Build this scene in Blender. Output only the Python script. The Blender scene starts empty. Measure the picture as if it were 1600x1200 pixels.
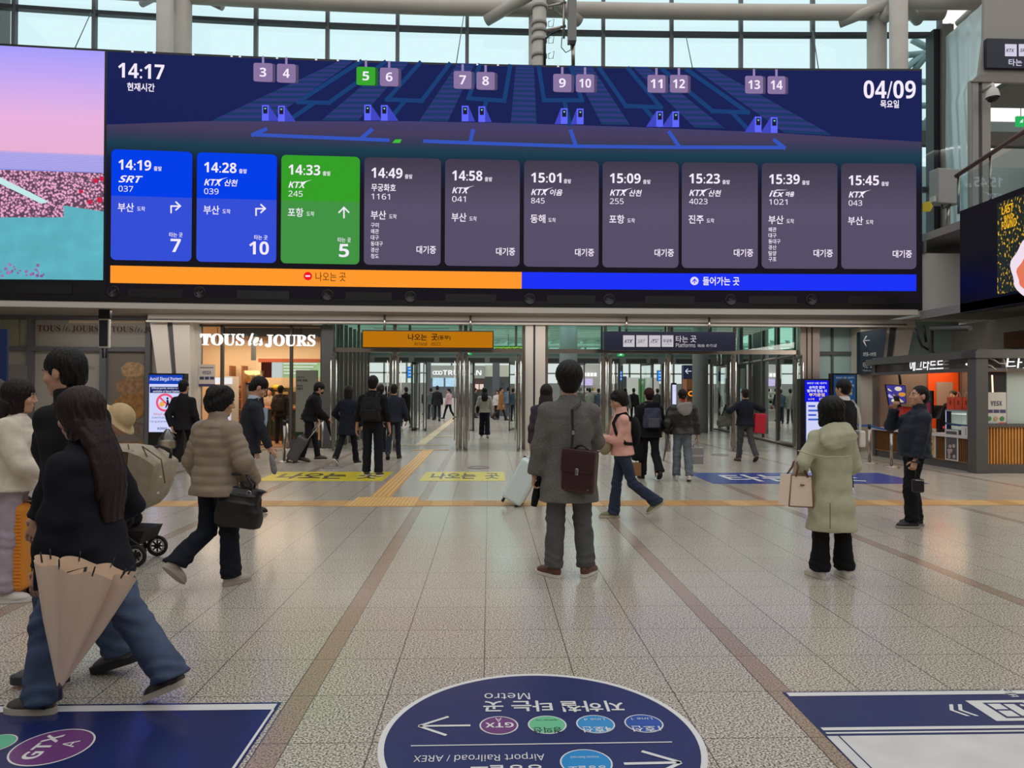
import bpy, bmesh, math, random
import numpy as np
from mathutils import Matrix, Vector
# ------------------------------------------------------------------ camera, sky, exposure
SC = bpy.context.scene
COL = SC.collection
FPX, CH = 1110.0, 1.585                      # focal length in pixels of a 1600x1200 frame, eye height
YAW, PITCH, ROLL = math.atan(36 / FPX), math.atan(11.2 / FPX), 0.0040
_f = Vector((math.sin(YAW) * math.cos(PITCH), math.cos(YAW) * math.cos(PITCH), math.sin(PITCH)))
_r = Vector((math.cos(YAW), -math.sin(YAW), 0.0))
_u = _r.cross(_f)
R_ = _r * math.cos(ROLL) + _u * math.sin(ROLL)
U_ = _u * math.cos(ROLL) - _r * math.sin(ROLL)
F_ = _f
CAM = Vector((0, 0, CH))
cd = bpy.data.cameras.new('camera')
cd.sensor_width = 36.0
cd.lens = FPX / 1600 * 36.0
cd.clip_end = 400
cam = bpy.data.objects.new('camera', cd)
COL.objects.link(cam)
cam.matrix_world = Matrix(((R_.x, U_.x, -F_.x, CAM.x), (R_.y, U_.y, -F_.y, CAM.y), (R_.z, U_.z, -F_.z, CAM.z), (0, 0, 0, 1)))
SC.camera = cam
w = bpy.data.worlds.new('overcast_sky')
SC.world = w
w.use_nodes = True
bg = w.node_tree.nodes['Background']
bg.inputs[0].default_value = (1.0, 0.985, 0.965, 1)
bg.inputs[1].default_value = 1.04
SC.view_settings.view_transform = 'Standard'
SC.view_settings.look = 'None'
SC.view_settings.exposure = 0.0
SC.view_settings.gamma = 1.0
SC.view_settings.use_curve_mapping = False
SC.cycles.max_bounces = 8
SC.cycles.transparent_max_bounces = 24
SC.cycles.caustics_reflective = False
SC.cycles.caustics_refractive = False
def area_light(name, loc, sx, sy, power, color, rot=(0, 0, 0)):
 l = bpy.data.lights.new(name, 'AREA')
 l.shape = 'RECTANGLE'
 l.size, l.size_y, l.energy, l.color = sx, sy, power, color
 o = bpy.data.objects.new(name, l)
 o.location = loc
 o.rotation_euler = rot
 COL.objects.link(o)
 return o
# bakery and booth lamps, plus area lights added to brighten dim zones
area_light('bakery_ceiling_light', (-7.6, 22.3, 3.3), 4.5, 3.5, 200, (1.0, 0.78, 0.54))
area_light('soffit_fill', (-0.5, 18.45, 3.585), 22.0, 0.35, 170, (1.0, 0.95, 0.9))  # added fill for the dark zone under the canopy
area_light('concourse_fill', (0.5, 40, 4.85), 20, 16, 650, (0.96, 1.0, 1.0))  # added to brighten the hall beyond the doors
area_light('vestibule_fill', (1.5, 25, 4.3), 8, 4, 130, (0.96, 1.0, 0.98))  # added fill between the two rows of doors
area_light('booth_ceiling_light', (10.9, 16.6, 2.25), 1.6, 2.6, 42, (1.0, 0.72, 0.46))
area_light('walkway_fill', (12.2, 11.0, 3.48), 1.6, 6.0, 210, (1.0, 0.93, 0.84))  # added under the gallery to lift the booth front
area_light('gallery_ceiling_light', (15.5, 23.0, 9.0), 4, 4, 120, (0.95, 1.0, 0.98))
# ------------------------------------------------------------------ photo pixel -> point in the place
def ray(px, py):
 return F_ + R_ * ((px - 800) / FPX) - U_ * ((py - 600) / FPX)
def gp(px, py, z=0.0):
 d = ray(px, py)
 return CAM + d * ((z - CH) / d.z)
def at(px, py, Y):
 d = ray(px, py)
 return CAM + d * (Y / d.y)
def atx(px, py, X):
 d = ray(px, py)
 return CAM + d * (X / d.x)
def arc(x, y0=18.27):
 return y0 - (x - 1.5) ** 2 / (300.0 if x < 1.5 else 480.0)
def atarc(px, py, y0=18.27):
 d = ray(px, py)
 Y = y0
 for _ in range(6):
  Y = arc(d.x * Y / d.y, y0)
 return CAM + d * (Y / d.y)
# ------------------------------------------------------------------ materials
def lin(c):
 return tuple(((v / 255) / 12.92 if v <= 10 else ((v / 255 + 0.055) / 1.055) ** 2.4) for v in c)
_M = {}
def mat(name, col, rough=0.6, metal=0.0, emit=0.0, bump=0.0, bscale=60.0, mott=0.0, mscale=6.0, spec=0.5, wave=None, sheen=0.0, stretch=None):
 key = (name, col, rough, metal, emit, bump, bscale, mott, mscale, spec, wave, stretch)
 if key in _M:
  return _M[key]
 m = bpy.data.materials.new(name)
 m.use_nodes = True
 nt = m.node_tree
 b = nt.nodes['Principled BSDF']
 c = lin(col) + (1,)
 b.inputs['Base Color'].default_value = c
 b.inputs['Roughness'].default_value = rough
 b.inputs['Metallic'].default_value = metal
 b.inputs['Specular IOR Level'].default_value = spec
 if emit:
  b.inputs['Base Color'].default_value = (0, 0, 0, 1)
  b.inputs['Specular IOR Level'].default_value = 0.03
  b.inputs['Emission Color'].default_value = c
  b.inputs['Emission Strength'].default_value = emit
 tc = nt.nodes.new('ShaderNodeTexCoord')
 src = tc.outputs['Object']
 if stretch:
  mp = nt.nodes.new('ShaderNodeMapping')
  mp.inputs['Scale'].default_value = stretch
  nt.links.new(src, mp.inputs['Vector'])
  src = mp.outputs['Vector']
 if bump:
  n = nt.nodes.new('ShaderNodeTexNoise')
  n.inputs['Scale'].default_value = bscale
  n.inputs['Detail'].default_value = 3
  nt.links.new(src, n.inputs['Vector'])
  bp = nt.nodes.new('ShaderNodeBump')
  bp.inputs['Strength'].default_value = bump
  bp.inputs['Distance'].default_value = 0.01
  nt.links.new(n.outputs['Fac'], bp.inputs['Height'])
  nt.links.new(bp.outputs['Normal'], b.inputs['Normal'])
 if mott:
  n2 = nt.nodes.new('ShaderNodeTexNoise')
  n2.inputs['Scale'].default_value = mscale
  n2.inputs['Detail'].default_value = 4
  nt.links.new(src, n2.inputs['Vector'])
  mr = nt.nodes.new('ShaderNodeMapRange')
  mr.inputs['From Min'].default_value = 0.3
  mr.inputs['From Max'].default_value = 0.7
  mr.inputs['To Min'].default_value = 1 - mott
  mr.inputs['To Max'].default_value = 1 + mott
  nt.links.new(n2.outputs['Fac'], mr.inputs['Value'])
  mx = nt.nodes.new('ShaderNodeVectorMath')
  mx.operation = 'SCALE'
  mx.inputs[0].default_value = c[:3]
  nt.links.new(mr.outputs['Result'], mx.inputs['Scale'])
  nt.links.new(mx.outputs['Vector'], b.inputs['Emission Color' if emit else 'Base Color'])
 _M[key] = m
 return m
def ramp_mat(name, axis, stops, emit=1.0, rough=0.4, noise=0.0, nscale=5.0, nstretch=(1, 1, 1)):
 """a picture shown on a screen or print: colours along an object axis (stops in metres)"""
 m = bpy.data.materials.new(name)
 m.use_nodes = True
 nt = m.node_tree
 b = nt.nodes['Principled BSDF']
 tc = nt.nodes.new('ShaderNodeTexCoord')
 sp = nt.nodes.new('ShaderNodeSeparateXYZ')
 nt.links.new(tc.outputs['Object'], sp.inputs[0])
 mr = nt.nodes.new('ShaderNodeMapRange')
 a, z = stops[0][0], stops[-1][0]
 mr.inputs['From Min'].default_value = a
 mr.inputs['From Max'].default_value = z
 nt.links.new(sp.outputs[axis], mr.inputs['Value'])
 cr = nt.nodes.new('ShaderNodeValToRGB')
 el = cr.color_ramp.elements
 while len(el) < len(stops):
  el.new(0.5)
 for e, (p, c) in zip(el, stops):
  e.position = (p - a) / (z - a)
 for e, (p, c) in zip(el, stops):
  e.color = lin(c) + (1,)
 fac = mr.outputs['Result']
 if noise:
  mp = nt.nodes.new('ShaderNodeMapping')
  mp.inputs['Scale'].default_value = nstretch
  nt.links.new(tc.outputs['Object'], mp.inputs['Vector'])
  n = nt.nodes.new('ShaderNodeTexNoise')
  n.inputs['Scale'].default_value = nscale
  n.inputs['Detail'].default_value = 5
  nt.links.new(mp.outputs['Vector'], n.inputs['Vector'])
  ma = nt.nodes.new('ShaderNodeMath')
  ma.operation = 'MULTIPLY_ADD'
  ma.inputs[1].default_value = noise
  nt.links.new(n.outputs['Fac'], ma.inputs[0])
  nt.links.new(fac, ma.inputs[2])
  mb2 = nt.nodes.new('ShaderNodeMath')
  mb2.operation = 'SUBTRACT'
  mb2.inputs[1].default_value = noise * 0.5
  nt.links.new(ma.outputs[0], mb2.inputs[0])
  fac = mb2.outputs[0]
 nt.links.new(fac, cr.inputs['Fac'])
 b.inputs['Roughness'].default_value = rough
 if emit:
  b.inputs['Base Color'].default_value = (0, 0, 0, 1)
  b.inputs['Specular IOR Level'].default_value = 0.03
  nt.links.new(cr.outputs['Color'], b.inputs['Emission Color'])
  b.inputs['Emission Strength'].default_value = emit
 else:
  nt.links.new(cr.outputs['Color'], b.inputs['Base Color'])
 return m
def glass(name, tint, gloss=0.05, rough=0.0):
 key = ('glass', name, tint, gloss)
 if key in _M:
  return _M[key]
 m = bpy.data.materials.new(name)
 m.use_nodes = True
 nt = m.node_tree
 nt.nodes.clear()
 out = nt.nodes.new('ShaderNodeOutputMaterial')
 tr = nt.nodes.new('ShaderNodeBsdfTransparent')
 tr.inputs[0].default_value = tuple(tint) + (1,)
 gl = nt.nodes.new('ShaderNodeBsdfGlossy')
 gl.inputs['Roughness'].default_value = rough
 gl.inputs[0].default_value = (0.9, 0.95, 0.95, 1)
 fr = nt.nodes.new('ShaderNodeFresnel')
 fr.inputs[0].default_value = 1.5
 ml = nt.nodes.new('ShaderNodeMath')
 ml.operation = 'MULTIPLY_ADD'
 ml.inputs[1].default_value = 1.3
 ml.inputs[2].default_value = gloss - 0.05
 ml.use_clamp = True
 nt.links.new(fr.outputs[0], ml.inputs[0])
 mx = nt.nodes.new('ShaderNodeMixShader')
 nt.links.new(ml.outputs[0], mx.inputs[0])
 nt.links.new(tr.outputs[0], mx.inputs[1])
 nt.links.new(gl.outputs[0], mx.inputs[2])
 nt.links.new(mx.outputs[0], out.inputs[0])
 _M[key] = m
 return m
STEEL = mat('brushed_steel', (176, 168, 160), 0.28, 1.0)
CHROME = mat('polished_chrome', (205, 203, 200), 0.15, 1.0)
DARKMETAL = mat('dark_metal', (48, 48, 52), 0.4, 0.6)
BLACK = mat('black_plastic', (16, 16, 18), 0.45)
WHITEP = mat('white_paint', (205, 200, 193), 0.5)
GREYP = mat('grey_panel', (150, 146, 140), 0.55)
CLEAR = glass('clear_glass', (0.86, 0.95, 0.92))
# ------------------------------------------------------------------ mesh building
_TXT = {}
def sans(t, b=False):
 """the same characters in an upright sans face"""
 o = ''
 for c in t:
  if '0' <= c <= '9':
   o += chr((0x1D7EC if b else 0x1D7E2) + ord(c) - 48)
  elif 'A' <= c <= 'Z':
   o += chr((0x1D5D4 if b else 0x1D5A0) + ord(c) - 65)
  elif 'a' <= c <= 'z':
   o += chr((0x1D5EE if b else 0x1D5BA) + ord(c) - 97)
  else:
   o += c
 return o
def serif(t):
 return ''.join(chr(0x1D400 + ord(c) - 65) if 'A' <= c <= 'Z' else c for c in t)
def script(t):
 m = {'l': 0x1D4C1, 'e': 0x212F, 's': 0x1D4C8, 'D': 0x1D49F, 'a': 0x1D4B6, 'y': 0x1D4CE}
 return ''.join(chr(m[c]) if c in m else c for c in t)
def text_mesh(body, bold=0.0, shear=0.0, extrude=0.0, space=1.0):
 if body.isascii():
  b = bold > .02
  body = sans(body, b or (bold > 0 and any(c.isdigit() for c in body)))
  bold = 0.0
 key = (body, bold, shear, extrude, space)
 if key in _TXT:
  return _TXT[key]
 c = bpy.data.curves.new('t', 'FONT')
 c.body = body
 c.size = 1
 c.offset = bold
 c.shear = shear
 c.extrude = extrude
 c.space_character = space
 c.resolution_u = 3
 o = bpy.data.objects.new('t', c)
 me = o.to_mesh()
 v = [tuple(x.co) for x in me.vertices]
 f = [tuple(p.vertices) for p in me.polygons]
 o.to_mesh_clear()
 bpy.data.objects.remove(o)
 bpy.data.curves.remove(c)
 a = np.array(v)
 _TXT[key] = (a, f, a.min(0), a.max(0))
 return _TXT[key]
class MB:
 def __init__(self):
  self.v, self.f, self.fs = [], [], []
 def add(self, vs, fs, smooth=False):
  b = len(self.v)
  self.v += [Vector(p) for p in vs]
  self.f += [tuple(i + b for i in q) for q in fs]
  self.fs += [smooth] * len(fs)
  return self
 def box(self, c, s, rz=0.0, M=None, bev=0.0):
  hx, hy, hz = s[0] / 2, s[1] / 2, s[2] / 2
  R = M if M is not None else Matrix.Rotation(rz, 3, 'Z')
  c = Vector(c)
  if bev:
   b = min(bev, hx * .9, hy * .9, hz * .9)
   bm = bmesh.new()
   bmesh.ops.create_cube(bm, size=1)
   for q in bm.verts:
    q.co = Vector((q.co.x * s[0], q.co.y * s[1], q.co.z * s[2]))
   bmesh.ops.bevel(bm, geom=bm.edges[:], offset=b, segments=3, affect='EDGES', profile=0.5)
   vs = [c + R @ q.co for q in bm.verts]
   bm.verts.index_update()
   fs = [tuple(q.index for q in p.verts) for p in bm.faces]
   bm.free()
   return self.add(vs, fs)
  vs = [c + R @ Vector((x * hx, y * hy, z * hz)) for x in (-1, 1) for y in (-1, 1) for z in (-1, 1)]
  return self.add(vs, [(0, 1, 3, 2), (4, 6, 7, 5), (0, 4, 5, 1), (2, 3, 7, 6), (0, 2, 6, 4), (1, 5, 7, 3)])
 def span(self, a, b):
  """axis-aligned box between two corners"""
  a, b = Vector(a), Vector(b)
  return self.box((a + b) / 2, [abs(q) for q in (b - a)])
 def cyl(self, p0, p1, r0, r1=None, n=14, cap=True):
  r1 = r0 if r1 is None else r1
  return self.tube([p0, p1], [r0, r1], n, cap)
 def tube(self, pts, r, n=12, cap=True, closed=False):
  pts = [Vector(p) for p in pts]
  rs = r if isinstance(r, (list, tuple)) else [r] * len(pts)
  vs, fs = [], []
  up = None
  m = len(pts)
  for i, p in enumerate(pts):
   if closed:
    t = (pts[(i + 1) % m] - pts[i - 1]).normalized()
   else:
    t = (pts[min(i + 1, m - 1)] - pts[max(i - 1, 0)]).normalized()
   if up is None:
    up = Vector((0, 0, 1)) if abs(t.z) < .9 else Vector((1, 0, 0))
   x = t.cross(up).normalized()
   y = x.cross(t).normalized()
   up = y
   for k in range(n):
    a = 2 * math.pi * k / n
    vs.append(p + (x * math.cos(a) + y * math.sin(a)) * rs[i])
  for i in range(m if closed else m - 1):
   j = (i + 1) % m
   for k in range(n):
    l = (k + 1) % n
    fs.append((i * n + k, i * n + l, j * n + l, j * n + k))
  self.add(vs, fs, True)
  if cap and not closed:
   b = len(self.v) - len(vs)
   self.f += [tuple(b + k for k in range(n))[::-1], tuple(b + (m - 1) * n + k for k in range(n))]
   self.fs += [False, False]
  return self
 def poly(self, pts, off=None):
  pts = [Vector(p) for p in pts]
  return self.add(pts, [tuple(range(len(pts)))])
 def prism(self, pts, d):
  """closed outline swept along d"""
  pts = [Vector(p) for p in pts]
  d = Vector(d)
  n = len(pts)
  vs = pts + [p + d for p in pts]
  fs = [tuple(range(n)), tuple(range(2 * n - 1, n - 1, -1))]
  fs += [(i, n + i, n + (i + 1) % n, (i + 1) % n) for i in range(n)]
  return self.add(vs, fs)
 def ell(self, c, r, n=16, m=10, M=None):
  vs, fs = [], []
  c = Vector(c)
  R = M if M is not None else Matrix.Identity(3)
  for i in range(m + 1):
   th = math.pi * i / m
   for k in range(n):
    a = 2 * math.pi * k / n
    vs.append(c + R @ Vector((r[0] * math.sin(th) * math.cos(a), r[1] * math.sin(th) * math.sin(a), r[2] * math.cos(th))))
  for i in range(m):
   for k in range(n):
    l = (k + 1) % n
    fs.append((i * n + k, (i + 1) * n + k, (i + 1) * n + l, i * n + l))
  return self.add(vs, fs, True)
 def lathe(self, prof, c=(0, 0, 0), n=24, M=None):
  vs, fs = [], []
  c = Vector(c)
  R = M if M is not None else Matrix.Identity(3)
  for r, z in prof:
   for k in range(n):
    a = 2 * math.pi * k / n
    vs.append(c + R @ Vector((r * math.cos(a), r * math.sin(a), z)))
  for i in range(len(prof) - 1):
   for k in range(n):
    l = (k + 1) % n
    fs.append((i * n + k, i * n + l, (i + 1) * n + l, (i + 1) * n + k))
  return self.add(vs, fs, True)
 def grid(self, nu, nv, fn, smooth=True, flip=False):
  vs = [fn(i / nu, j / nv) for j in range(nv + 1) for i in range(nu + 1)]
  fs = []
  for j in range(nv):
   for i in range(nu):
    a = j * (nu + 1) + i
    q = (a, a + 1, a + nu + 2, a + nu + 1)
    fs.append(q[::-1] if flip else q)
  return self.add(vs, fs, smooth)
 def text(self, body, o, xa, ya, w=None, h=None, bold=0.0, shear=0.0, align='l', extrude=0.0, space=1.0, n=None):
  """fit text into a box: o = lower left corner (or lower centre), xa/ya unit axes"""
  v, f, lo, hi = text_mesh(body, bold, shear, extrude, space)
  bw, bh = hi[0] - lo[0], hi[1] - lo[1]
  if h is None:
   h = w * bh / bw
  sy = h / bh
  sx = sy if w is None else w / bw
  o, xa, ya = Vector(o), Vector(xa), Vector(ya)
  nn = xa.cross(ya).normalized() if n is None else Vector(n)
  dx = {'l': 0, 'c': -bw * sx / 2, 'r': -bw * sx}[align]
  pts = [o + xa * ((p[0] - lo[0]) * sx + dx) + ya * ((p[1] - lo[1]) * sy) + nn * ((p[2] - lo[2]) * sy) for p in v]
  return self.add(pts, f)
 def bounds(self):
  a = np.array([tuple(p) for p in self.v])
  return a.min(0), a.max(0)
 def build(self, name, m, parent=None, world=True, label=None, loc=None, smooth=None):
  o_loc = Vector((0, 0, 0))
  vs = self.v
  if parent is not None and world:
   inv = WM[parent.name].inverted()
   vs = [inv @ p for p in vs]
  elif parent is None and loc is not None:
   o_loc = Vector(loc)
   vs = [p - o_loc for p in vs]
  me = bpy.data.meshes.new(name)
  me.from_pydata([tuple(p) for p in vs], [], self.f)
  me.polygons.foreach_set('use_smooth', [bool(s) if smooth is None else smooth for s in self.fs])
  me.materials.append(m)
  o = bpy.data.objects.new(name, me)
  COL.objects.link(o)
  o.location = o_loc
  if parent is not None:
   o.parent = parent
   WM[o.name] = WM[parent.name].copy()
  else:
   WM[o.name] = Matrix.Translation(o_loc)
  if label:
   o['label'] = label
  return o
WM = {}
def tag(o, label=None, cat=None, group=None, kind=None):
 if label:
  o['label'] = label
 if cat:
  o['category'] = cat
 if group:
  o['group'] = group
 if kind:
  o['kind'] = kind
 return o
def thing(name, label, cat, loc=(0, 0, 0), rz=0.0, group=None):
 o = bpy.data.objects.new(name, None)
 COL.objects.link(o)
 o.empty_display_size = 0.1
 o.location = loc
 o.rotation_euler = (0, 0, rz)
 WM[o.name] = Matrix.Translation(Vector(loc)) @ Matrix.Rotation(rz, 4, 'Z')
 return tag(o, label, cat, group)
def solo(name, mb, m, label, cat, group=None, smooth=None):
 lo, hi = mb.bounds()
 o = mb.build(name, m, None, loc=((lo[0] + hi[0]) / 2, (lo[1] + hi[1]) / 2, lo[2]), smooth=smooth)
 return tag(o, label, cat, group)
def struct(name, mb, m, parent=None):
 o = mb.build(name, m, parent)
 if parent is None:
  o['kind'] = 'structure'
 return o
# ------------------------------------------------------------------ floor
def floor_material():
 m = bpy.data.materials.new('polished_granite')
 m.use_nodes = True
 nt = m.node_tree
 N, L = nt.nodes, nt.links
 b = N['Principled BSDF']
 tc = N.new('ShaderNodeTexCoord')
 sp = N.new('ShaderNodeSeparateXYZ')
 L.new(tc.outputs['Object'], sp.inputs[0])
 def math_(op, a, bb=None, c=None):
  n = N.new('ShaderNodeMath')
  n.operation = op
  for i, q in enumerate((a, bb, c)):
   if q is None:
    continue
   if isinstance(q, (int, float)):
    n.inputs[i].default_value = q
   else:
    L.new(q, n.inputs[i])
  return n.outputs[0]
 def line(src, off, per, half):
  u = math_('MODULO', math_('ADD', src, off + per * 400), per)
  u = math_('ABSOLUTE', math_('SUBTRACT', u, per / 2))
  return math_('GREATER_THAN', u, per / 2 - half)
 jx = line(sp.outputs['X'], 0.02, 0.5, 0.0036)
 jy = line(sp.outputs['Y'], -0.235, 0.5, 0.0026)
 joint = math_('MAXIMUM', jx, jy)
 # brown strips every five tiles
 u = math_('MODULO', math_('ADD', sp.outputs['X'], 1.02 + 1000.0), 2.5)
 strip = math_('LESS_THAN', u, 0.125)
 joint = math_('MAXIMUM', joint, math_('LESS_THAN', math_('ABSOLUTE', math_('SUBTRACT', u, 0.125)), 0.0026))
 # granite grain
 n1 = N.new('ShaderNodeTexNoise')
 n1.inputs['Scale'].default_value = 102
 n1.inputs['Detail'].default_value = 3
 L.new(tc.outputs['Object'], n1.inputs['Vector'])
 v1 = N.new('ShaderNodeTexVoronoi')
 v1.inputs['Scale'].default_value = 150
 L.new(tc.outputs['Object'], v1.inputs['Vector'])
 r1 = N.new('ShaderNodeValToRGB')
 e = r1.color_ramp.elements
 e[0].position, e[0].color = 0.38, lin((92, 85, 76)) + (1,)
 e[1].position, e[1].color = 0.60, lin((228, 220, 205)) + (1,)
 q = e.new(0.50)
 q.color = lin((180, 173, 160)) + (1,)
 L.new(n1.outputs['Fac'], r1.inputs['Fac'])
 r2 = N.new('ShaderNodeValToRGB')
 e = r2.color_ramp.elements
 e[0].position, e[0].color = 0.32, lin((112, 95, 84)) + (1,)
 e[1].position, e[1].color = 0.64, lin((190, 168, 148)) + (1,)
 L.new(n1.outputs['Fac'], r2.inputs['Fac'])
 mx = N.new('ShaderNodeMix')
 mx.data_type = 'RGBA'
 L.new(strip, mx.inputs['Factor'])
 L.new(r1.outputs['Color'], mx.inputs['A'])
 L.new(r2.outputs['Color'], mx.inputs['B'])
 # tile to tile tone
 fx = math_('FLOOR', math_('DIVIDE', math_('ADD', sp.outputs['X'], 0.02), 0.5))
 fy = math_('FLOOR', math_('DIVIDE', math_('SUBTRACT', sp.outputs['Y'], 0.235), 0.5))
 cb = N.new('ShaderNodeCombineXYZ')
 L.new(fx, cb.inputs[0])
 L.new(fy, cb.inputs[1])
 wn = N.new('ShaderNodeTexWhiteNoise')
 wn.noise_dimensions = '2D'
 L.new(cb.outputs[0], wn.inputs['Vector'])
 tone = math_('MULTIPLY_ADD', wn.outputs['Value'], 0.05, 0.965)
 sc = N.new('ShaderNodeVectorMath')
 sc.operation = 'SCALE'
 L.new(mx.outputs['Result'], sc.inputs[0])
 L.new(tone, sc.inputs['Scale'])
 mj = N.new('ShaderNodeMix')
 mj.data_type = 'RGBA'
 L.new(math_('MULTIPLY', joint, 0.75), mj.inputs['Factor'])
 L.new(sc.outputs[0], mj.inputs['A'])
 mj.inputs['B'].default_value = lin((62, 56, 52)) + (1,)
 L.new(mj.outputs['Result'], b.inputs['Base Color'])
 n3 = N.new('ShaderNodeTexNoise')
 n3.inputs['Scale'].default_value = 1.3
 L.new(tc.outputs['Object'], n3.inputs['Vector'])
 L.new(math_('MULTIPLY_ADD', n3.outputs['Fac'], 0.10, 0.15), b.inputs['Roughness'])
 b.inputs['Specular IOR Level'].default_value = 0.45
 return m
FLOOR = floor_material()
struct('floor', MB().span((-15, -16, -0.2), (26, 62, 0)), FLOOR)
# ------------------------------------------------------------------ hall shell
WALLM = mat('hall_wall', (150, 146, 140), 0.7, mott=0.04)
struct('wall_back', MB().span((-15, -16.3, 0), (26, -16, 14)), WALLM)
struct('wall_left', MB().span((-15.3, -16, 0), (-15, 22.6, 14)), WALLM)
struct('wall_right', MB().span((26, -16, 0), (26.3, 62, 14)), WALLM)
SOFF = mat('soffit_panel', (150, 143, 135), 0.6)
LEDGE = mat('ledge_panel', (212, 206, 198), 0.5)
ZS = 3.60
# ledge under the departure board, follows the curve of the facade
xs = [-15 + i * 26.0 / 40 for i in range(41)]
m = MB()
for a, b in zip(xs[:-1], xs[1:]):
 p = [(a, arc(a) - .16, ZS), (b, arc(b) - .16, ZS), (b, 20.0, ZS), (a, 20.0, ZS)]
 m.prism([Vector(q) for q in p][::-1], (0, 0, 0.13))
struct('ceiling_soffit', m, SOFF)
m = MB()
for a, b in zip(xs[:-1], xs[1:]):
 p = [(a, arc(a) - .22, ZS - .02), (b, arc(b) - .22, ZS - .02), (b, arc(b) - .14, ZS - .02), (a, arc(a) - .14, ZS - .02)]
 m.prism([Vector(q) for q in p][::-1], (0, 0, 0.13))
struct('trim_1', m, LEDGE)
# backing of the board up to its top
m = MB()
for a, b in zip(xs[:-1], xs[1:]):
 if b > 10.9:
  continue
 p = [(a, arc(a) + .35, ZS + .13), (b, arc(b) + .35, ZS + .13), (b, arc(b) + .9, ZS + .13), (a, arc(a) + .9, ZS + .13)]
 m.prism([Vector(q) for q in p][::-1], (0, 0, 5.8))
struct('wall_facade', m, mat('facade_back', (90, 88, 86), 0.7))
# ------------------------------------------------------------------ portal in front of the doors: beam, end piers, middle twin columns
PORT = mat('portal_cladding', (218, 210, 200), 0.5)
YP = 19.15
bl, br = at(231, 500, YP), at(1430, 512, YP)
zt, zb = ZS, 3.40
m = MB().span((bl.x, YP, zb), (br.x, YP + .5, zt))
struct('beam_portal', m, PORT)
m = MB().span((bl.x + .03, YP - .03, 3.44), (br.x - .25, YP, 3.475))
struct('trim_2', m, mat('groove_grey', (105, 102, 100), 0.5))
m = MB().span((bl.x - .02, YP - .06, 3.38), (br.x, YP + .02, 3.425))
struct('trim_3', m, PORT)
def pier(name, xa, xb, xc, xd, gap):
 """tapered pier: xa..xb at the floor, xc..xd at the beam; a dark joint splits it"""
 m = MB()
 f0 = lambda t: [Vector((xa + (xb - xa) * t, YP + .12, 0)), Vector((xc + (xd - xc) * t, YP + .12, zb))]
 for t0, t1 in ((0, gap - .07), (gap + .07, 1)):
  a0, a1 = f0(t0)
  b0, b1 = f0(t1)
  m.prism([a0, b0, b1, a1], (0, .55, 0))
 struct(name, m, PORT)
 a0, a1 = f0(gap - .07)
 b0, b1 = f0(gap + .07)
 m = MB().prism([a0 + Vector((0, .05, 0)), b0 + Vector((0, .05, 0)), b1 + Vector((0, .05, 0)), a1 + Vector((0, .05, 0))], (0, .4, 0))
 struct('trim_4' if 'left' in name else 'trim_5', m, mat('joint_grey', (88, 88, 90), 0.6))
q = lambda px, py: at(px, py, YP + .12).x
pier('pillar_left', q(262, 700), q(300, 700), q(234, 510), q(296, 510), .5)
pier('pillar_right', q(1346, 700), q(1388, 700), q(1345, 512), q(1428, 512), .62)
m = MB().span((at(821, 600, YP).x, YP + .05, 0), (at(833.2, 600, YP).x, YP + .6, zb))
struct('pillar_middle', m, PORT)
m = MB().span((at(836.5, 600, YP).x, YP + .05, 0), (at(852, 600, YP).x, YP + .6, zb))
struct('pillar_middle_twin', m, PORT)
m = MB().span((at(833.2, 600, YP).x, YP + .15, 0), (at(836.5, 600, YP).x, YP + .5, zb))
struct('trim_6', m, mat('joint_grey', (88, 88, 90), 0.6))
# pale return of the left pier beside the bakery
m = MB().prism([Vector((q(297, 700), YP + .14, 0)), Vector((q(299, 700), YP + .7, 0)), Vector((q(299, 700), YP + .7, zb)), Vector((q(285, 510), YP + .14, zb))], (.05, 0, 0))
struct('trim_7', m, PORT)
# ------------------------------------------------------------------ glass curtain wall and roof truss above the board
YG = 22.3
GX = [at(x, 60, YG).x for x in (-55, 52, 166, 296, 405, 514, 622, 730, 838, 942, 1048, 1155, 1265, 1372, 1456)]
SKYG = glass('sky_glass', (.67, .91, .965), gloss=.04)
GL = lambda a, b, y0, z0, z1, m: m.poly([(a, arc(a, y0), z0), (b, arc(b, y0), z0), (b, arc(b, y0), z1), (a, arc(a, y0), z1)])
ZTR = 1.585 + (611 - 47) * YG / FPX
wn = struct('window_1', *(lambda m: (m, mat('mullion_grey', (104, 108, 112), .5)))((lambda m: [m.box((x, arc(x, YG) - .05, 9.5), (.11, .14, 14.0)) for x in GX] and m)(MB())))
m = MB()
for a, b in zip(GX[:-1], GX[1:]):
 GL(a, b, YG, 3.6, 17.5, m)
m.build('window_glazing', SKYG, wn)
for zc, hgt in ((ZTR, .12), (5.2, .15), (8.0, .15)):
 m = MB()
 for a, b in zip(GX[:-1], GX[1:]):
  y0, y1 = arc(a, YG) - .12, arc(b, YG) - .12
  m.prism([(a, y0, zc - hgt / 2), (b, y1, zc - hgt / 2), (b, y1 + .2, zc - hgt / 2), (a, y0 + .2, zc - hgt / 2)], (0, 0, hgt))
 m.build('window_transom', mat('transom_grey', (72, 76, 80), .5), wn)
TRUSS = mat('truss_paint', (190, 186, 178), 0.5, mott=0.05, mscale=2)
YT = 21.6
def truss(name, pts, r, cname='beam'):
 m = MB().tube(pts, r, 20)
 return struct(name, m, TRUSS)
cz = ZTR + .16 + .21
truss('beam_main', [(x, arc(x, YT), cz - (.02 if x < 0 else 0)) for x in np.linspace(-15, 13.9, 24)], .235)
truss('beam_upper', [at(1400, 0, YT - 1.0), at(1560, 1, YT - 1.0)], .26)
P = lambda px, py, Y: at(px, py, Y)
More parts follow.
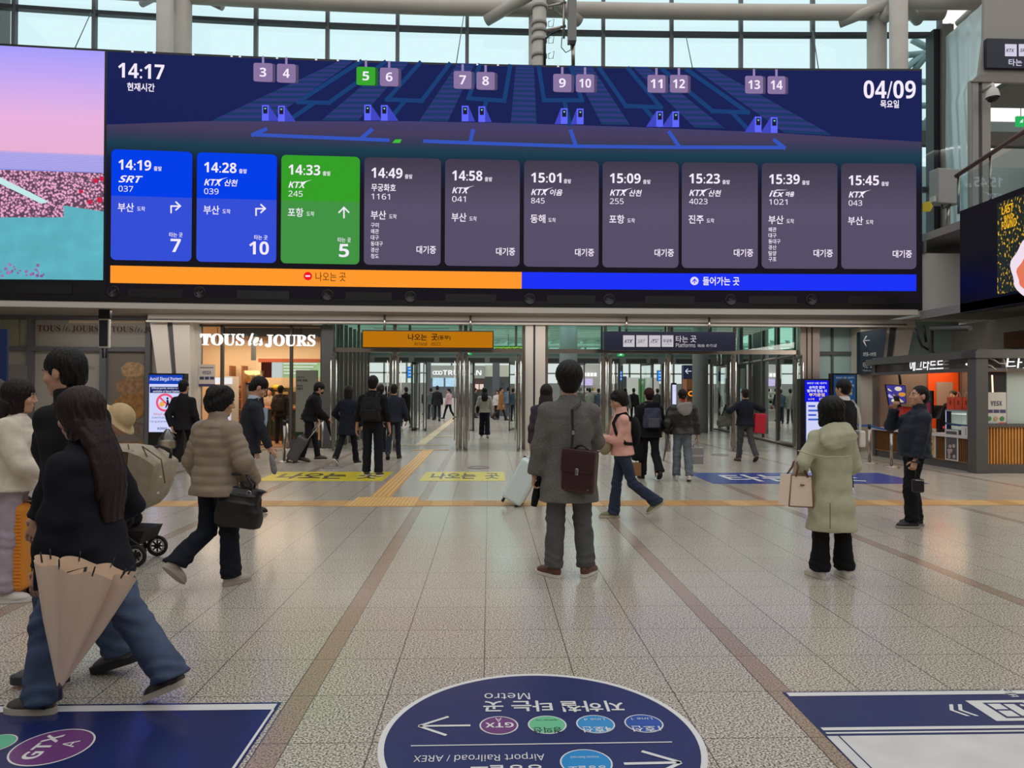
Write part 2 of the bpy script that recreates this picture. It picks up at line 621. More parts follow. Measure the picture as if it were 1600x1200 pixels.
for nm, a, b, r in (('beam_brace', P(760, 32, YT), P(838, -14, YT - .9), .17), ('beam_brace', P(905, 34, YT), P(848, -12, YT - .9), .17),
     ('beam_brace', P(1312, 36, YT), P(1400, 1, YT - 1), .15), ('beam_brace', P(1372, 36, YT), P(1395, 14, YT - 1), .2),
     ('beam_brace', P(1434, 32, YT), P(1412, 6, YT - 1), .16), ('beam_brace', P(1498, 38, YT), P(1545, -6, YT - 1), .14),
     ('beam_brace', P(348, 10, YT), P(300, -12, YT), .13), ('beam_brace', P(222, 6, YT), P(262, -14, YT - 1), .1)):
 truss(nm, [a, b], r)
for nm, px0, px1, Y in (('column_front', 245, 270, 20.3), ('column_back', 272, 299, 21.2), ('column_front', 832, 853.5, 20.3),
      ('column_back', 826, 836, 21.6), ('column_front', 1391, 1417, 20.3), ('column_back', 1356, 1384, 21.4)):
 a, b = at(px0, 60, Y), at(px1, 60, Y)
 m = MB().cyl(((a.x + b.x) / 2, Y, 3.73), ((a.x + b.x) / 2, Y, 15.5), (b.x - a.x) / 2, n=28)
 struct(nm, m, TRUSS)
# pipe clamps, cable brackets on the middle column
mc = [o for o in COL.objects if o.name.startswith('column_front')][1]
for i, py in enumerate((12, 38, 50, 64, 88)):
 c = at(842.5, py, 20.3)
 MB().cyl(c - Vector((0, 0, .045)), c + Vector((0, 0, .045)), .225, n=24).build('strap', GREYP, mc)
 if i != 2:
  d = at(857, py - 4, 20.25)
  m = MB().tube([d, d + Vector((.16, 0, .08)), d + Vector((.13, 0, -.13)), d + Vector((0, 0, -.14))], .012, 6, closed=True)
  m.build('bracket', DARKMETAL, mc)
MB().tube([at(851, 104, 20.1), at(851, 62, 20.1), at(862, 52, 20.1), at(876, 47, 20.1)], .035, 8).build('cable', BLACK, mc)
# antenna panel
an = thing('antenna_panel', 'tall grey antenna panel bracketed to the middle column above the board', 'antenna', at(893, 100, 20.2))
m = MB()
a, b = at(888, 64, 20.0), at(898.5, 64, 20.3)
m.span((a.x, 19.95, a.z), (b.x, 20.25, 14.2))
m.build('housing', mat('antenna_grey', (128, 128, 126), .5), an)
MB().cyl(at(895.5, 104, 20.25), at(895.5, 60, 20.25), .055).build('pole', STEEL, an)
MB().cyl(at(881, 60, 20.2), at(881, -10, 20.2), .035).build('mast', STEEL, an)
for y0, y1 in ((10, 4), (47, 41)):
 MB().tube([at(856, y0, 20.2), at(884, y1, 20.2)], .04, 8).build('bracket', STEEL, an)
MB().tube([at(878, 58, 20.2), at(877, 74, 20.2), at(884, 82, 20.2), at(892, 78, 20.2), at(892, 66, 20.2)], .014, 6).build('cable', BLACK, an)
# guy wires down to the board
for i, (x0, y0, x1, y1) in enumerate(((142, 20, 108, 73), (725, 22, 712, 96), (1270, 48, 1285, 106), (1072, 57, 1086, 104))):
 solo('guy_wire', MB().tube([at(x0, y0, 20.6), atarc(x1, y1) + Vector((0, .2, 0))], .012, 6), DARKMETAL,
         ['thin guy wire above the pink sunset screen', 'thin guy wire between platform signs 6 and 7',
          'thin guy wire above the 04/09 date', 'thin guy wire above platform sign 12'][i], 'wire', 'guy wires behind the board')
# far steelwork outside the glass, top right
m = MB()
for a, b in (((1430, 108), (1485, 40)), ((1425, 62), (1470, 86)), ((1418, 86), (1460, 82)), ((1400, 120), (1440, 86)), ((1440, 200), (1470, 160)), ((1420, 128), (1490, 128)), ((1418, 165), (1490, 165))):
 m.tube([at(*a, 30), at(*b, 30)], .14, 8)
struct('beam_outside', m, mat('outside_steel', (150, 165, 165), .5))
# ------------------------------------------------------------------ right: gallery with portal, screen parapet, glass railing
XR = 11.2
GAL = mat('gallery_concrete', (150, 144, 137), 0.6, mott=.03)
m = MB().span((at(1442, 400, 18.2).x, 18.25, ZS), (XR + 3.2, 20.2, 5.25))
struct('wall_canopy', m, mat('canopy_white', (232, 229, 225), .5))
m = MB().span((at(1442, 400, 18.2).x, 18.15, 5.25), (XR + .2, 20.4, 5.55))
struct('trim_8', m, mat('ledge_concrete', (120, 115, 108), .7))
m = MB().span((XR, -2, ZS - .1), (26, 18.1, ZS + .1))
struct('ceiling_under_gallery', m, mat('gallery_soffit', (150, 146, 140), .7))
m = MB().span((XR + .3, 14.0, 5.6), (26, 27, 5.8))
struct('floor_gallery', m, GAL)
m = MB().span((XR + 1.2, -2, ZS + .1), (XR + 1.4, 14.0, 5.6))
struct('wall_gallery', m, GAL)
# portal of the upper gates
YU = 18.9
u = lambda px, py: at(px, py, YU)
zlow = u(1560, 124).z
A_, B_, C_, D_ = u(1541, -20), u(1530, 116), u(1520, 126), u(1700, 116)
m = MB()
m.prism([Vector((A_.x, YU, 15)), Vector((u(1537, 60).x, YU, u(1537, 60).z)), Vector((B_.x, YU, B_.z)), Vector((D_.x + 4, YU, B_.z)), Vector((D_.x + 4, YU, 15))], (0, .1, 0))
m.prism([Vector((B_.x, YU, B_.z)), Vector((C_.x, YU + .05, C_.z)), Vector((D_.x + 4, YU + .05, C_.z)), Vector((D_.x + 4, YU, B_.z))], (0, .1, 0))
struct('beam_gallery_portal', m, mat('portal_grey', (158, 154, 148), .55))
m = MB().span((C_.x, YU + .1, 5.8), (u(1533, 200).x, YU + .22, zlow))
m.span((u(1539, 200).x, YU + .1, 5.8), (u(1552, 200).x, YU + .25, zlow))
struct('pillar_gallery', m, mat('portal_grey', (158, 154, 148), .55))
m = MB().span((u(1533, 200).x, YU + .15, 5.8), (u(1539, 200).x, YU + .22, zlow))
struct('trim_9', m, mat('joint_grey', (88, 88, 90), 0.6))
# translucent wavy side panel
m = MB()
a0, a1 = u(1521, 330), at(1478, 330, 21.0)
top0, top1 = u(1541, -2), at(1478, 58, 21.0)
m.grid(30, 40, lambda s_, t: (lambda z: Vector((a1.x + (a0.x - a1.x) * s_ + .012 * math.sin(s_ * 23 + t * 9) + s_ * float(np.interp(z, [zlow, B_.z, top0.z], [.04, B_.x - a0.x + .05, top0.x - a0.x + .05])), 21.0 + (YU + .05 - 21.0) * s_, z)))(5.8 + ((top1.z + (top0.z - top1.z) * s_) - 5.8) * t))
struct('wall_side_panel', m, mat('pale_film_wall', (206, 226, 226), .25, bump=.25, bscale=2.5, stretch=(1, 1, .25)))
a = at(1456, 200, 21.3)
b = at(1466, 200, 21.3)
struct('pillar_dark', MB().span((a.x, 21.2, 3.7), (b.x, 21.6, at(1460, 48, 21.3).z)), BLACK)
b2 = at(1479, 200, 21.3)
struct('pillar_grey', MB().span((b.x, 21.1, 3.7), (b2.x + .1, 21.7, at(1460, 42, 21.3).z)), mat('pillar_grey_paint', (120, 122, 118), .55))
# room seen behind the upper portal
struct('ceiling_gallery', MB().span((C_.x + 1.5, YU + .2, at(1570, 120, 19.1).z), (20, 21.2, at(1570, 112, 19.1).z)), mat('gallery_ceiling', (120, 120, 114), .7))
struct('beam_gallery_back', MB().span((C_.x + .4, 27.0, at(1575, 228, 27).z), (24, 27.3, at(1575, 206, 27).z)), mat('beam_brown', (84, 78, 72), .6))
struct('beam_gallery_mid', MB().span((C_.x + .4, 27.4, at(1575, 206, 27).z), (24, 27.7, at(1575, 184, 27).z)), mat('beam_teal', (130, 145, 143), .6))
struct('wall_gallery_back', MB().span((12.5, 33.5, 5.8), (25.9, 33.8, 12.5)), mat('pale_green_wall', (170, 182, 178), .6))
# ------------------------------------------------------------------ right wall under the gallery, behind the booth
struct('wall_side_right', MB().span((13.2, 10, 0), (13.4, 19.9, ZS - .1)), mat('under_gallery_wall', (190, 186, 180), .7))
struct('trim_10', MB().span((13.05, 10.5, 2.72), (13.2, 17.6, 3.12)), mat('brown_band', (120, 82, 52), .6))
struct('wall_teal', MB().span((at(1278, 600, 19.9).x, 19.85, 0), (13.4, 20.0, ZS)), mat('teal_panel', (176, 204, 202), .4))
m = MB()
for px in (1276, 1301, 1344):
 x = at(px, 600, 19.8).x
 m.span((x - .03, 19.8, 0), (x + .03, 19.86, ZS))
z = at(1310, 552, 19.8).z
m.span((at(1276, 600, 19.8).x, 19.79, z - .05), (at(1345, 600, 19.8).x, 19.85, z + .05))
struct('trim_11', m, mat('panel_joint', (96, 98, 98), .5))
m = MB()
for px0, px1 in ((1247, 1256), (1258, 1264), (1266, 1277)):
 m.span((at(px0, 600, 19.7).x, 19.55, 0), (at(px1, 600, 19.7).x, 19.9, ZS))
struct('pillar_steel', m, mat('bronze_steel', (164, 150, 142), .3, .35))
# left: dim shop front wall beyond the portal
YL = 19.7
l = lambda px, py: at(px, py, YL)
struct('wall_shop_side', MB().span((-15, YL + .12, 0), (q(262, 700) - .15, YL + .3, ZS)), mat('dim_shop_glass', (168, 163, 154), .3, spec=.4))
m = MB()
for px0, px1 in ((41, 50), (155, 165), (226, 234)):
 m.span((l(px0, 600).x, YL, 0), (l(px1, 600).x, YL + .13, ZS))
z = l(100, 545).z
m.span((-15, YL + .02, z - .06), (l(234, 600).x, YL + .12, z + .06))
m.span((-15, YL + .02, ZS - .12), (l(234, 600).x, YL + .12, ZS))
struct('trim_12', m, mat('shop_frame', (100, 100, 104), .45))
struct('trim_13', MB().span((l(2, 500).x, YL + .05, l(2, 541).z), (l(27, 500).x, YL + .11, l(2, 497).z)), mat('pale_yellow_panel', (150, 148, 122), .6))
struct('trim_14', MB().span((l(12, 570).x, YL - .02, 0), (l(43, 570).x, YL + .11, l(20, 571).z)), mat('off_white_panel', (128, 120, 118), .6))
# ------------------------------------------------------------------ the big departure board (one curved LED wall)
def spos(px, py, k=0):
 """point on the board surface seen at a photo pixel, k layers in front"""
 p = atarc(px, py)
 return Vector((p.x, arc(p.x) - .006 * k, p.z))
def sx(px, py=300):
 return atarc(px, py).x
def sz(px, py):
 return atarc(px, py).z
def spoint(x, z, k):
 return Vector((x, arc(x) - .006 * k, z))
def srect(m, x0, x1, z0, z1, k, n=None):
 n = n or max(1, int(abs(x1 - x0) / .8))
 return m.grid(n, 1, lambda u_, v_: spoint(x0 + (x1 - x0) * u_, z0 + (z1 - z0) * v_, k), smooth=False)
def sround(m, x0, x1, z0, z1, r, k):
 pts = []
 for cx, cz, a0 in ((x1 - r, z1 - r, 0), (x0 + r, z1 - r, 90), (x0 + r, z0 + r, 180), (x1 - r, z0 + r, 270)):
  for i in range(7):
   a = math.radians(a0 + i * 15)
   pts.append(spoint(cx + r * math.cos(a), cz + r * math.sin(a), k))
 return m.poly(pts)
def stext(m, body, px0, py0, px1, py1, k, bold=0.0, shear=0.0, space=1.0):
 """text fitted to the photo box"""
 pts, f, lo, hi = text_mesh(body, bold, shear, 0, space)
 a, b, t = atarc(px0, py1), atarc(px1, py1), atarc((px0 + px1) / 2, py0)
 bm_ = atarc((px0 + px1) / 2, py1)
 z0 = bm_.z
 hgt = t.z - bm_.z
 vs = [spoint(a.x + (b.x - a.x) * (p[0] - lo[0]) / (hi[0] - lo[0]), z0 + hgt * (p[1] - lo[1]) / (hi[1] - lo[1]), k) for p in pts]
 return m.add(vs, f)
def spoly(m, pix, k):
 return m.poly([spos(x, y, k) for x, y in pix])
E = lambda name, c, e=1.0: mat(name, c, .35, emit=e)
TXT = E('screen_white', (244, 236, 250))
TXTB = E('screen_pale', (220, 205, 235))
ZTOP, ZBOT = sz(850, 101.6), sz(850, 482)
ZPIC = sz(165, 437)
xL, xS, xE = -13.6, sx(164), sx(1441)
board = thing('departure_board', 'huge curved dark departure board with train cards across the hall', 'departure board', (0, arc(0) + .1, ZBOT))
m = MB()
cols = [xL + (xE - xL) * i / 36 for i in range(37)]
for a, b in zip(cols[:-1], cols[1:]):
 p = [(a, arc(a) + .004, ZBOT), (b, arc(b) + .004, ZBOT), (b, arc(b) + .3, ZBOT), (a, arc(a) + .3, ZBOT)]
 m.prism([Vector(q_) for q_ in p][::-1], (0, 0, ZTOP - ZBOT))
m.build('cabinet', mat('board_black', (14, 13, 18), .35), board)
# picture areas
zc = lambda py: sz(850, py)
m = MB()
srect(m, xS + .03, xE - .02, zc(470), ZTOP - .06, 1, 40)
zo = lambda z: z - ZBOT
m.build('display', ramp_mat('board_gradient', 2, [(zo(zc(470)), (24, 22, 28)), (zo(zc(300)), (24, 21, 30)), (zo(zc(265)), (24, 32, 60)), (zo(zc(240)), (26, 62, 78)), (zo(zc(228)), (52, 58, 84)), (zo(zc(212)), (70, 60, 92)), (zo(zc(190)), (66, 64, 112))]), board)
nightm = E('screen_night', (24, 32, 84))
m = MB()
spoly(m, [(167, 79.5), (165, 195), (300, 190), (640, 189.5), (800, 192.5), (1000, 199), (1200, 207), (1441, 222), (1441, 109), (1240, 106), (850, 102.5), (620, 97), (400, 91)], 2)
m.f = []
m.fs = []
m.v = []
top_line = [(xS + .03 + (xE - .05 - xS) * i / 30) for i in range(31)]
hor = [(165, 195), (330, 189), (640, 189.5), (800, 192.5), (1000, 199), (1200, 207), (1441, 222)]
hx = [spos(*p).x for p in hor]
hz = [spos(*p).z for p in hor]
m.grid(30, 1, lambda u_, v_: (lambda x: spoint(x, (np.interp(x, hx, hz)) * (1 - v_) + (ZTOP - .06) * v_, 2))(top_line[int(round(u_ * 30))]), smooth=False)
m.build('night_sky', nightm, board)
# receding walkways (striped) and tracks
strip_b = E('screen_walkway', (50, 54, 120))
strip_d = E('screen_walkway_dark', (26, 56, 98))
trackm = E('screen_track', (24, 62, 116))
m, m2, m3 = MB(), MB(), MB()
for tl, tr, bl_, br_ in (((534, 94), (555, 94.5), (330, 189.5), (420, 189.5)), ((610, 97), (640, 97.5), (502, 189), (560, 189)), ((715, 99.5), (742, 100), (655, 190), (700, 190)),
                         ((806, 102.5), (834, 103), (798, 193), (838, 194)), ((893, 104), (924, 104), (940, 195), (984, 196)), ((988, 105), (1012, 105), (1085, 200), (1132, 201)),
                         ((1082, 106), (1112, 106.5), (1225, 208), (1300, 212))):
 n = 13
 L = lambda p, q_, t: (p[0] + (q_[0] - p[0]) * t, p[1] + (q_[1] - p[1]) * t)
 for i in range(n):
  t0, t1 = (i / n) ** 1.25, ((i + .5) / n) ** 1.25
  t2 = ((i + 1) / n) ** 1.25
  spoly(m, [L(tl, bl_, t0), L(tl, bl_, t1), L(tr, br_, t1), L(tr, br_, t0)], 4)
  spoly(m2, [L(tl, bl_, t1), L(tl, bl_, t2), L(tr, br_, t2), L(tr, br_, t1)], 4)
def sline(m, pts, wd, k):
 for a, b in zip(pts[:-1], pts[1:]):
  d = Vector((b[0] - a[0], b[1] - a[1]))
  d.normalize()
  nx, ny = -d.y * wd / 2, d.x * wd / 2
  ex, ey = d.x * wd / 2, d.y * wd / 2
  spoly(m, [(a[0] + nx - ex, a[1] + ny - ey), (a[0] - nx - ex, a[1] - ny - ey), (b[0] - nx + ex, b[1] - ny + ey), (b[0] + nx + ex, b[1] + ny + ey)], k)
for pts in ([(563, 97), (466, 160), (514, 161), (601, 98)], [(656, 99), (605, 156), (659, 158), (702, 101)], [(749, 103), (732, 154), (788, 158), (797, 104)],
   [(842, 106), (850, 157), (909, 157), (892, 106)], [(937, 108), (978, 166), (1032, 168), (982, 108)], [(1036, 110), (1113, 174), (1168, 176), (1074, 110)],
   [(490, 162), (452, 188)], [(632, 159), (610, 186)], [(760, 157), (752, 188)], [(882, 160), (890, 194)], [(1006, 168), (1030, 197)], [(1144, 177), (1170, 204)]):
 sline(m3, pts, 6.5, 3)
m.build('walkway_stripes', strip_b, board)
m2.build('walkway_bands', strip_d, board)
m3.build('track_lines', trackm, board)
# blue route line on the concourse with branches
m = MB()
rl = E('screen_route', (52, 84, 190))
for pts in ([(397, 211), (606, 219.5)], [(664, 221), (740, 224), (900, 229), (1050, 230.5), (1222, 231)]):
 sline(m, pts, 5.5, 4)
for a, b in (((396, 211), (415, 203)), ((566, 216), (580, 204)), ((735, 222), (739, 205)), ((899, 227), (892, 206)), ((1060, 229), (1046, 208)), ((1224, 231), (1210, 220))):
 sline(m, [a, b], 6, 5)
m.build('route_line', rl, board)
m = MB()
spoly(m, [(613, 224), (618, 218.5), (628, 218.5), (625, 224)], 5)
m.build('route_marker', E('screen_green', (62, 190, 52)), board)
# ticket gates
for x0, y0, dr in ((410, 165, 1), (435, 166, 1), (569.5, 164.5, 1), (595.5, 165, 1), (721.5, 166, .6), (747.5, 167, .6), (876, 170, -.6), (901, 170.5, -.6), (1025, 174.5, -1), (1050, 175, -1), (1178.5, 183, -1), (1203.5, 184, -1)):
 m = MB()
 spoly(m, [(x0, y0), (x0, y0 + 24.5), (x0 + 10.5, y0 + 24.5), (x0 + 10.5, y0)], 6)
 g = m.build('gate_icon', E('screen_gate', (96, 104, 250)), board)
 m = MB()
 if dr > 0:
  spoly(m, [(x0 + 10.5, y0), (x0 + 10.5, y0 + 24.5), (x0 + 10.5 + 17 * dr, y0 + 24.5)], 5)
 else:
  spoly(m, [(x0, y0), (x0 + 16 * dr, y0 + 24.5), (x0, y0 + 24.5)], 5)
 m.build('gate_side', E('screen_gate_side', (64, 70, 190)), g)
 m = MB()
 spoly(m, [(x0 + 2.2, y0 + 2.5), (x0 + 2.2, y0 + 13.5), (x0 + 8.5, y0 + 13.5), (x0 + 8.5, y0 + 2.5)], 7)
 m.build('gate_window', E('screen_gate_dark', (26, 26, 42)), g)
 m = MB()
 spoly(m, [(x0 + 3.6, y0 + 5), (x0 + 5.3, y0 + 7.5), (x0 + 7.2, y0 + 5)], 8)
 m.build('gate_light', E('screen_mint', (150, 240, 200)), g)
# platform number plates
for num, x0, y0, x1, y1, on in ((3, 397, 100, 427, 129, 0), (4, 433.5, 101.5, 463, 130.5, 0), (5, 557.5, 106, 587, 134.5, 1), (6, 594, 107.5, 623, 136, 0), (7, 709, 112.5, 737, 140, 0), (8, 744.5, 114, 773, 141.5, 0),
        (9, 864, 117, 892.5, 145, 0), (10, 899.5, 117.5, 928, 145.5, 0), (11, 1011, 118.5, 1039, 146, 0), (12, 1046, 118.5, 1074, 146, 0), (13, 1163, 120, 1191, 147.5, 0), (14, 1198, 120.5, 1226, 148, 0)):
 m = MB()
 a, b = spos(x0, y1), spos(x1, y0)
 za = spos((x0 + x1) / 2, y1).z
 zb_ = spos((x0 + x1) / 2, y0).z
 sround(m, a.x, b.x, za, zb_, .05, 9)
 pl = m.build('platform_plate', E('plate_green' if on else 'plate_mauve', (58, 166, 46) if on else (138, 116, 160)), board)
 m = MB()
 sround(m, a.x + .05, b.x + .07, za - .01, zb_ - .01, .05, 8)
 m.build('plate_shade', E('plate_side', (36, 96, 40) if on else (82, 72, 104)), pl)
 cx = (x0 + x1) / 2
 m = MB()
 spoly(m, [(cx - 1.8, y0 - 11), (cx - 1.8, y0), (cx + 1.8, y0), (cx + 1.8, y0 - 11)], 8)
 m.build('plate_hanger', E('hanger_lilac', (150, 132, 180)), pl)
 m = MB()
 hw = 5.2 if num < 10 else 9.2
 stext(m, str(num), cx - hw, (y0 + y1) / 2 - 7, cx + hw, (y0 + y1) / 2 + 7, 10, bold=.035)
 m.build('plate_number', TXT, pl)
# clock and date
m = MB()
stext(m, '14:17', 186, 101, 258, 124, 8, bold=.012)
m.build('clock_time', TXT, board)
m = MB()
stext(m, '현재시간', 200, 131, 243, 144, 8, bold=.02)
m.build('clock_caption', TXT, board)
m = MB()
stext(m, '04/09', 1348, 127, 1429, 155, 8, bold=.012)
m.build('date', TXT, board)
m = MB()
stext(m, '목요일', 1374, 157.5, 1403, 170, 8, bold=.02)
m.build('date_caption', TXT, board)
# train cards
def ktx(m, x, y, sc=1.0, k=12):
 stext(m, 'KTX', x, y - 10 * sc, x + 28 * sc, y, k, bold=.05, shear=.28)
 m.poly([spos(x + 20 * sc, y - 9 * sc, k), spos(x + 38 * sc, y - 13 * sc, k), spos(x + 29 * sc, y - 10 * sc, k), spos(x + 24 * sc, y - 5 * sc, k)][::-1])
def srt(m, x, y, k=12):
 stext(m, 'SRT', x, y - 11, x + 38, y, k, bold=.03, shear=.35, space=.95)
cards = [(175, 301, 235.5, 405, 'b', '14:19', 'SRT', '', '037', '부산', '7', '↱', ()), (308.5, 433, 239.5, 409, 'b', '14:28', 'KTX', '산천', '039', '부산', '10', '↱', ()),
         (440, 562.5, 243, 413, 'g', '14:33', 'KTX', '', '245', '포항', '5', '↑', ()), (569.5, 689, 248, 416.5, 'd', '14:49', 'MU', '', '1161', '부산', '', '', ('구미', '왜관', '대구', '동대구', '경산', '청도')),
         (695.5, 812, 252.5, 419, 'd', '14:58', 'KTX', '', '041', '부산', '', '', ()), (818.5, 935, 256, 420, 'd', '15:01', 'KTX', '이음', '845', '동해', '', '', ()),
         (941, 1059.5, 257, 420.5, 'd', '15:09', 'KTX', '산천', '255', '포항', '', '', ()), (1064.5, 1183, 257.5, 420.5, 'd', '15:23', 'KTX', '산천', '4023', '진주', '', '', ()),
         (1189, 1307, 258.5, 421, 'd', '15:39', 'ITX', '마음', '1021', '부산', '', '', ('왜관', '대구', '동대구', '경산', '밀양', '구포')), (1313, 1430, 260.5, 422, 'd', '15:45', 'KTX', '', '043', '부산', '', '', ())]
ct = {'b': ((0, 62, 232), (52, 78, 214)), 'g': ((52, 158, 38), (66, 146, 68)), 'd': ((66, 60, 80), (88, 80, 104))}
zc0, zc1 = sz(501, 412.8), sz(501, 244.5)
for x0, x1, y0, y1, kd, tm_, tr_, sub, no, dst, pf, ar, stops in cards:
 xa, xb = sx(x0, 330), sx(x1, 330)
 m = MB()
 sround(m, xa, xb, zc0, zc1, .12, 8)
 za, zb_ = zo(zc0), zo(zc1)
 if kd == 'd':
  cm = ramp_mat('card_waiting', 2, [(za, (86, 78, 102)), (za + (zb_ - za) * .55, (88, 80, 104)), (zb_, (64, 58, 76))])
 else:
  c1, c2 = ct[kd]
  cm = ramp_mat('card_boarding', 2, [(za, c2), (za + (zb_ - za) * .578, c2), (za + (zb_ - za) * .582, c1), (zb_, c1)])
 cdp = m.build('train_card', cm, board)
 dx, dy = x0 - 175, y0 - 235.5
 sc = (x1 - x0) / 126.0
 X = lambda v: x0 + (v - 175) * sc
 ty = 0.035 * 0
 Y = lambda v: y0 + (v - 235.5) * (y1 - y0) / 169.5
 m = MB()
 stext(m, tm_, X(187), Y(251), X(238), Y(267), 10, bold=.012)
 stext(m, '출발', X(242), Y(261), X(254.5), Y(268), 10, bold=.012)
 if tr_ == 'KTX':
  ktx(m, X(187), Y(287), sc, 10)
  if sub:
   stext(m, sub, X(219), Y(277.5), X(240), Y(288), 10, bold=.02, shear=.22)
 elif tr_ == 'SRT':
  srt(m, X(187), Y(286.5), 10)
 elif tr_ == 'ITX':
  stext(m, 'itx', X(187), Y(277.5), X(212), Y(287.5), 10, bold=.035, shear=.3)
  m.poly([spos(X(191), Y(280), 10), spos(X(200), Y(276), 10), spos(X(219), Y(276.5), 10), spos(X(200), Y(277.5), 10)][::-1])
  stext(m, sub, X(214.5), Y(279), X(229), Y(287.5), 10, bold=.03, shear=.22)
 else:
  stext(m, '무궁화호', X(187), Y(276), X(227), Y(288), 10, bold=.015)
 stext(m, no, X(187), Y(291.5), X(187 + 7.6 * len(no)), Y(300.5), 10)
 yd = 318
 stext(m, dst, X(186), Y(yd), X(211), Y(yd + 14), 10, bold=.012)
 stext(m, '도착', X(216), Y(yd + 5.5), X(228.5), Y(yd + 13), 10, bold=.008)
 if kd == 'd':
  stext(m, '대기중', X(261), Y(373), X(293), Y(385.5), 10, bold=.015)
  for i, stp in enumerate(stops):
   stext(m, stp, X(186), Y(337 + i * 9.7), X(186 + 6.6 * len(stp)), Y(344.5 + i * 9.7), 10, bold=.008)
 else:
  stext(m, '타는 곳', X(266), Y(364), X(287), Y(371.5), 10, bold=.01)
  stext(m, pf, X(284 - 16 * len(pf)) if len(pf) == 1 else X(258), Y(374), X(284) if len(pf) == 1 else X(289), Y(394.5), 10, bold=.008)
  ax, ay = X(276), Y(325)
  if ar == '↱':
   sline(m, [(ax - 7, ay + 8), (ax - 7, ay - 2), (ax + 7, ay - 2)], 2.3, 10)
   sline(m, [(ax + 1, ay - 8), (ax + 7.5, ay - 2)], 2.3, 11)
   sline(m, [(ax + 7.5, ay - 2), (ax + 1, ay + 4)], 2.3, 12)
  else:
   sline(m, [(ax, ay + 8), (ax, ay - 7)], 2.3, 10)
   sline(m, [(ax - 7.5, ay), (ax, ay - 7.5)], 2.3, 11)
   sline(m, [(ax, ay - 7.5), (ax + 7.5, ay)], 2.3, 12)
 m.build('lettering', TXT, cdp)
# faint flicker bars low on the waiting cards
# direction strips
zs0, zs1 = sz(815, 451.5), sz(815, 425.5)
m = MB()
srect(m, sx(174, 425), sx(815, 440), zs0, zs1, 8)
so = m.build('exit_strip', E('strip_orange', (255, 153, 46)), board)
m = MB()
srect(m, sx(815, 440), sx(1430, 440), zs0, zs1, 8)
sb = m.build('entry_strip', mat('strip_blue', (28, 50, 246), .35, emit=1.0), board)
m = MB()
stext(m, '나오는 곳', 494, 426, 541, 440, 10)
m.build('lettering', E('screen_black', (40, 24, 14)), so)
m = MB()
c = spos(482, 432, 10)
m.add([spoint(c.x + .105 * math.cos(a), c.z + .105 * math.sin(a), 10) for a in np.linspace(0, 2 * math.pi, 29)[:-1]], [tuple(range(28))])
m.build('no_entry_disc', E('screen_red', (240, 20, 40)), so)
m = MB()
srect(m, c.x - .06, c.x + .06, c.z - .018, c.z + .018, 11, 1)
m.build('no_entry_bar', TXT, so)
m = MB()
stext(m, '들어가는 곳', 1097, 433, 1154, 446.5, 10, bold=.015)
m.build('lettering', TXT, sb)
m = MB()
c = spos(1084, 439.5, 10)
m.add([spoint(c.x + .108 * math.cos(a), c.z + .108 * math.sin(a), 10) for a in np.linspace(0, 2 * math.pi, 29)[:-1]], [tuple(range(28))])
m.build('entry_disc', E('screen_lilac', (226, 214, 250)), sb)
m = MB()
sline(m, [(1084, 443), (1084, 437.5)], 1.4, 11)
sline(m, [(1081, 440.5), (1084, 437)], 1.4, 12)
sline(m, [(1084, 437), (1087, 440.5)], 1.4, 13)
m.build('entry_arrow', E('strip_blue_text', (28, 50, 246)), sb)
# round fans and grilles in the black lower bezel
for px, py in ((177, 455.5), (312, 457), (512, 461), (641.5, 464), (828, 467.5), (952, 468), (1142, 468.5), (1268, 468.5)):
 c = spos(px, py)
 RM = Matrix(((1, 0, 0), (0, 0, 1), (0, -1, 0))).transposed()
 m = MB().lathe([(.15, .0), (.15, .02), (.125, .03), (.12, .012), (0, .012)], (c.x, arc(c.x) + .002, c.z), 24, Matrix(((1, 0, 0), (0, 0, -1), (0, 1, 0))))
 fn_ = m.build('round_speaker', mat('speaker_ring', (34, 34, 40), .35), board)
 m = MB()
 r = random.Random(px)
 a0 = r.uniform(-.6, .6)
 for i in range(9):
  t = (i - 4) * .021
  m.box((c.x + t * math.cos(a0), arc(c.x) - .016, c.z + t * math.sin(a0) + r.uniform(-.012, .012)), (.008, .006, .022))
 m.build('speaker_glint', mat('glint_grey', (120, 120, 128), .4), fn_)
for px0, px1, py in ((26, 113, 451), (201, 285, 458), (371, 452, 460.5), (540, 612, 463), (696, 775, 466), (855, 930, 468), (1008, 1085, 469), (1170, 1245, 469), (1325, 1405, 469)):
 m = MB()
 a, b = spos(px0, py), spos(px1, py)
 srect(m, a.x, b.x, a.z - .11, a.z + .11, 2, 3)
 m.build('bezel_panel', mat('bezel_panel', (34, 35, 40) if px0 == 371 else (22, 22, 26), .4), board)
# tiny light points along the top edge
for px in (207, 228, 241, 302, 362, 375, 433, 494, 528, 560, 746, 778, 872):
 x = sx(px, 95)
 m = MB().box((x, arc(x) - .01, ZTOP - .03), (.05, .02, .03))
 m.build('edge_light', E('edge_light', (230, 225, 235)), board)
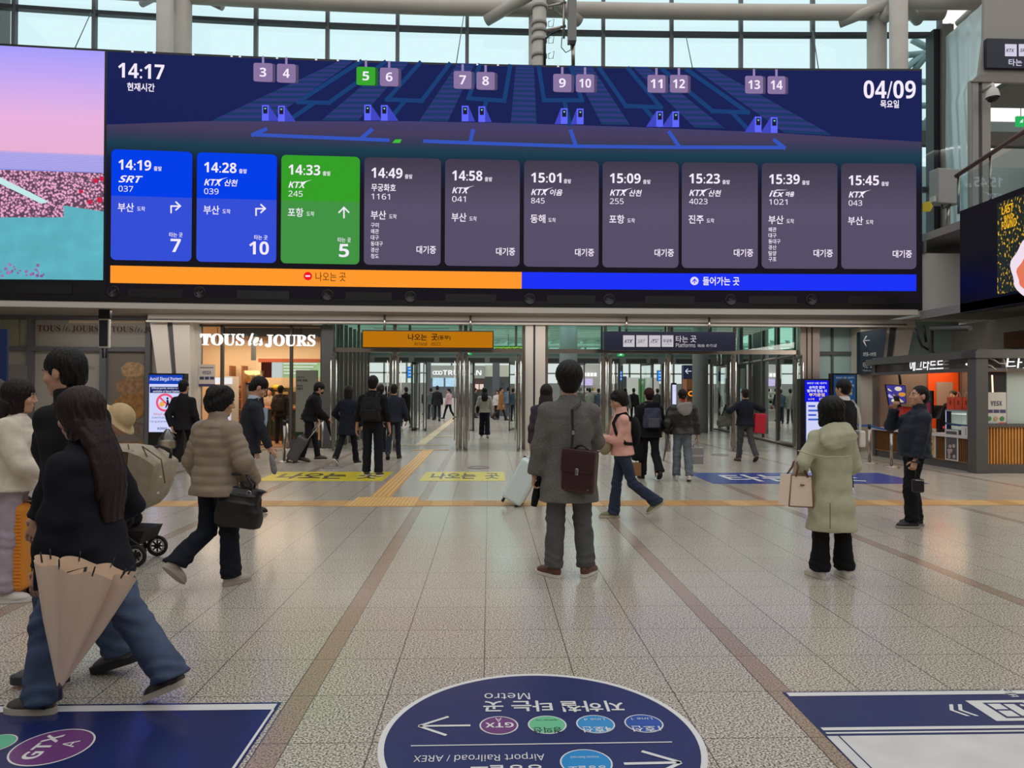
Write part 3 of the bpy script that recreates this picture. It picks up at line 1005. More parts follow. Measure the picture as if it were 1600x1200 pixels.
# advertising picture at the left end of the wall
adv = thing('advert_screen', 'bright screen with a pink sunset over sea and turquoise canvas', 'screen', (-11.8, arc(-11.8), zc(0) * 0 + ZPIC))
zp = lambda px, py: spos(px, py).z - ZPIC
m = MB()
srect(m, xL + .1, xS - .03, ZPIC, ZTOP - .06, 2, 10)
m.build('sunset_picture', ramp_mat('sunset', 2, [(0, (150, 150, 225)), (zp(90, 270), (140, 142, 222)), (zp(90, 243), (150, 150, 226)), (zp(90, 238), (232, 178, 214)), (zp(90, 185), (232, 180, 224)), (zp(90, 120), (196, 168, 244)), (zp(90, 75), (164, 158, 252))], noise=.0), adv)
m = MB()
xw = xL + .1
zz = lambda py: spos(80, py).z
for i in range(12):
 z = zz(242 + i * 2.2)
 srect(m, xw, xS - .03, z, z + .022, 3, 8)
m.build('sea_ripples', E('sea_lilac', (182, 172, 236)), adv)
def flower(name):
 mm = bpy.data.materials.new(name)
 mm.use_nodes = True
 nt = mm.node_tree
 b = nt.nodes['Principled BSDF']
 tc = nt.nodes.new('ShaderNodeTexCoord')
 n = nt.nodes.new('ShaderNodeTexVoronoi')
 n.inputs['Scale'].default_value = 17
 nt.links.new(tc.outputs['Object'], n.inputs['Vector'])
 cr = nt.nodes.new('ShaderNodeValToRGB')
 e = cr.color_ramp.elements
 e[0].position, e[0].color = .28, lin((240, 172, 206)) + (1,)
 e[1].position, e[1].color = .62, lin((92, 62, 84)) + (1,)
 nt.links.new(n.outputs['Distance'], cr.inputs['Fac'])
 b.inputs['Base Color'].default_value = (0, 0, 0, 1)
 nt.links.new(cr.outputs['Color'], b.inputs['Emission Color'])
 b.inputs['Emission Strength'].default_value = 1
 return mm
m = MB()
spoly(m, [(-60, 340), (162.5, 340), (163, 271), (-60, 264)], 4)
m.build('flower_field', flower('flower_field'), adv)
m = MB()
for q_ in ([(-60, 436), (0, 436.5), (0, 277), (-60, 245)], [(0, 436.5), (76, 437), (76, 318), (0, 277)], [(76, 437), (162, 438), (163, 331), (76, 318)]):
 spoly(m, q_, 5)
m.build('turquoise_canvas', mat('turquoise_canvas', (94, 176, 190), .4, emit=1.0, mott=.10, mscale=2.2), adv)
m = MB()
for q_ in ([(-60, 254), (0, 287), (0, 276.5), (-60, 244)], [(0, 287), (66, 319), (78, 316), (0, 276.5)]):
 spoly(m, q_, 6)
m.build('canvas_edge', E('canvas_edge', (196, 232, 232)), adv)
for px, py, r_ in ((160, 280, 5), (150, 283, 5), (128, 300, 4), (157, 313, 6), (142, 316, 5)):
 m = MB()
 c = spos(px, py, 6)
 m.add([spoint(c.x + r_ * .012 * math.cos(a), c.z + r_ * .012 * math.sin(a), 6) for a in np.linspace(0, 2 * math.pi, 11)[:-1]], [tuple(range(10))])
 m.build('red_flower', E('red_flower', (200, 40, 74)), adv)
r = random.Random(4)
m = MB()
for i in range(34):
 c = spos(r.uniform(-30, 70), 432 - abs(r.gauss(0, 9)), 7)
 q_ = r.uniform(.02, .05)
 m.add([spoint(c.x + q_ * math.cos(a), c.z + q_ * math.sin(a), 7) for a in np.linspace(0, 2 * math.pi, 7)[:-1]], [tuple(range(6))])
m.build('violet_flowers', mat('violet_flowers', (150, 110, 170), .4, emit=1.0, mott=.5, mscale=8), adv)
# ------------------------------------------------------------------ glass doors: outer row, vestibule, inner row
YD = 19.75
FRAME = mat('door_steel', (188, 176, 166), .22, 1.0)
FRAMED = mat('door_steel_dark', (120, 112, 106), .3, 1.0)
MINT = glass('mint_glass', (.62, .86, .78), .06)
xd = lambda px, Y=YD: at(px, 620, Y).x
zd = lambda py, Y=YD: at(700, py, Y).z
zh0, zh1 = zd(551), zd(545.5)
nwin = [1]
def bay(pxs, Y, ztop, posts=None, top=True):
 """mullions, header rail and transom lights of one glazed opening"""
 nwin[0] += 1
 fr = MB()
 for px in pxs:
  x = xd(px, Y)
  fr.span((x - .05, Y - .05, 0), (x + .05, Y + .05, ztop))
 fr.span((xd(pxs[0], Y), Y - .06, zh0), (xd(pxs[-1], Y), Y + .06, zh1 + .02))
 wn_ = struct('window_%d' % nwin[0], fr, FRAME)
 if top:
  for a, b in zip(pxs[:-1], pxs[1:]):
   MB().poly([(xd(a, Y), Y, zh1), (xd(b, Y), Y, zh1), (xd(b, Y), Y, ztop), (xd(a, Y), Y, ztop)]).build('transom_glass', MINT, wn_)
 return wn_
bay([521, 617, 719.5, 818], YD, 3.42)
bay([853, 945, 1044.5, 1146.5, 1248], YD, 3.42)
ndoor = [0]
def leaf(px, Y, dx, dy, hgt, fm, handle=True):
 """open door leaf: hinge at px, reaching (dx, dy) metres towards us"""
 ndoor[0] += 1
 h = Vector((xd(px, Y), Y - .08, 0))
 e = h + Vector((dx, dy, 0))
 d = (e - h).normalized()
 n = Vector((-d.y, d.x, 0))
 t = .02
 m = MB()
 for a in (h, e - d * .05):
  m.prism([a - n * t, a + d * .05 - n * t, a + d * .05 + n * t, a + n * t][::-1], (0, 0, hgt))
 for z0 in (.02, hgt - .09):
  m.prism([h - n * t + Vector((0, 0, z0)), e - n * t + Vector((0, 0, z0)), e + n * t + Vector((0, 0, z0)), h + n * t + Vector((0, 0, z0))][::-1], (0, 0, .07))
 o = struct('door_%d' % ndoor[0], m, fm)
 MB().poly([h + Vector((0, 0, .09)), e + Vector((0, 0, .09)), e + Vector((0, 0, hgt - .09)), h + Vector((0, 0, hgt - .09))]).build('door_glass', CLEAR, o)
 if handle:
  for sg in (1, -1):
   p = e - d * .14 + n * sg * .07
   MB().tube([p + Vector((0, 0, .28)), p + Vector((0, 0, hgt - .2))], .016, 8).build('door_handle', CHROME, o)
 p = e - d * .02
 MB().tube([p + Vector((0, 0, .0)), p + Vector((0, 0, .16)) - d * .05], .022, 8).build('door_stop', DARKMETAL, o)
H1 = 2.58
for px, dx, dy in ((525, .16, -1.0), (612, .10, -1.0), (622, .14, -1.0), (714, .06, -1.0), (725, .12, -1.0), (812, -.10, -1.05),
                   (940, -.12, -1.0), (950, -.10, -1.0), (1039, -.20, -1.0), (1141, -.30, -1.05), (1240, -.28, -1.05)):
 leaf(px, YD, dx, dy, H1, FRAME)
YI = 29.2
H2 = zd(567, YI)
for px, dx, dy in ((558, .2, -.9), (643, .3, -.9), (648, .1, -1), (656, -.2, -1), (662, .2, -1), (732, .25, -1), (738, .05, -1), (806, -.3, -1), (900, .2, -1), (962, -.2, -1), (972, -.3, -1), (1000, .3, -1), (1105, -.4, -.9), (1112, .3, -.9)):
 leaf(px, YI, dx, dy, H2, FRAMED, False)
# inner row header with vent grilles, mint band above
hx0, hx1 = xd(500, YI), xd(1120, YI)
struct('beam_inner_header', MB().span((hx0, YI, H2), (hx1, YI + .3, zd(556, YI))), mat('header_grey', (142, 146, 142), .5))
m = MB()
for a, b in ((585, 614), (616, 638), (647, 678), (686, 720), (725, 757), (765, 795), (852, 873), (900, 935), (940, 968), (978, 1010), (1016, 1028), (1056, 1110)):
 m.span((xd(a, YI), YI - .02, zd(565.5, YI)), (xd(b, YI), YI + .02, zd(559, YI)))
struct('trim_15', m, mat('vent_grille', (62, 66, 64), .6))
struct('beam_mint', MB().span((hx0, YI + .02, zd(556, YI)), (hx1, YI + .25, zd(548, YI))), mat('mint_band', (104, 136, 128), .4))
nwin[0] += 1
m = MB()
for px in (560, 640, 735, 806, 890, 968, 1040, 1110):
 m.span((xd(px, YI) - .05, YI, zd(548, YI)), (xd(px, YI) + .05, YI + .1, 6.5))
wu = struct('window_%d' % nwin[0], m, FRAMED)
MB().poly([(hx0, YI + .05, zd(548, YI)), (hx1, YI + .05, zd(548, YI)), (hx1, YI + .05, 6.5), (hx0, YI + .05, 6.5)]).build('upper_glass', MINT, wu)
m = MB()
for px in (558, 648, 735, 806, 900, 968, 1036, 1112):
 m.span((xd(px, YI) - .06, YI - .03, 0), (xd(px, YI) + .06, YI + .12, H2))
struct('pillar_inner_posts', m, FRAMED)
# round column in the vestibule, wide flat one further right
m = MB().cyl((xd(888, 27), 27, 0), (xd(888, 27), 27, 6.5), .34, n=28)
struct('column_round', m, mat('column_teal_grey', (134, 146, 146), .4))
m = MB().cyl((xd(1094, 27.5), 27.5, 0), (xd(1094, 27.5), 27.5, 6.5), .30, n=28)
struct('column_slim', m, mat('column_pale', (150, 156, 156), .4))
# vestibule side walls of glass
for sd, xa, xb, name in ((-1, xd(521), xd(575, YI), 'L'), (1, xd(1247), xd(1124, YI), 'R')):
 nwin[0] += 1
 m = MB()
 n = 6
 for i in range(n + 1):
  t = i / n
  x, y = xa + (xb - xa) * t, YD + .2 + (YI - YD - .2) * t
  m.span((x - .05, y - .05, 0), (x + .05, y + .05, 3.6))
 m.tube([(xa, YD + .2, .06), (xb, YI, .06)], .07, 4)
 m.tube([(xa, YD + .2, 2.62), (xb, YI, 2.62)], .05, 4)
 wv = struct('window_%d' % nwin[0], m, FRAMED)
 MB().poly([(xa, YD + .2, .1), (xb, YI, .1), (xb, YI, 3.6), (xa, YD + .2, 3.6)]).build('side_glass', glass('side_glass', (.62, .74, .70), .10), wv)
# escalator seen through the right-hand glass
es = thing('escalator', 'escalator with pale handrail rising behind the glass right of the doors', 'escalator', (xd(1216, 24), 24.5, 0))
m = MB().prism([at(1196, 700, 24.5), at(1262, 700, 24.5), at(1262, 560, 24.5), at(1228, 560, 24.5), at(1200, 650, 24.5)], (0, 1.2, 0))
m.build('side_panel', mat('escalator_side', (88, 100, 98), .35, .2), es)
MB().tube([at(1222, 672, 24.4), at(1220, 655, 24.4), at(1212, 642, 24.4), at(1203, 637, 24.4)], .05, 8).build('handrail', mat('pale_handrail', (190, 196, 192), .4), es)
# ------------------------------------------------------------------ concourse beyond
YF = 50.0
struct('wall_concourse_back', MB().span((-25, YF + 4, 0), (30, YF + 4.3, 2.2)), mat('far_wall', (160, 164, 162), .7))
nwin[0] += 1
m = MB()
for i in range(34):
 m.span((-25 + i * 1.7, YF + 4, 2.2), (-24.88 + i * 1.7, YF + 4.2, 9))
for i in range(6):
 m.span((-25, YF + 4, 2.9 + i * .9), (31, YF + 4.2, 3.0 + i * .9))
wf = struct('window_%d' % nwin[0], m, mat('far_mullion', (128, 136, 134), .5))
MB().poly([(-25, YF + 4.1, 2.2), (31, YF + 4.1, 2.2), (31, YF + 4.1, 9), (-25, YF + 4.1, 9)]).build('far_glass', glass('far_glass', (.66, .76, .74), .05), wf)
m = MB()
r = random.Random(2)
for i in range(26):
 px = 500 + i * 26 + r.uniform(-5, 5)
 dxp = r.choice((-46, 46, 70, -70))
 m.tube([at(px, 562, YF - 3), at(px + dxp, 508, YF - 5)], .13, 6)
for py in (560, 540, 521):
 m.tube([at(480, py, YF - 4), at(1290, py, YF - 4)], .15, 6)
struct('beam_concourse_truss', m, mat('truss_white', (206, 214, 210), .5))
m = MB()
for i in range(15):
 y = 33 + i * 1.4
 m.span((-14, y, 4.9), (22, y + .5, 5.0))
struct('ceiling_concourse', m, mat('concourse_slats', (224, 224, 218), .6))
# gantry arches
m = MB()
for px in (667, 775, 1040):
 x = xd(px, 40)
 m.span((x - .2, 40, 0), (x + .2, 40.3, 3.6))
struct('pillar_concourse', m, mat('arch_grey', (96, 100, 108), .5))
def far_shop(name, label, px0, px1, Y, col, ytop, depth=.7, cat='kiosk'):
 t = thing(name, label, cat, (xd((px0 + px1) / 2, Y), Y, 0))
 zt_ = at(700, ytop, Y).z
 MB().span((xd(px0, Y), Y, 0), (xd(px1, Y), Y + depth, zt_)).build('body', mat('shop_' + name, col, .6), t)
 return t
ts = far_shop('drinks_kiosk', 'far grey drinks kiosk with ring logo sign and two menu screens', 666, 737, 44, (112, 116, 118), 590)
zz = lambda py, Y=43.8: at(700, py, Y).z
MB().span((xd(667, 43.9), 43.86, zz(591)), (xd(757, 43.9), 44, zz(571))).build('sign_band', mat('sign_band_grey', (158, 164, 160), .5), ts)
m = MB()
for i in range(3):
 c = at(679 + i * 4.6, 582.5, 43.82)
 m.tube([c + Vector((.10 * math.cos(a), 0, .10 * math.sin(a))) for a in np.linspace(0, 6.283, 17)[:-1]], .028, 6, closed=True)
m.text('TRUEDAN', at(692, 586, 43.82), (1, 0, 0), (0, 0, 1), w=(752 - 692) / FPX * 43.8, h=.30, bold=.03)
m.build('sign_lettering', mat('sign_white_glow', (250, 250, 250), .4, emit=1.1), ts)
for a, b in ((676, 693), (696, 713)):
 o = MB().span((xd(a, 43.9), 43.8, zz(604)), (xd(b, 43.9), 43.95, zz(590.5))).build('menu_screen', mat('far_menu', (178, 216, 234), .4, emit=1.0, mott=.12, mscale=9), ts)
MB().span((xd(690, 42.8), 42.4, 0), (xd(713, 42.8), 43.2, 1.15)).build('counter', mat('white_counter', (222, 222, 220), .5), ts)
gs = far_shop('grey_hoarding', 'grey panelled hoarding with a shut door beyond the arrival doors', 739, 802, 45, (96, 104, 108), 587, .8, 'hoarding')
MB().span((xd(772, 44.9), 44.92, 0), (xd(787, 44.9), 45, zz(598))).build('door', mat('hoarding_door', (80, 88, 92), .5), gs)
MB().span((xd(741, 43.9), 43.9, zz(612)), (xd(756, 43.9), 44, zz(590))).build('poster_panel', mat('dark_poster', (84, 66, 60), .5), gs)
for a, b in ((742.5, 748), (749.5, 755.5)):
 MB().span((xd(a, 43.9), 43.86, zz(608)), (xd(b, 43.9), 43.9, zz(600))).build('poster_picture', mat('poster_glow', (240, 214, 200), .4, emit=.9), gs)
struct('beam_pale', MB().span((xd(757, 44.2), 44.0, zz(588)), (xd(812, 44.2), 44.3, zz(570))), mat('pale_beige_band', (200, 204, 186), .6))
snk = far_shop('snack_shop', 'far lit snack shop with glowing white sign and pinkish screen', 896, 952, 40, (196, 196, 190), 568)
y_ = 39.8
m = MB().text('세븐 편의점', at(901, 588, y_), (1, 0, 0), (0, 0, 1), w=(932 - 901) / FPX * y_, h=.24, bold=.03)
m.f, m.v, m.fs = [], [], []
for i in range(6):
 a = at(901 + i * 5.4, 588, y_)
 m.span((a.x, y_ - .02, a.z), (a.x + .15, y_, a.z + .20))
m.build('sign_glow', mat('sign_white_glow', (250, 250, 250), .4, emit=1.1), snk)
MB().span((xd(899, y_), y_ - .03, at(900, 603, y_).z), (xd(907, y_), y_, at(900, 591, y_).z)).build('dark_panel', BLACK, snk)
MB().span((xd(908, y_), y_ - .05, at(900, 602, y_).z), (xd(926, y_), y_, at(900, 591.5, y_).z)).build('menu_screen', mat('lilac_screen', (196, 184, 226), .4, emit=1.0, mott=.1, mscale=9), snk)
m = MB()
r = random.Random(8)
for row in range(4):
 a = at(899, 612 + row * 9, y_)
 MB().span((a.x, y_ - .12, a.z), (xd(948, y_), y_, a.z + .04)).build('shelf', mat('shelf_white', (226, 226, 220), .5), snk)
for i, cl in enumerate(((200, 60, 50), (230, 180, 60), (90, 130, 90), (240, 236, 226))):
 m = MB()
 for k in range(12):
  a = at(900 + r.uniform(0, 46), 612 + r.randint(0, 3) * 9, y_)
  m.span((a.x, y_ - .1, a.z + .03), (a.x + .1, y_ - .02, a.z + .2))
 o = m.build('goods', mat('goods%d' % i, cl, .5), snk)
 o['kind'] = 'stuff'
gb = thing('defibrillator_banner', 'green upright banner with a white heart mark beyond the platform doors', 'banner', (xd(1003, 39), 39, 0))
y_ = 39
MB().span((xd(998, y_), y_, at(1000, 640, y_).z), (xd(1008, y_), y_ + .1, at(1000, 592, y_).z)).build('board', mat('banner_green', (64, 150, 66), .5), gb)
MB().span((xd(999.5, y_), y_ + .02, 0), (xd(1000.5, y_), y_ + .08, at(1000, 640, y_).z)).build('leg', STEEL, gb)
c = at(1002.5, 597.5, y_ - .03)
hv = [(.09 * 16 * math.sin(t) ** 3 / 16, .085 * (13 * math.cos(t) - 5 * math.cos(2 * t) - 2 * math.cos(3 * t) - math.cos(4 * t)) / 14) for t in np.linspace(0, 6.283, 25)[:-1]]
MB().prism([c + Vector((a, 0, b)) for a, b in hv], (0, .02, 0)).build('heart_mark', WHITEP, gb)
struct('wall_white_shop', MB().span((xd(978, 46), 46, 0), (xd(1030, 46), 46.3, at(1000, 590, 46).z)), mat('white_shop', (226, 230, 226), .5))
struct('pillar_dark_totem', MB().span((xd(966, 36), 36, 0), (xd(979, 36), 36.4, at(970, 588, 36).z)), mat('totem_slate', (74, 80, 86), .5))
for i, (px0, px1, py0, py1, Y, lb) in enumerate(((636, 648, 573, 591, 38, 'blue hanging information screen seen left of the steel door posts'), (1027, 1039, 577, 594, 38, 'blue information screen hanging beyond the platform doors'),
           (1152, 1162, 573, 594, 33, 'slim blue information screen seen through the side glass'))):
 sc_ = thing('hanging_screen', lb, 'screen', (xd((px0 + px1) / 2, Y), Y, at(700, py1, Y).z), group=None)
 MB().span((xd(px0, Y), Y, at(700, py1, Y).z), (xd(px1, Y), Y + .12, at(700, py0, Y).z)).build('casing', BLACK, sc_)
 MB().span((xd(px0 + .5, Y), Y - .02, at(700, py1 - .5, Y).z), (xd(px1 - .5, Y), Y, at(700, py0 + .5, Y).z)).build('picture', mat('info_blue', (36, 130, 226), .4, emit=1.0), sc_)
 m = MB()
 for k in range(3):
  m.span((xd(px0 + 2, Y), Y - .03, at(700, py0 + 4 + k * 5, Y).z), (xd(px1 - 3, Y), Y - .02, at(700, py0 + 3 + k * 5, Y).z))
 m.build('text_lines', mat('info_white', (235, 245, 255), .4, emit=1.0), sc_)
 x_ = xd((px0 + px1) / 2, Y)
 MB().cyl((x_, Y + .06, at(700, py0, Y).z), (x_, Y + .06, 4.92), .03).build('hanger', STEEL, sc_)
 struct('beam_screen_rail', MB().span((x_ - 2, Y - .05, 4.9), (x_ + 2, Y + .15, 5.0)), GREYP)
# wayfinding pillar and coffee kiosk
wy = thing('wayfinding_pillar', 'dark navy wayfinding pillar with white left arrow beyond the platform doors', 'sign', (xd(1078, 38), 38, 0))
MB().span((xd(1068, 38), 38, 0), (xd(1087, 38), 38.4, at(1000, 570, 38).z)).build('body', mat('pillar_navy', (38, 44, 84), .5), wy)
c = at(1074, 580, 37.96)
m = MB().tube([c + Vector((-.1, 0, 0)), c + Vector((.22, 0, 0))], .022, 6).tube([c + Vector((.03, 0, .13)), c + Vector((-.1, 0, 0)), c + Vector((.03, 0, -.13))], .022, 6)
m.build('arrow', mat('info_white', (235, 245, 255), .4, emit=.8), wy)
cf = thing('coffee_kiosk', 'brown coffee kiosk panel with glowing orange cup mark', 'kiosk', (xd(1081, 36), 36, 0))
MB().span((xd(1073, 36), 36, 0), (xd(1088, 36), 36.8, at(1000, 592, 36).z)).build('panel', mat('coffee_brown', (140, 86, 42), .6), cf)
MB().span((xd(1074, 36), 35.96, at(1000, 624, 36).z), (xd(1087.5, 36), 36, at(1000, 608, 36).z)).build('dark_band', mat('coffee_dark', (56, 48, 44), .6), cf)
c = at(1080.5, 615, 35.92)
m = MB().tube([c + Vector((.15 * math.cos(a), 0, .11 * math.sin(a))) for a in np.linspace(0, 6.283, 21)[:-1]], .03, 6, closed=True)
m.tube([c + Vector((.14, 0, .05)), c + Vector((.22, 0, .04)), c + Vector((.14, 0, -.05))], .02, 6)
m.build('cup_mark', mat('cup_orange', (255, 150, 40), .4, emit=1.2), cf)
gt = thing('kiosk_screen_stand', 'tall white lit screen stand beyond the platform doors', 'screen', (xd(1053, 37), 37, 0))
MB().span((xd(1050, 37), 37, 0), (xd(1057, 37), 37.2, at(1000, 598, 37).z)).build('stand', BLACK, gt)
MB().span((xd(1050.6, 37), 36.97, .5), (xd(1056.4, 37), 37, at(1000, 601, 37).z)).build('picture', mat('white_screen', (214, 214, 250), .4, emit=1.0, mott=.1, mscale=4), gt)
tk = thing('ticket_machine', 'pale ticket machine screen seen through the side glass', 'ticket machine', (xd(1188, 30), 30, 0))
MB().span((xd(1179, 30), 30.5, 0), (xd(1196, 30), 31.2, at(1000, 604, 30).z)).build('cabinet', mat('machine_grey', (120, 124, 130), .5), tk)
MB().span((xd(1180, 30), 30.46, at(1000, 628, 30).z), (xd(1195, 30), 30.5, at(1000, 606, 30).z)).build('screen', mat('pale_blue_screen', (188, 198, 224), .4, emit=.9), tk)
# exit signs, green train-board strip; last three strips model reflections in the glass
for px, py, Y, lb in ((732, 551.5, 29.16, 'small green exit sign above the arrival door'), (970, 553.5, 29.16, 'small green exit sign above the platform doors'), (1595, 190, 23.5, 'green exit sign hanging in the upper gallery')):
 wd_, hg = (.26, .17) if Y > 25 else (.34, .34)
 a = at(px, py, Y)
 ex = thing('exit_sign', lb, 'sign', a - Vector((0, 0, hg / 2)))
 MB().box(a, (wd_, .08, hg)).build('casing', mat('exit_green', (40, 176, 92), .4, emit=1.0), ex)
 m = MB()
 m.ell(a + Vector((.03, -.045, .045)), (.02, .006, .02), 8, 6)
 m.tube([a + Vector((.02, -.045, .02)), a + Vector((-.02, -.045, -.02)), a + Vector((-.06, -.045, -.055))], .013, 6)
 m.tube([a + Vector((-.02, -.045, -.02)), a + Vector((.03, -.045, -.05))], .013, 6)
 m.tube([a + Vector((-.04, -.045, .01)), a + Vector((.05, -.045, .0))], .01, 6)
 m.build('running_figure', mat('exit_white', (235, 255, 240), .4, emit=1.0), ex)
 if Y < 25:
  MB().cyl(a + Vector((0, 0, hg / 2)), a + Vector((0, 0, hg / 2 + 1.2)), .012).build('hanger', STEEL, ex)
for i, (a, b) in enumerate(((772, 816), (1150, 1172), (1178, 1200), (1203, 1221))):
 y_ = 28.0
 gl = thing('led_strip', ['green station lamp strip beside the orange arrival sign', 'green strip modelling a reflected board right next to the platform sign', 'green strip modelling a reflected board in the second pane from the platform sign', 'green strip modelling a reflected board in the third pane from the platform sign'][i], 'led strip', (xd((a + b) / 2, y_), y_, at(700, 545, y_).z))
 MB().span((xd(a, y_), y_, at(700, 546, y_).z), (xd(b, y_), y_ + .1, at(700, 540, y_).z)).build('casing', mat('led_dark_green', (26, 130, 70), .4, emit=.6), gl)
 m = MB()
 r = random.Random(i)
 for k in range(int((b - a) / 2.2)):
  p = at(a + 1 + k * 2.2, 543 + r.uniform(-.8, .8), y_ - .02)
  m.box(p, (.03, .01, r.uniform(.03, .06)))
 MB().cyl((gl.location.x, y_ + .05, gl.location.z + .1), (gl.location.x, y_ + .05, 4.4), .015).build('hanger', STEEL, gl)
 o = m.build('led_characters', mat('led_yellow', (220, 240, 60), .4, emit=1.0), gl)
struct('beam_vestibule', MB().span((-6, 27.9, 4.36), (14, 28.2, 4.5)), GREYP)
# ------------------------------------------------------------------ hanging signs in front of the doors
YS = 18.85
s_ = lambda px, py, Y=YS: at(px, py, Y)
sg = thing('arrival_sign', 'long orange hanging sign for arrivals over the left-side doors', 'sign', s_(668, 544))
a, b = s_(565.5, 544), s_(771.5, 517)
MB().span((a.x, YS, a.z), (b.x, YS + .22, b.z)).build('casing', mat('sign_frame_dark', (52, 38, 24), .5), sg)
MB().span((a.x + .03, YS - .012, a.z + .03), (b.x - .03, YS, b.z - .03)).build('face', mat('sign_orange', (190, 118, 12), .45, emit=.92), sg)
m = MB()
def onsign(m, body, px0, py0, px1, py1, Y, **k):
 a, b, t = at(px0, py1, Y), at(px1, py1, Y), at((px0 + px1) / 2, py0, Y)
 bz = at((px0 + px1) / 2, py1, Y).z
 m.text(body, (a.x, Y, bz), (1, 0, 0), (0, 0, 1), w=b.x - a.x, h=t.z - bz, **k)
onsign(m, '나오는', 637.5, 521.5, 667, 532, YS - .02, bold=.022)
onsign(m, '곳', 674, 521.5, 683.5, 532, YS - .02, bold=.022)
onsign(m, '(동부)', 684, 524, 704, 532, YS - .02, bold=.02)
onsign(m, 'Arrival', 647, 534, 667, 540, YS - .02)
onsign(m, '出口', 674, 534.5, 688, 540, YS - .02)
m.build('lettering', mat('sign_ink', (20, 14, 8), .8, spec=.1), sg)
for px in (600, 735):
 p = s_(px, 517)
 MB().cyl((p.x, YS + .1, p.z), (p.x, YS + .1, 3.61), .03).build('hanger', STEEL, sg)
sg = thing('platform_sign', 'long navy hanging sign with train logos over the platform doors', 'sign', s_(1045, 547))
a, b = s_(943.5, 547), s_(1149, 519)
NAVY = mat('sign_navy', (14, 15, 46), .45)
MB().span((a.x, YS, a.z), (b.x, YS + .22, b.z)).build('casing', NAVY, sg)
PLATE = mat('sign_plate', (206, 200, 206), .45, emit=.9)
INK = mat('sign_navy_ink', (26, 26, 66), .5)
for px0, px1, body in ((973.5, 991.5, 'KTX'), (994, 1012, 'SRT'), (1014, 1032, 'itx'), (1034, 1052, '무궁화')):
 a, b = s_(px0, 542), s_(px1, 524)
 m = MB().box(((a.x + b.x) / 2, YS - .008, (a.z + b.z) / 2), (b.x - a.x, .015, b.z - a.z), bev=.006)
 pl = m.build('logo_plate', PLATE, sg)
 m = MB()
 if body == '무궁화':
  onsign(m, body, px0 + 2, 530, px1 - 2, 535.5, YS - .02, bold=.02)
  onsign(m, 'Mugunghwa', px0 + 2, 537, px1 - 2, 538.6, YS - .02)
 else:
  onsign(m, body, px0 + 2.2, 530.5, px1 - 3.4, 536, YS - .02, bold=.04 if body == 'KTX' else .02, shear=.3)
  y_ = YS - .02
  if body == 'KTX':
   m.poly([at(px1 - 6, 531.5, y_), at(px1 - 2, 529.8, y_), at(px1 - 5, 533, y_)])
  if body == 'itx':
   m.poly([at(px0 + 5, 530.5, y_), at(px1 - 2, 529.6, y_), at(px1 - 2, 530.2, y_), at(px0 + 6, 531.6, y_)])
 m.build('logo', INK, pl)
m = MB()
onsign(m, '타는', 1056, 524.5, 1075, 535, YS - .012, bold=.01)
onsign(m, '곳', 1078.5, 524.5, 1088, 535, YS - .012, bold=.01)
onsign(m, 'Platforms', 1056, 536, 1086.5, 542.5, YS - .012, bold=.012)
onsign(m, '站台', 1090, 537.5, 1101, 542.3, YS - .012)
onsign(m, 'のりば', 1103.5, 537.5, 1120, 542.3, YS - .012)
m.build('lettering', PLATE, sg)
for px in (980, 1110):
 p = s_(px, 519)
 MB().cyl((p.x, YS + .1, p.z), (p.x, YS + .1, 3.61), .03).build('hanger', STEEL, sg)
# upper gallery sign
y_ = YU - .03
sg = thing('upper_gate_sign', 'navy sign with train logos on the upper gallery portal', 'sign', at(1580, 108, y_))
a, b = at(1538, 108, y_), at(1700, 66, y_)
MB().span((a.x, y_ - .1, a.z), (b.x, y_ + .02, b.z)).build('casing', NAVY, sg)
for px0, px1, body in ((1570, 1588, 'KTX'), (1591.5, 1609.5, 'SRT')):
 c0, c1 = at(px0, 88, y_ - .1), at(px1, 69.5, y_ - .1)
 pl = MB().box(((c0.x + c1.x) / 2, y_ - .11, (c0.z + c1.z) / 2), (c1.x - c0.x, .015, c1.z - c0.z), bev=.006).build('logo_plate', mat('upper_plate', (214, 210, 232), .45, emit=.95), sg)
 m = MB()
 onsign(m, body, px0 + 2, 76, px1 - 3, 81.5, y_ - .122, bold=.04, shear=.3)
 m.build('logo', INK, pl)
m = MB()
onsign(m, '타는', 1576, 92, 1597, 103, y_ - .112, bold=.015)
m.build('lettering', mat('upper_plate', (214, 210, 232), .45, emit=.95), sg)
# dome camera
c = at(1551, 148, YU - .25)
dc = thing('dome_camera', 'white dome security camera under the upper gallery portal', 'camera', c)
MB().tube([c + Vector((-.02, .35, .25)), c + Vector((0, 0, .28)), c + Vector((0, 0, .12))], .05, 10).build('arm', WHITEP, dc)
MB().lathe([(.06, .2), (.13, .12), (.17, -.02), (.17, -.08)], c, 24).build('housing', WHITEP, dc)
MB().ell(c + Vector((0, 0, -.09)), (.14, .14, .12)).build('lens_dome', mat('smoked_dome', (30, 30, 34), .1), dc)
# gallery railing
rl_ = thing('gallery_railing', 'glass railing with brown handrail along the upper gallery', 'railing', (XR + .15, 14, 5.9))
xx = XR + .15
hr0, hr1 = atx(1494, 275, xx), atx(1600, 206, xx)
dd = (hr1 - hr0) * .9
MB().tube([hr0, hr1 + dd], .055, 10).build('handrail', mat('brown_handrail', (104, 76, 66), .35), rl_)
MB().poly([(xx, hr0.y, 5.93), (xx, hr1.y + dd.y, 5.93), (xx, hr1.y + dd.y, hr1.z - .1), (xx, hr0.y, hr0.z - .1)]).build('glass_panel', glass('rail_glass', (.80, .92, .90), .08), rl_)
for t in (0.02, .52, 1.02, 1.5):
 p = hr0 + (hr1 - hr0) * t
 MB().cyl((xx + .03, p.y, 5.93), (xx + .03, p.y, p.z), .03).build('post', STEEL, rl_)
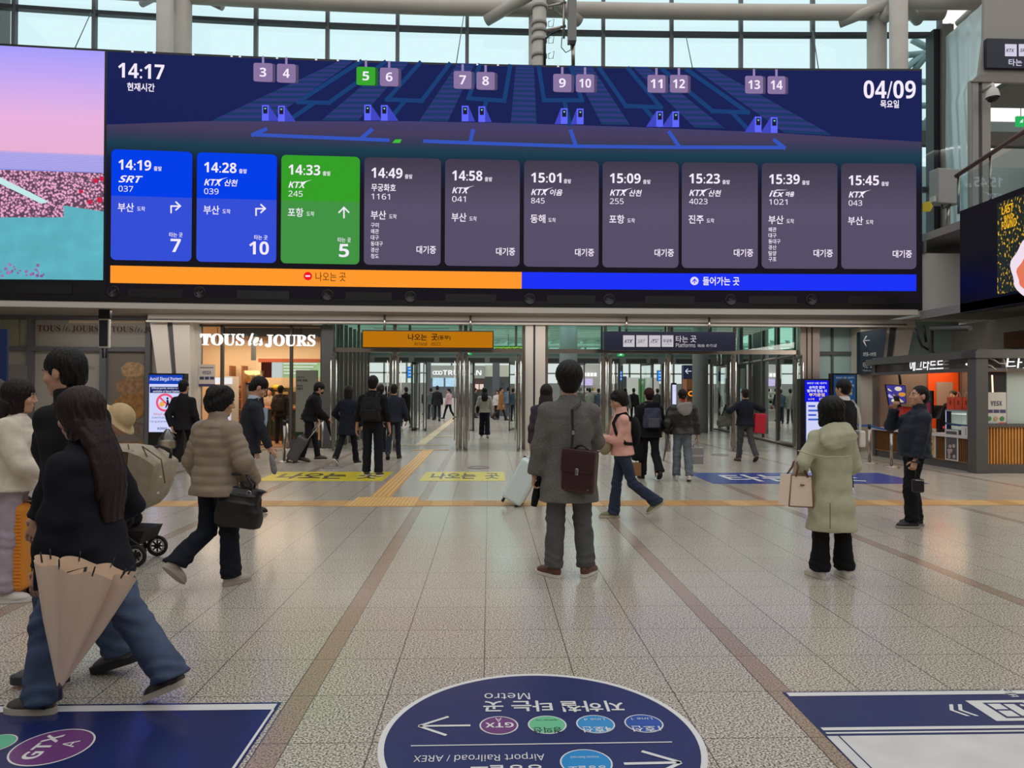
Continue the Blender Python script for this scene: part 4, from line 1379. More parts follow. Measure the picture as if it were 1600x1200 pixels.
# telecom cabinet on a pole with a yellow tag
tc_ = at(1478, 295, 18.9)
tb = thing('telecom_box', 'pale grey telecom box on a steel pole right of the departure board', 'equipment box', at(1481, 375, 18.9))
a, b = at(1464, 317, 18.6), at(1491, 268, 18.9)
MB().box(((a.x + b.x) / 2, 18.8, (a.z + b.z) / 2), (b.x - a.x, .35, b.z - a.z), .15, bev=.03).build('casing', mat('telecom_grey', (158, 158, 156), .5), tb)
MB().cyl(at(1481, 372, 18.9), at(1481, 300, 18.9), .06).build('pole', STEEL, tb)
MB().box(at(1484, 372, 18.9), (.4, .3, .06)).build('foot', DARKMETAL, tb)
MB().tube([at(1470, 316, 18.8), at(1474, 326, 18.7), at(1483, 322, 18.7), at(1488, 316, 18.8)], .02, 6).build('cable', BLACK, tb)
m = MB().prism([at(1442, 317, 18.6), at(1453, 314, 18.6), at(1458, 322, 18.6), at(1454, 330, 18.6), at(1442, 331, 18.6)], (0, .04, 0))
o = m.build('warning_tag', mat('tag_yellow', (206, 184, 40), .6), tb)
MB().box(at(1463, 312, 18.75), (.25, .2, .15)).build('junction', WHITEP, tb)
# ------------------------------------------------------------------ advertising screen on the gallery parapet
ad = thing('parapet_screen', 'black parapet with a lit advertising picture in dark green and yellow', 'screen', (XR, 15, 3.75))
ya, yb_ = atx(1500, 400, XR).y, 8.0
zt_, zb2 = atx(1500, 330, XR).z, atx(1500, 490, XR).z
MB().span((XR, yb_, zb2), (XR + .3, ya, zt_)).build('surround', mat('parapet_black', (10, 10, 12), .4), ad)
pa, pt_, pb_ = atx(1559, 400, XR), atx(1559, 318, XR), atx(1559, 460, XR)
def graffiti(name):
 mm = bpy.data.materials.new(name)
 mm.use_nodes = True
 nt = mm.node_tree
 b = nt.nodes['Principled BSDF']
 tc = nt.nodes.new('ShaderNodeTexCoord')
 mp = nt.nodes.new('ShaderNodeMapping')
 mp.inputs['Rotation'].default_value = (.5, 0, 0)
 mp.inputs['Scale'].default_value = (1, 2.0, 1)
 nt.links.new(tc.outputs['Object'], mp.inputs['Vector'])
 n = nt.nodes.new('ShaderNodeTexNoise')
 n.inputs['Scale'].default_value = 11
 n.inputs['Detail'].default_value = 1
 nt.links.new(mp.outputs['Vector'], n.inputs['Vector'])
 cr = nt.nodes.new('ShaderNodeValToRGB')
 e = cr.color_ramp.elements
 e[0].position, e[0].color = .60, lin((24, 34, 22)) + (1,)
 e[1].position, e[1].color = .66, lin((226, 178, 44)) + (1,)
 nt.links.new(n.outputs['Fac'], cr.inputs['Fac'])
 b.inputs['Base Color'].default_value = (0, 0, 0, 1)
 nt.links.new(cr.outputs['Color'], b.inputs['Emission Color'])
 b.inputs['Emission Strength'].default_value = 1
 return mm
MB().poly([(XR - .01, pa.y, pb_.z), (XR - .01, 9, pb_.z), (XR - .01, 9, pt_.z), (XR - .01, pa.y, pt_.z)]).build('picture', graffiti('graffiti_picture'), ad)
m = MB()
for body, x0, y0, x1, y1 in (('LAST', 1565, 323, 1583, 336), ('AND', 1569, 337, 1583, 345), ('FOUND', 1565, 347, 1588, 360)):
 a, b, t = atx(x0, y1, XR - .02), atx(x1, y1 - 3, XR - .02), atx(x0, y0, XR - .02)
 m.text(body, a, (0, -1, 0), (0, 0, 1), w=a.y - b.y, h=t.z - a.z, bold=.035, n=(-1, 0, 0))
m.build('graffiti_lettering', mat('graffiti_yellow', (246, 186, 40), .4, emit=1.0), ad)
for px, py, ry, rz_, cl, k in ((1603, 418, .42, .55, (240, 222, 236), 0), (1606, 426, .30, .34, (226, 120, 90), 1)):
 c = atx(px, py, XR - .02 - .006 * k)
 MB().poly([c + Vector((0, ry * math.cos(a) * (1 + .12 * math.sin(5 * a)), rz_ * math.sin(a) * (1 + .1 * math.cos(4 * a)))) for a in np.linspace(0, 6.283, 33)[:-1]]).build('picture_shape', mat('pic%d' % k, cl, .4, emit=1.0), ad)
# ------------------------------------------------------------------ bakery behind glass, left of the doors
YB = 19.8
bx = lambda px, Y=YB: at(px, 620, Y).x
bz = lambda py, Y=YB: at(410, py, Y).z
BACK = 24.6
warm = mat('bakery_wall', (226, 202, 168), .6)
struct('wall_bakery_back', MB().span((-11.5, BACK, 0), (-4.9, BACK + .2, 3.5)), warm)
struct('wall_bakery_side', MB().span((-11.5, YB + .3, 0), (-11.3, BACK, 3.5)), warm)
struct('wall_bakery_end', MB().span((bx(519), YB + .25, 0), (bx(519) + .12, BACK, 3.5)), mat('bakery_end', (92, 106, 104), .18))
m = MB()
for i in range(7):
 m.span((bx(519) + .12, YB + .5 + i * .65, 0), (bx(519) + .2, YB + .58 + i * .65, 3.5))
struct('trim_19', m, FRAME)
struct('ceiling_bakery', MB().span((-11.5, YB, 3.4), (-4.9, BACK, 3.5)), mat('bakery_ceiling', (226, 200, 166), .6))
struct('floor_bakery', MB().span((-11.5, YB, 0), (-4.95, BACK, .04)), mat('bakery_floor', (190, 140, 92), .4))
m = MB()
fz = 3.38
for px0, px1 in ((296, 302), (345, 349), (453, 457), (501, 506)):
 m.span((bx(px0), YB - .06, 0), (bx(px1), YB + .06, fz))
m.span((bx(296), YB - .06, bz(511)), (bx(506), YB + .06, fz))
m.span((bx(457), YB - .06, 0), (bx(506), YB + .06, .22))
m.span((bx(296), YB - .06, 0), (bx(400), YB + .06, .22))
nwin[0] += 1
wb = struct('window_%d' % nwin[0], m, mat('bakery_frame', (84, 82, 80), .45, .3))
for a, b in ((302, 345), (349, 400), (440, 453), (457, 501)):
 MB().poly([(bx(a), YB, .05), (bx(b), YB, .05), (bx(b), YB, fz), (bx(a), YB, fz)]).build('shop_glass', glass('shop_glass', (.92, .94, .92), .05), wb)
MB().poly([(bx(400), YB, 2.5), (bx(440), YB, 2.5), (bx(440), YB, fz), (bx(400), YB, fz)]).build('shop_glass', glass('shop_glass', (.92, .94, .92), .05), wb)
struct('pillar_bakery', MB().span((bx(505), YB - .25, 0), (bx(523), YB + .3, fz)), mat('grey_post', (92, 92, 92), .5))
# fascia behind the letters
struct('trim_16', MB().span((bx(349, 20.1), 20.1, bz(526, 20.1)), (bx(500, 20.1), 20.2, bz(512, 20.1))), mat('fascia_grey', (110, 102, 94), .6))
# glowing shop name
SHOPW = mat('shop_letters', (255, 252, 246), .4, emit=1.15)
sn = thing('shop_name', 'glowing white serif shop lettering above the bakery entrance', 'shop sign', at(405, 545, YB - .15))
y_ = YB - .12
for body, x0, y0, x1, y1 in ((serif('TOUS'), 314, 521.5, 382, 540), (script('les'), 389, 521, 411, 540.5), (serif('JOURS'), 415, 523, 493, 543)):
 m = MB()
 onsign(m, body, x0, y0, x1, y1, y_, bold=.012 if body.startswith(serif('T')) or body.startswith(serif('J')) else .004, extrude=.08)
 m.build('lettering', SHOPW, sn)
for px in (340, 470):
 MB().cyl(at(px, 540, y_ + .03), at(px, 512, y_ + .03), .01).build('bracket', DARKMETAL, sn)
# fittings
ct_ = thing('bakery_counter', 'dark green panelled bakery counter with orange top', 'counter', (bx(418, 22), 22, .04))
MB().span((bx(404, 21.9), 21.9, .2), (bx(470, 21.9), 22.7, 1.0)).build('panel_front', mat('counter_green', (46, 66, 50), .5), ct_)
m = MB()
for i in range(12):
 x = bx(405, 21.9) + i * .125
 m.span((x, 21.88, .24), (x + .012, 21.9, .98))
m.build('groove', mat('counter_groove', (28, 42, 32), .5), ct_)
MB().span((bx(403, 21.9), 21.85, 1.0), (bx(471, 21.9), 22.75, 1.06)).build('worktop', mat('counter_orange', (206, 128, 84), .5), ct_)
MB().span((bx(404, 21.9), 21.95, .04), (bx(470, 21.9), 22.6, .2)).build('plinth', mat('plinth_brown', (120, 84, 60), .5), ct_)
sh = thing('bread_shelves', 'wooden bread shelves against the bakery back wall', 'shelves', (bx(383, 24), 24.2, .04))
for py in (640, 624, 608, 656, 672):
 z = at(383, py, 24.2).z
 MB().span((bx(362, 24.2), 24.0, z), (bx(380, 24.2), 24.5, z + .04)).build('shelf', mat('shelf_wood', (150, 96, 56), .6), sh)
for px in (361, 380):
 MB().span((bx(px, 24.2), 24.0, .04), (bx(px, 24.2) + .05, 24.5, 2.4)).build('upright', mat('shelf_wood', (150, 96, 56), .6), sh)
r = random.Random(11)
k = 0
for py in (640, 624, 608, 656, 672):
 z = at(383, py, 24.2).z + .04
 for j in range(4):
  x = bx(363, 24.2) + .12 + j * .07
  c = (x, 24.12 + r.uniform(0, .15), z + .047)
  solo('bread_loaf', MB().ell(c, (.04, .09, .045), 10, 6), mat('crust', (168, 104, 54), .7, bump=.3, bscale=30), 'small brown loaf on the wooden bakery shelves', 'bread', 'loaves on the bakery shelves')
hd = thing('oven_hood', 'curved brass oven hood inside the bakery', 'oven', (bx(393, 23), 23, .04))
MB().cyl((bx(393, 23), 23.2, at(393, 597, 23).z), (bx(393, 23), 23.2, at(393, 579, 23).z), .32, n=24).build('hood', mat('hood_brass', (214, 180, 130), .25, .9), hd)
MB().cyl((bx(393, 23), 23.2, .04), (bx(393, 23), 23.2, at(393, 598, 23).z), .26, n=24).build('body', mat('oven_dark', (52, 42, 36), .5), hd)
fr_ = thing('display_fridge', 'white lit drinks fridge behind the bakery glass', 'fridge', (bx(357, 21.6), 21.6, .04))
MB().span((bx(349, 21.6), 21.6, .04), (bx(362, 21.6), 22.2, 2.0)).build('body', mat('fridge_white', (226, 222, 214), .4), fr_)
MB().span((bx(350, 21.6), 21.58, .3), (bx(361, 21.6), 21.6, 1.55)).build('door', mat('fridge_lit', (236, 232, 250), .3, emit=.8), fr_)
MB().span((bx(308, 21.5), 21.4, at(340, 600, 21.5).z), (bx(362, 21.5), 21.56, at(340, 590, 21.5).z)).build('sign_light', mat('fridge_sign', (250, 246, 250), .3, emit=1.0), fr_)
# menu boards
mn = thing('menu_board', 'row of lit menu boards under the bakery ceiling', 'menu', at(455, 590, 23.3))
y_ = 23.3
a, b = at(408, 590, y_), at(424, 565, y_)
MB().span((a.x, y_, a.z), (b.x, y_ + .1, b.z)).build('photo_panel', mat('menu_photo', (92, 40, 30), .5, emit=.5, mott=.4, mscale=5), mn)
a, b = at(424.5, 590, y_), at(441, 565.5, y_)
MB().span((a.x, y_, a.z), (b.x, y_ + .1, b.z)).build('white_panel', mat('menu_white', (206, 216, 212), .5, emit=.85), mn)
a, b = at(441.5, 590, y_), at(503, 565.5, y_)
MB().span((a.x, y_, a.z), (b.x, y_ + .1, b.z)).build('green_panel', mat('menu_green', (176, 206, 150), .5, emit=.85, mott=.18, mscale=2), mn)
m = MB()
for i in range(4):
 z = at(450, 569 + i * 5, y_).z
 m.span((at(443, 570, y_).x, y_ - .01, z), (at(495 - i * 5, 570, y_).x, y_, z + .035))
m.build('menu_text', mat('menu_line', (240, 244, 236), .5, emit=.95), mn)
a, b = at(405, 566, y_), at(503, 561, y_)
MB().span((a.x, y_ - .1, a.z), (b.x, y_ + .15, b.z)).build('wood_rail', mat('menu_wood', (170, 84, 54), .5), mn)
bs = thing('bakery_back_bar', 'back bar with coffee machines and pastry trays inside the bakery', 'back bar', (bx(430, 23.6), 23.6, .04))
MB().span((bx(405, 23.6), 23.5, .04), (bx(470, 23.6), 24.2, 1.0)).build('cabinet', mat('backbar_brown', (120, 74, 48), .6), bs)
MB().span((bx(405, 24.4), 24.4, 1.0), (bx(500, 24.4), 24.5, 1.7)).build('tile_wall', mat('yellow_tile', (222, 184, 120), .4), bs)
for px0, px1, y0, y1, c in ((412, 424, 622, 606, (54, 44, 40)), (428, 447, 612, 606, (60, 48, 42)), (428, 447, 634, 616, (150, 100, 76)), (450, 462, 632, 612, (70, 58, 50))):
 y_ = 23.45
 MB().span((bx(px0, y_), y_, at(430, y1, y_).z), (bx(px1, y_), y_ + .4, at(430, y0, y_).z)).build('machine', mat('machine%d' % c[0], c, .4), bs)
MB().ell(at(432, 605, 23.3), (.13, .1, .09)).build('yellow_flowers', mat('flower_yellow', (230, 200, 50), .6), bs)
# ceiling spots
r = random.Random(5)
for i, (px, py) in enumerate(((432, 551), (446, 549), (462, 551), (476, 549), (487, 552), (440, 556), (468, 556))):
 p = at(px, py, 22.0 + (i % 3) * .6)
 solo('ceiling_spot', MB().cyl((p.x, p.y, 3.33), (p.x, p.y, 3.40), .06, n=14), mat('spot_glow', (255, 236, 200), .4, emit=2.5), 'small round spot lamp in the bakery ceiling', 'lamp', 'spots in the bakery ceiling')
# posters on the glass
pw = thing('credit_poster', 'white notice with a dark logo on the bakery window', 'poster', at(323, 605, YB - .08))
y_ = YB - .075
a, b = at(310.5, 603, y_), at(336, 569.5, y_)
MB().span((a.x, y_, a.z), (b.x, y_ + .012, b.z)).build('sheet', mat('poster_paper', (214, 204, 196), .6), pw)
m = MB()
onsign(m, 'YESIX', 316, 579.5, 330, 585, y_ - .004, bold=.05)
for i in range(3):
 p0, p1 = at(312 + i * 8, 593, y_ - .003), at(318.6 + i * 8, 588.5, y_ - .003)
 m.span((p0.x, y_ - .004, p0.z), (p1.x, y_, p1.z))
p0, p1 = at(310.5, 604, y_), at(336, 600, y_)
m.span((p0.x, y_ - .004, p0.z), (p1.x, y_, p1.z))
m.build('print', mat('poster_navy', (62, 62, 104), .6), pw)
m = MB()
onsign(m, '글로벌 가맹점 안내', 312, 573, 334, 575.5, y_ - .004)
m.f, m.v, m.fs = [], [], []
for i in range(7):
 p0 = at(313 + i * 3, 575.3, y_)
 m.span((p0.x, y_ - .004, p0.z), (p0.x + .035, y_, p0.z + .03))
m.build('print_lines', mat('poster_ink', (70, 66, 70), .6), pw)
ab = thing('coffee_banner', 'tall pale banner in Korean lettering inside the bakery glass', 'banner', at(479, 700, YB + .2))
y_ = YB + .22
a, b = at(461.5, 688, y_), at(497, 578.5, y_)
MB().span((a.x, y_, a.z), (b.x, y_ + .02, b.z)).build('sheet', mat('banner_paper', (228, 225, 214), .6), ab)
m = MB()
onsign(m, '서울역사', 463.5, 588, 476, 591, y_ - .01)
onsign(m, '커피 맛집', 463.5, 592.5, 480, 596.5, y_ - .01, bold=.03)
onsign(m, '부산은', 463.5, 601, 473, 604.5, y_ - .01, bold=.02)
onsign(m, '서울역', 463.5, 605.5, 473, 609, y_ - .01, bold=.02)
m.build('print', mat('banner_ink', (52, 52, 48), .6), ab)
a, b = at(461.5, 688, y_), at(497, 675, y_)
MB().span((a.x, y_ - .006, a.z), (b.x, y_, b.z)).build('green_foot', mat('banner_foot', (30, 72, 58), .6), ab)
MB().cyl(at(479, 699, y_ + .05), at(479, 580, y_ + .05), .015).build('stand', STEEL, ab)
# ------------------------------------------------------------------ lettering, poster and speaker on the dim shop wall
y_ = YL - .02
for i, segs in enumerate((((serif('TOUS'), 58.5, 508, 94.5, 518), (script('les'), 98, 507, 110, 518), (serif('JOURS'), 112, 508.5, 153.5, 519.5)),
                          ((serif('TOUS'), 174, 509.5, 208, 519), (script('les'), 210.5, 509, 222.5, 519.5), (serif('JOURS'), 225, 510, 262, 521)))):
 sn = thing('wall_lettering', ['dark red shop lettering on the dim wall left of the hanging speaker', 'dark red shop lettering running behind the sloped left-side pier'][i], 'lettering', at(106 + i * 100, 520, YL))
 for body, x0, y0, x1, y1 in segs:
  m = MB()
  onsign(m, body, x0, y0, x1, y1, y_, bold=.005)
  m.build('word', mat('wine_red', (84, 36, 38), .6) if body[0] not in script('les') else mat('wine_dark', (66, 52, 52), .6), sn)
bp = thing('bread_poster', 'large window picture of stacked crusty breads behind the stroller', 'poster', at(196, 700, YL))
y_ = YL + .10
a, b = at(166, 712, y_), at(226, 546, y_)
MB().span((a.x, y_, a.z), (b.x, y_ + .015, b.z)).build('sheet', mat('poster_dim', (120, 112, 102), .5), bp)
for cx, cy, rx, ry, c, k in ((209, 578, 20, 12, (172, 138, 100), 1), (206, 604, 23, 16, (150, 114, 82), 2), (207, 634, 27, 20, (152, 106, 58), 3), (203, 668, 30, 10, (104, 92, 84), 1), (182, 646, 12, 7, (168, 132, 92), 4), (219, 672, 12, 9, (112, 98, 84), 3)):
 m = MB()
 p = at(cx, cy, y_ - .004 * k)
 sc_ = (YL / FPX)
 pts = []
 for t in np.linspace(0, 6.283, 41)[:-1]:
  q_ = 1 + .06 * math.sin(3 * t + cx) + .04 * math.sin(7 * t + cy)
  pts.append(Vector((min(max(p.x + rx * sc_ * q_ * math.cos(t), a.x), b.x), p.y, p.z + ry * sc_ * q_ * math.sin(t))))
 m.poly(pts)
 m.build('bread_picture', mat('bread%d' % cx, c, .6, mott=.35, mscale=9), bp)
a2, b2 = at(166, 712, y_), at(226, 690, y_)
MB().span((a2.x, y_ - .003, a2.z), (b2.x, y_, b2.z)).build('board_picture', mat('bread_board', (146, 104, 64), .6, mott=.2), bp)
m = MB()
onsign(m, script('D') + script('ay'), 137, 570, 148, 579, YL + .105, bold=.0)
o = m.build('window_lettering', mat('pale_letter', (150, 146, 142), .6))
tag(o, 'pale script lettering on the dim shop window', 'lettering')
sp_ = thing('hanging_speaker', 'black column speaker in a white frame hung from the soffit', 'speaker', at(163.5, 545, 18.2))
a, b = at(154.5, 544, 18.2), at(172.5, 498, 18.2)
MB().box(((a.x + b.x) / 2, 18.2, (a.z + b.z) / 2), (b.x - a.x, .10, b.z - a.z), bev=.03).build('frame', mat('speaker_frame', (196, 192, 186), .5), sp_)
MB().box(((a.x + b.x) / 2, 18.145, (a.z + b.z) / 2), (b.x - a.x - .07, .02, b.z - a.z - .09)).build('grille', mat('speaker_grille', (34, 34, 44), .7), sp_)
c = (a + b) / 2
MB().span((c.x - .14, 18.17, b.z - .02), (c.x + .14, 18.27, ZS)).build('bracket', DARKMETAL, sp_)
for dx_ in (-.05, .06):
 MB().tube([(c.x + dx_, 18.2, a.z), (c.x + dx_ * .6, 18.2, a.z - .25)], .022, 6).build('connector', DARKMETAL, sp_)
a, b = at(-40, 760, 15.5), at(11, 514, 15.5)
nb = thing('navy_banner', 'navy panel cut by the edge beside the off-white wall panel', 'banner', (b.x - .3, 15.5, 0))
MB().span((a.x, 15.5, .1), (b.x, 15.56, b.z)).build('sheet', mat('banner_navy', (14, 40, 92), .5), nb)
MB().span((a.x, 15.45, 0), (b.x, 15.65, .1)).build('base', BLACK, nb)
# ------------------------------------------------------------------ information totems
def totem(label, px0, px1, ytop, ybase, nm):
 Y = gp((px0 + px1) / 2, ybase).y
 a, b = at(px0, ybase, Y), at(px1, ytop, Y)
 t = thing(nm, label, 'screen' if nm != 'poster_stand' else 'poster', ((a.x + b.x) / 2, Y + .12, 0))
 MB().span((a.x, Y, 0), (b.x, Y + .22, b.z)).build('casing', mat('totem_black', (14, 14, 18), .35), t)
 return t, Y - .012
tt, Y = totem('black digital totem with the Avoid Illegal Porters notice', 231, 288, 583.5, 722, 'information_totem')
rect = lambda m, x0, y0, x1, y1, Y: (lambda a, b: m.span((a.x, Y, a.z), (b.x, Y + .008, b.z)))(at(x0, y1, Y), at(x1, y0, Y))
rect(MB(), 232.5, 586, 285.5, 675, Y).build('picture', mat('totem_lilac', (206, 212, 250), .4, emit=1.0), tt)
rect(MB(), 232.5, 586, 285.5, 600, Y - .004).build('header', mat('totem_blue', (22, 66, 180), .4, emit=1.0), tt)
rect(MB(), 234, 604.5, 285.5, 614, Y - .004).build('dark_band', mat('totem_navy', (30, 44, 104), .4, emit=1.0), tt)
m = MB()
onsign(m, 'Avoid Illegal Porters', 234, 589, 284, 596.5, Y - .006, bold=.02)
onsign(m, 'Official porter service is not', 237, 605, 283, 608.6, Y - .006)
onsign(m, 'available at Seoul Station.', 239, 609.6, 281, 613.2, Y - .006)
m.build('white_lettering', mat('totem_white', (245, 245, 255), .4, emit=1.0), tt)
m = MB()
onsign(m, 'Illegal porters may', 240, 645, 281, 649.6, Y - .006)
m.build('red_lettering', mat('totem_red', (206, 50, 80), .4, emit=1.0), tt)
m = MB()
onsign(m, 'overcharge but also', 237, 650.5, 282, 655, Y - .006)
onsign(m, 'not guarantee your safety', 234.5, 656.5, 284, 661, Y - .006)
onsign(m, 'KORAIL', 246, 667.5, 262, 671.5, Y - .006, bold=.03)
m.build('blue_lettering', mat('totem_ink', (46, 70, 140), .4, emit=1.0), tt)
c = at(258, 629, Y - .012)
sc_ = Y / FPX
ring = [(c + Vector((14 * sc_ * math.cos(a), 0, 14 * sc_ * math.sin(a)))) for a in np.linspace(0, 6.283, 41)[:-1]]
m = MB().add(ring + [c + (p - c) * .76 for p in ring], [(i, (i + 1) % 40, 40 + (i + 1) % 40, 40 + i) for i in range(40)])
m.poly([c + Vector((dx_ * sc_, -.002, dz_ * sc_)) for dx_, dz_ in ((-9.5, 7.5), (-7.5, 9.5), (9.5, -7.5), (7.5, -9.5))])
m.build('ban_ring', mat('ban_pink', (238, 84, 122), .4, emit=1.0), tt)
m = MB()
m.poly([c + Vector((dx_ * sc_, -.004, dz_ * sc_)) for dx_, dz_ in ((2, 4), (5, 4.5), (6, -1), (8, -8), (6, -8), (4, -3), (2, -8), (0, -8), (2.5, -1))])
m.ell(c + Vector((3.6 * sc_, -.004, 6.4 * sc_)), (1.6 * sc_, .003, 1.8 * sc_), 10, 6)
m.build('porter_figure', mat('porter_black', (24, 20, 40), .4, emit=1.0), tt)
m = MB()
m.poly([c + Vector((dx_ * sc_, -.004, dz_ * sc_)) for dx_, dz_ in ((-8, 0), (-3, 2.5), (0, -4), (-5, -7), (-9, -5))])
m.build('porter_bag', mat('porter_orange', (240, 170, 80), .4, emit=1.0), tt)
for px0, px1, yt, yb2, on in ((1251, 1298, 592, 712, 1), (1300.5, 1339, 583.5, 706, 0)):
 tt, Y = totem('black digital totem lit blue beside the steel columns' if on else 'dim blue framed poster stand behind the lit totem', px0, px1, yt, yb2, 'information_totem' if on else 'poster_stand')
 x0 = px0 + (7 if on else 2.5)
 x1 = px1 - (3.5 if on else 2)
 em = 1.0 if on else .5
 d = 0 if on else 6
 rect(MB(), x0, yt + 2.5, x1, 628, Y).build('picture', mat('fare_blue' if on else 'fare_dim', (18, 24, 224) if on else (44, 84, 132), .4, emit=em if on else .55), tt)
 rect(MB(), x0 + 2, 628, x1 - 1, 690, Y).build('lower_picture', mat('fare_white' if on else 'fare_white_dim', (206, 210, 246) if on else (150, 160, 176), .4, emit=em if on else .6), tt)
 rect(MB(), x0, 628, x1, 694, Y + .006).build('frame', mat('fare_frame', (40, 50, 130), .4), tt)
 m = MB()
 y0 = yt + 5
 k = (x1 - x0) / 36
 onsign(m, '2025년 12월 1일부터', x0 + 3, y0, x1 - 3, y0 + 3.2, Y - .006)
 onsign(m, '승차권 없이', x0 + 6 * k, y0 + 6, x1 - 6 * k, y0 + 10.5, Y - .006, bold=.02)
 onsign(m, '열차에 탑승 시', x0 + 3, y0 + 11.5, x1 - 3, y0 + 16, Y - .006, bold=.02)
 m.build('white_lettering', mat('totem_white' if on else 'dim_white', (245, 245, 255) if on else (200, 206, 214), .4, emit=em), tt)
 m = MB()
 onsign(m, '부가운임', x0 + 6 * k, y0 + 17, x1 - 6 * k, y0 + 22.5, Y - .006, bold=.025)
 onsign(m, '0.5배', x0 + 5 * k, y0 + 25, x0 + 14 * k, y0 + 28, Y - .006)
 onsign(m, '1배', x0 + 22 * k, y0 + 24, x0 + 30 * k, y0 + 29, Y - .006, bold=.03)
 m.build('yellow_lettering', mat('fare_yellow' if on else 'dim_yellow', (250, 220, 120) if on else (196, 176, 104), .4, emit=em), tt)
 m = MB()
 r = random.Random(3)
 for i in range(4):
  rect(m, x0 + 5, 633 + i * 7, x0 + 5 + r.uniform(8, 20), 636 + i * 7, Y - .006)
 m.build('blue_marks', mat('fare_marks' if on else 'fare_marks_dim', (70, 110, 220), .4, emit=.8 if on else .4), tt)
 if not on:
  MB().span((at(px0, 700, Y).x, Y - .15, 0), (at(px1, 700, Y).x, Y + .35, .06)).build('foot', mat('stand_blue', (80, 100, 150), .5), tt)
# teal direction sign on the right pier
y_ = YP - .02
ds = thing('direction_sign', 'dark teal direction sign with white arrow on the right-side pier', 'sign', at(1370, 585, y_))
pts = [at(1344.5, 518.5, y_), at(1344.5, 585, y_ + .02), at(1377.5, 582.5, y_ - .25), at(1386, 512.5, y_ - .25)]
m = MB().prism(pts, (0, .2, 0))
m.build('panel', mat('sign_teal', (20, 40, 54), .5), ds)
m = MB()
off_ = -.17
c = at(1352, 532, y_ - .2)
W_ = mat('sign_pale', (196, 200, 204), .5)
for a, b in (((1349, 532.5), (1359, 532)), ((1349, 532.5), (1354, 525)), ((1349, 532.5), (1354, 541.5))):
 m.tube([at(*a, y_ - .14), at(*b, y_ - .2)], .014, 6)
m.build('arrow', W_, ds)
m = MB()
yy_ = y_ - .2
onsign(m, '3번홈~10번홈', 1348.5, 550, 1369, 556.5, yy_, bold=.01)
onsign(m, '타는 곳', 1348.5, 566, 1363, 575, yy_, bold=.01)
onsign(m, 'Platforms 站台', 1348.5, 577, 1369, 580.5, yy_)
m.build('lettering', W_, ds)
# ------------------------------------------------------------------ egg tart booth on the right
KX, KY0, KY1, KX1 = 9.66, 13.75, 17.6, 14.0
kb = thing('tart_booth', 'egg tart booth with wood slat counter and grey steel frame', 'booth', (11.5, 15.5, 0))
KF = mat('booth_frame', (88, 86, 84), .5, .3)
zk = lambda px, py: atx(px, py, KX).z
ztop, zrail, zcnt = zk(1535, 548), zk(1535, 580), zk(1535, 664)
m = MB()
m.span((KX - .08, KY0 - .08, 0), (KX + .16, KY0 + .18, ztop))
m.span((KX, KY1 - .12, 0), (KX + .12, KY1, ztop))
m.build('post', KF, kb)
MB().span((KX - .12, KY0 - .12, ztop - .14), (KX1, KY0 + .3, ztop)).build('front_beam', KF, kb)
MB().span((KX - .12, KY0 - .12, ztop - .14), (KX + .2, KY1 + .1, ztop)).build('side_beam', KF, kb)
m = MB().span((KX - .04, KY0, zrail), (KX + .06, KY1, zrail + .07))
m.build('side_rail', KF, kb)
MB().span((KX, KY0 - .04, zrail), (KX1, KY0 + .06, zrail + .07)).build('front_rail', KF, kb)
MB().span((KX, KY0, ztop), (KX1, KY1, ztop + .04)).build('roof_panel', KF, kb)
WOOD = mat('slat_wood', (188, 130, 62), .55, mott=.15, mscale=3)
MB().span((KX + .02, KY0, .16), (KX + .1, KY1, zcnt - .28)).build('side_counter', mat('side_wood', (172, 120, 62), .55, mott=.15, mscale=3), kb)
MB().span((KX + .04, KY0, .0), (KX + .12, KY1, .18)).build('side_plinth', KF, kb)
m = MB()
i = 0
y = KY0 + .2
while y < KY1 - .1:
 m.span((KX, y, .18), (KX + .02, y + .012, zcnt - .3))
 y += .06
o = m.build('groove', mat('wood_groove', (92, 60, 28), .6), kb)
MB().span((KX - .05, KY0 + .1, zcnt - .30), (KX + .7, KY1, zcnt - .24)).build('side_worktop', mat('worktop_white', (206, 200, 196), .4), kb)
m = MB()
MB().span((KX + .1, KY0 + .04, .18), (KX1, KY0 + .1, zcnt - .02)).build('front_back_panel', mat('slat_back', (92, 60, 24), .6), kb)
x = KX + .2
m = MB()
while x < KX1:
 m.span((x, KY0, .18), (x + .035, KY0 + .05, zcnt - .02))
 x += .062
m.build('wood_slats', WOOD, kb)
MB().span((KX, KY0 - .02, 0), (KX1, KY0 + .1, .18)).build('front_plinth', KF, kb)
MB().span((KX, KY0 - .03, zcnt - .05), (KX1, KY0 + .14, zcnt + .02)).build('front_rail_low', KF, kb)
# interior
ORG = mat('booth_orange', (226, 86, 20), .5)
MB().span((KX + 2.2, KY0 + .5, 0), (KX + 2.3, KY0 + 3.4, ztop - .1)).build('back_panel', ORG, kb)
MB().span((KX + 2.2, KY0 + 3.4, 0), (KX + 2.3, KY1, ztop - .1)).build('grey_panel', mat('booth_grey', (112, 104, 100), .6), kb)
MB().span((KX + .12, KY1 - .05, 0), (KX + 2.3, KY1 + .02, ztop - .1)).build('end_panel', mat('booth_grey', (112, 104, 100), .6), kb)
ke = lambda px: at(px, 620, KY1).x
MB().span((ke(1447), KY1 - .09, 0), (ke(1494), KY1 - .05, ztop - .1)).build('orange_surround', ORG, kb)
MB().span((ke(1459), KY1 - .12, .3), (ke(1484), KY1 - .09, at(1470, 597, KY1).z)).build('inner_door', mat('inner_grey', (156, 146, 140), .5), kb)
MB().span((ke(1496), KY1 - .15, 0), (ke(1509), KY1 - .05, ztop - .1)).build('inner_post', mat('inner_brown', (112, 84, 76), .5), kb)
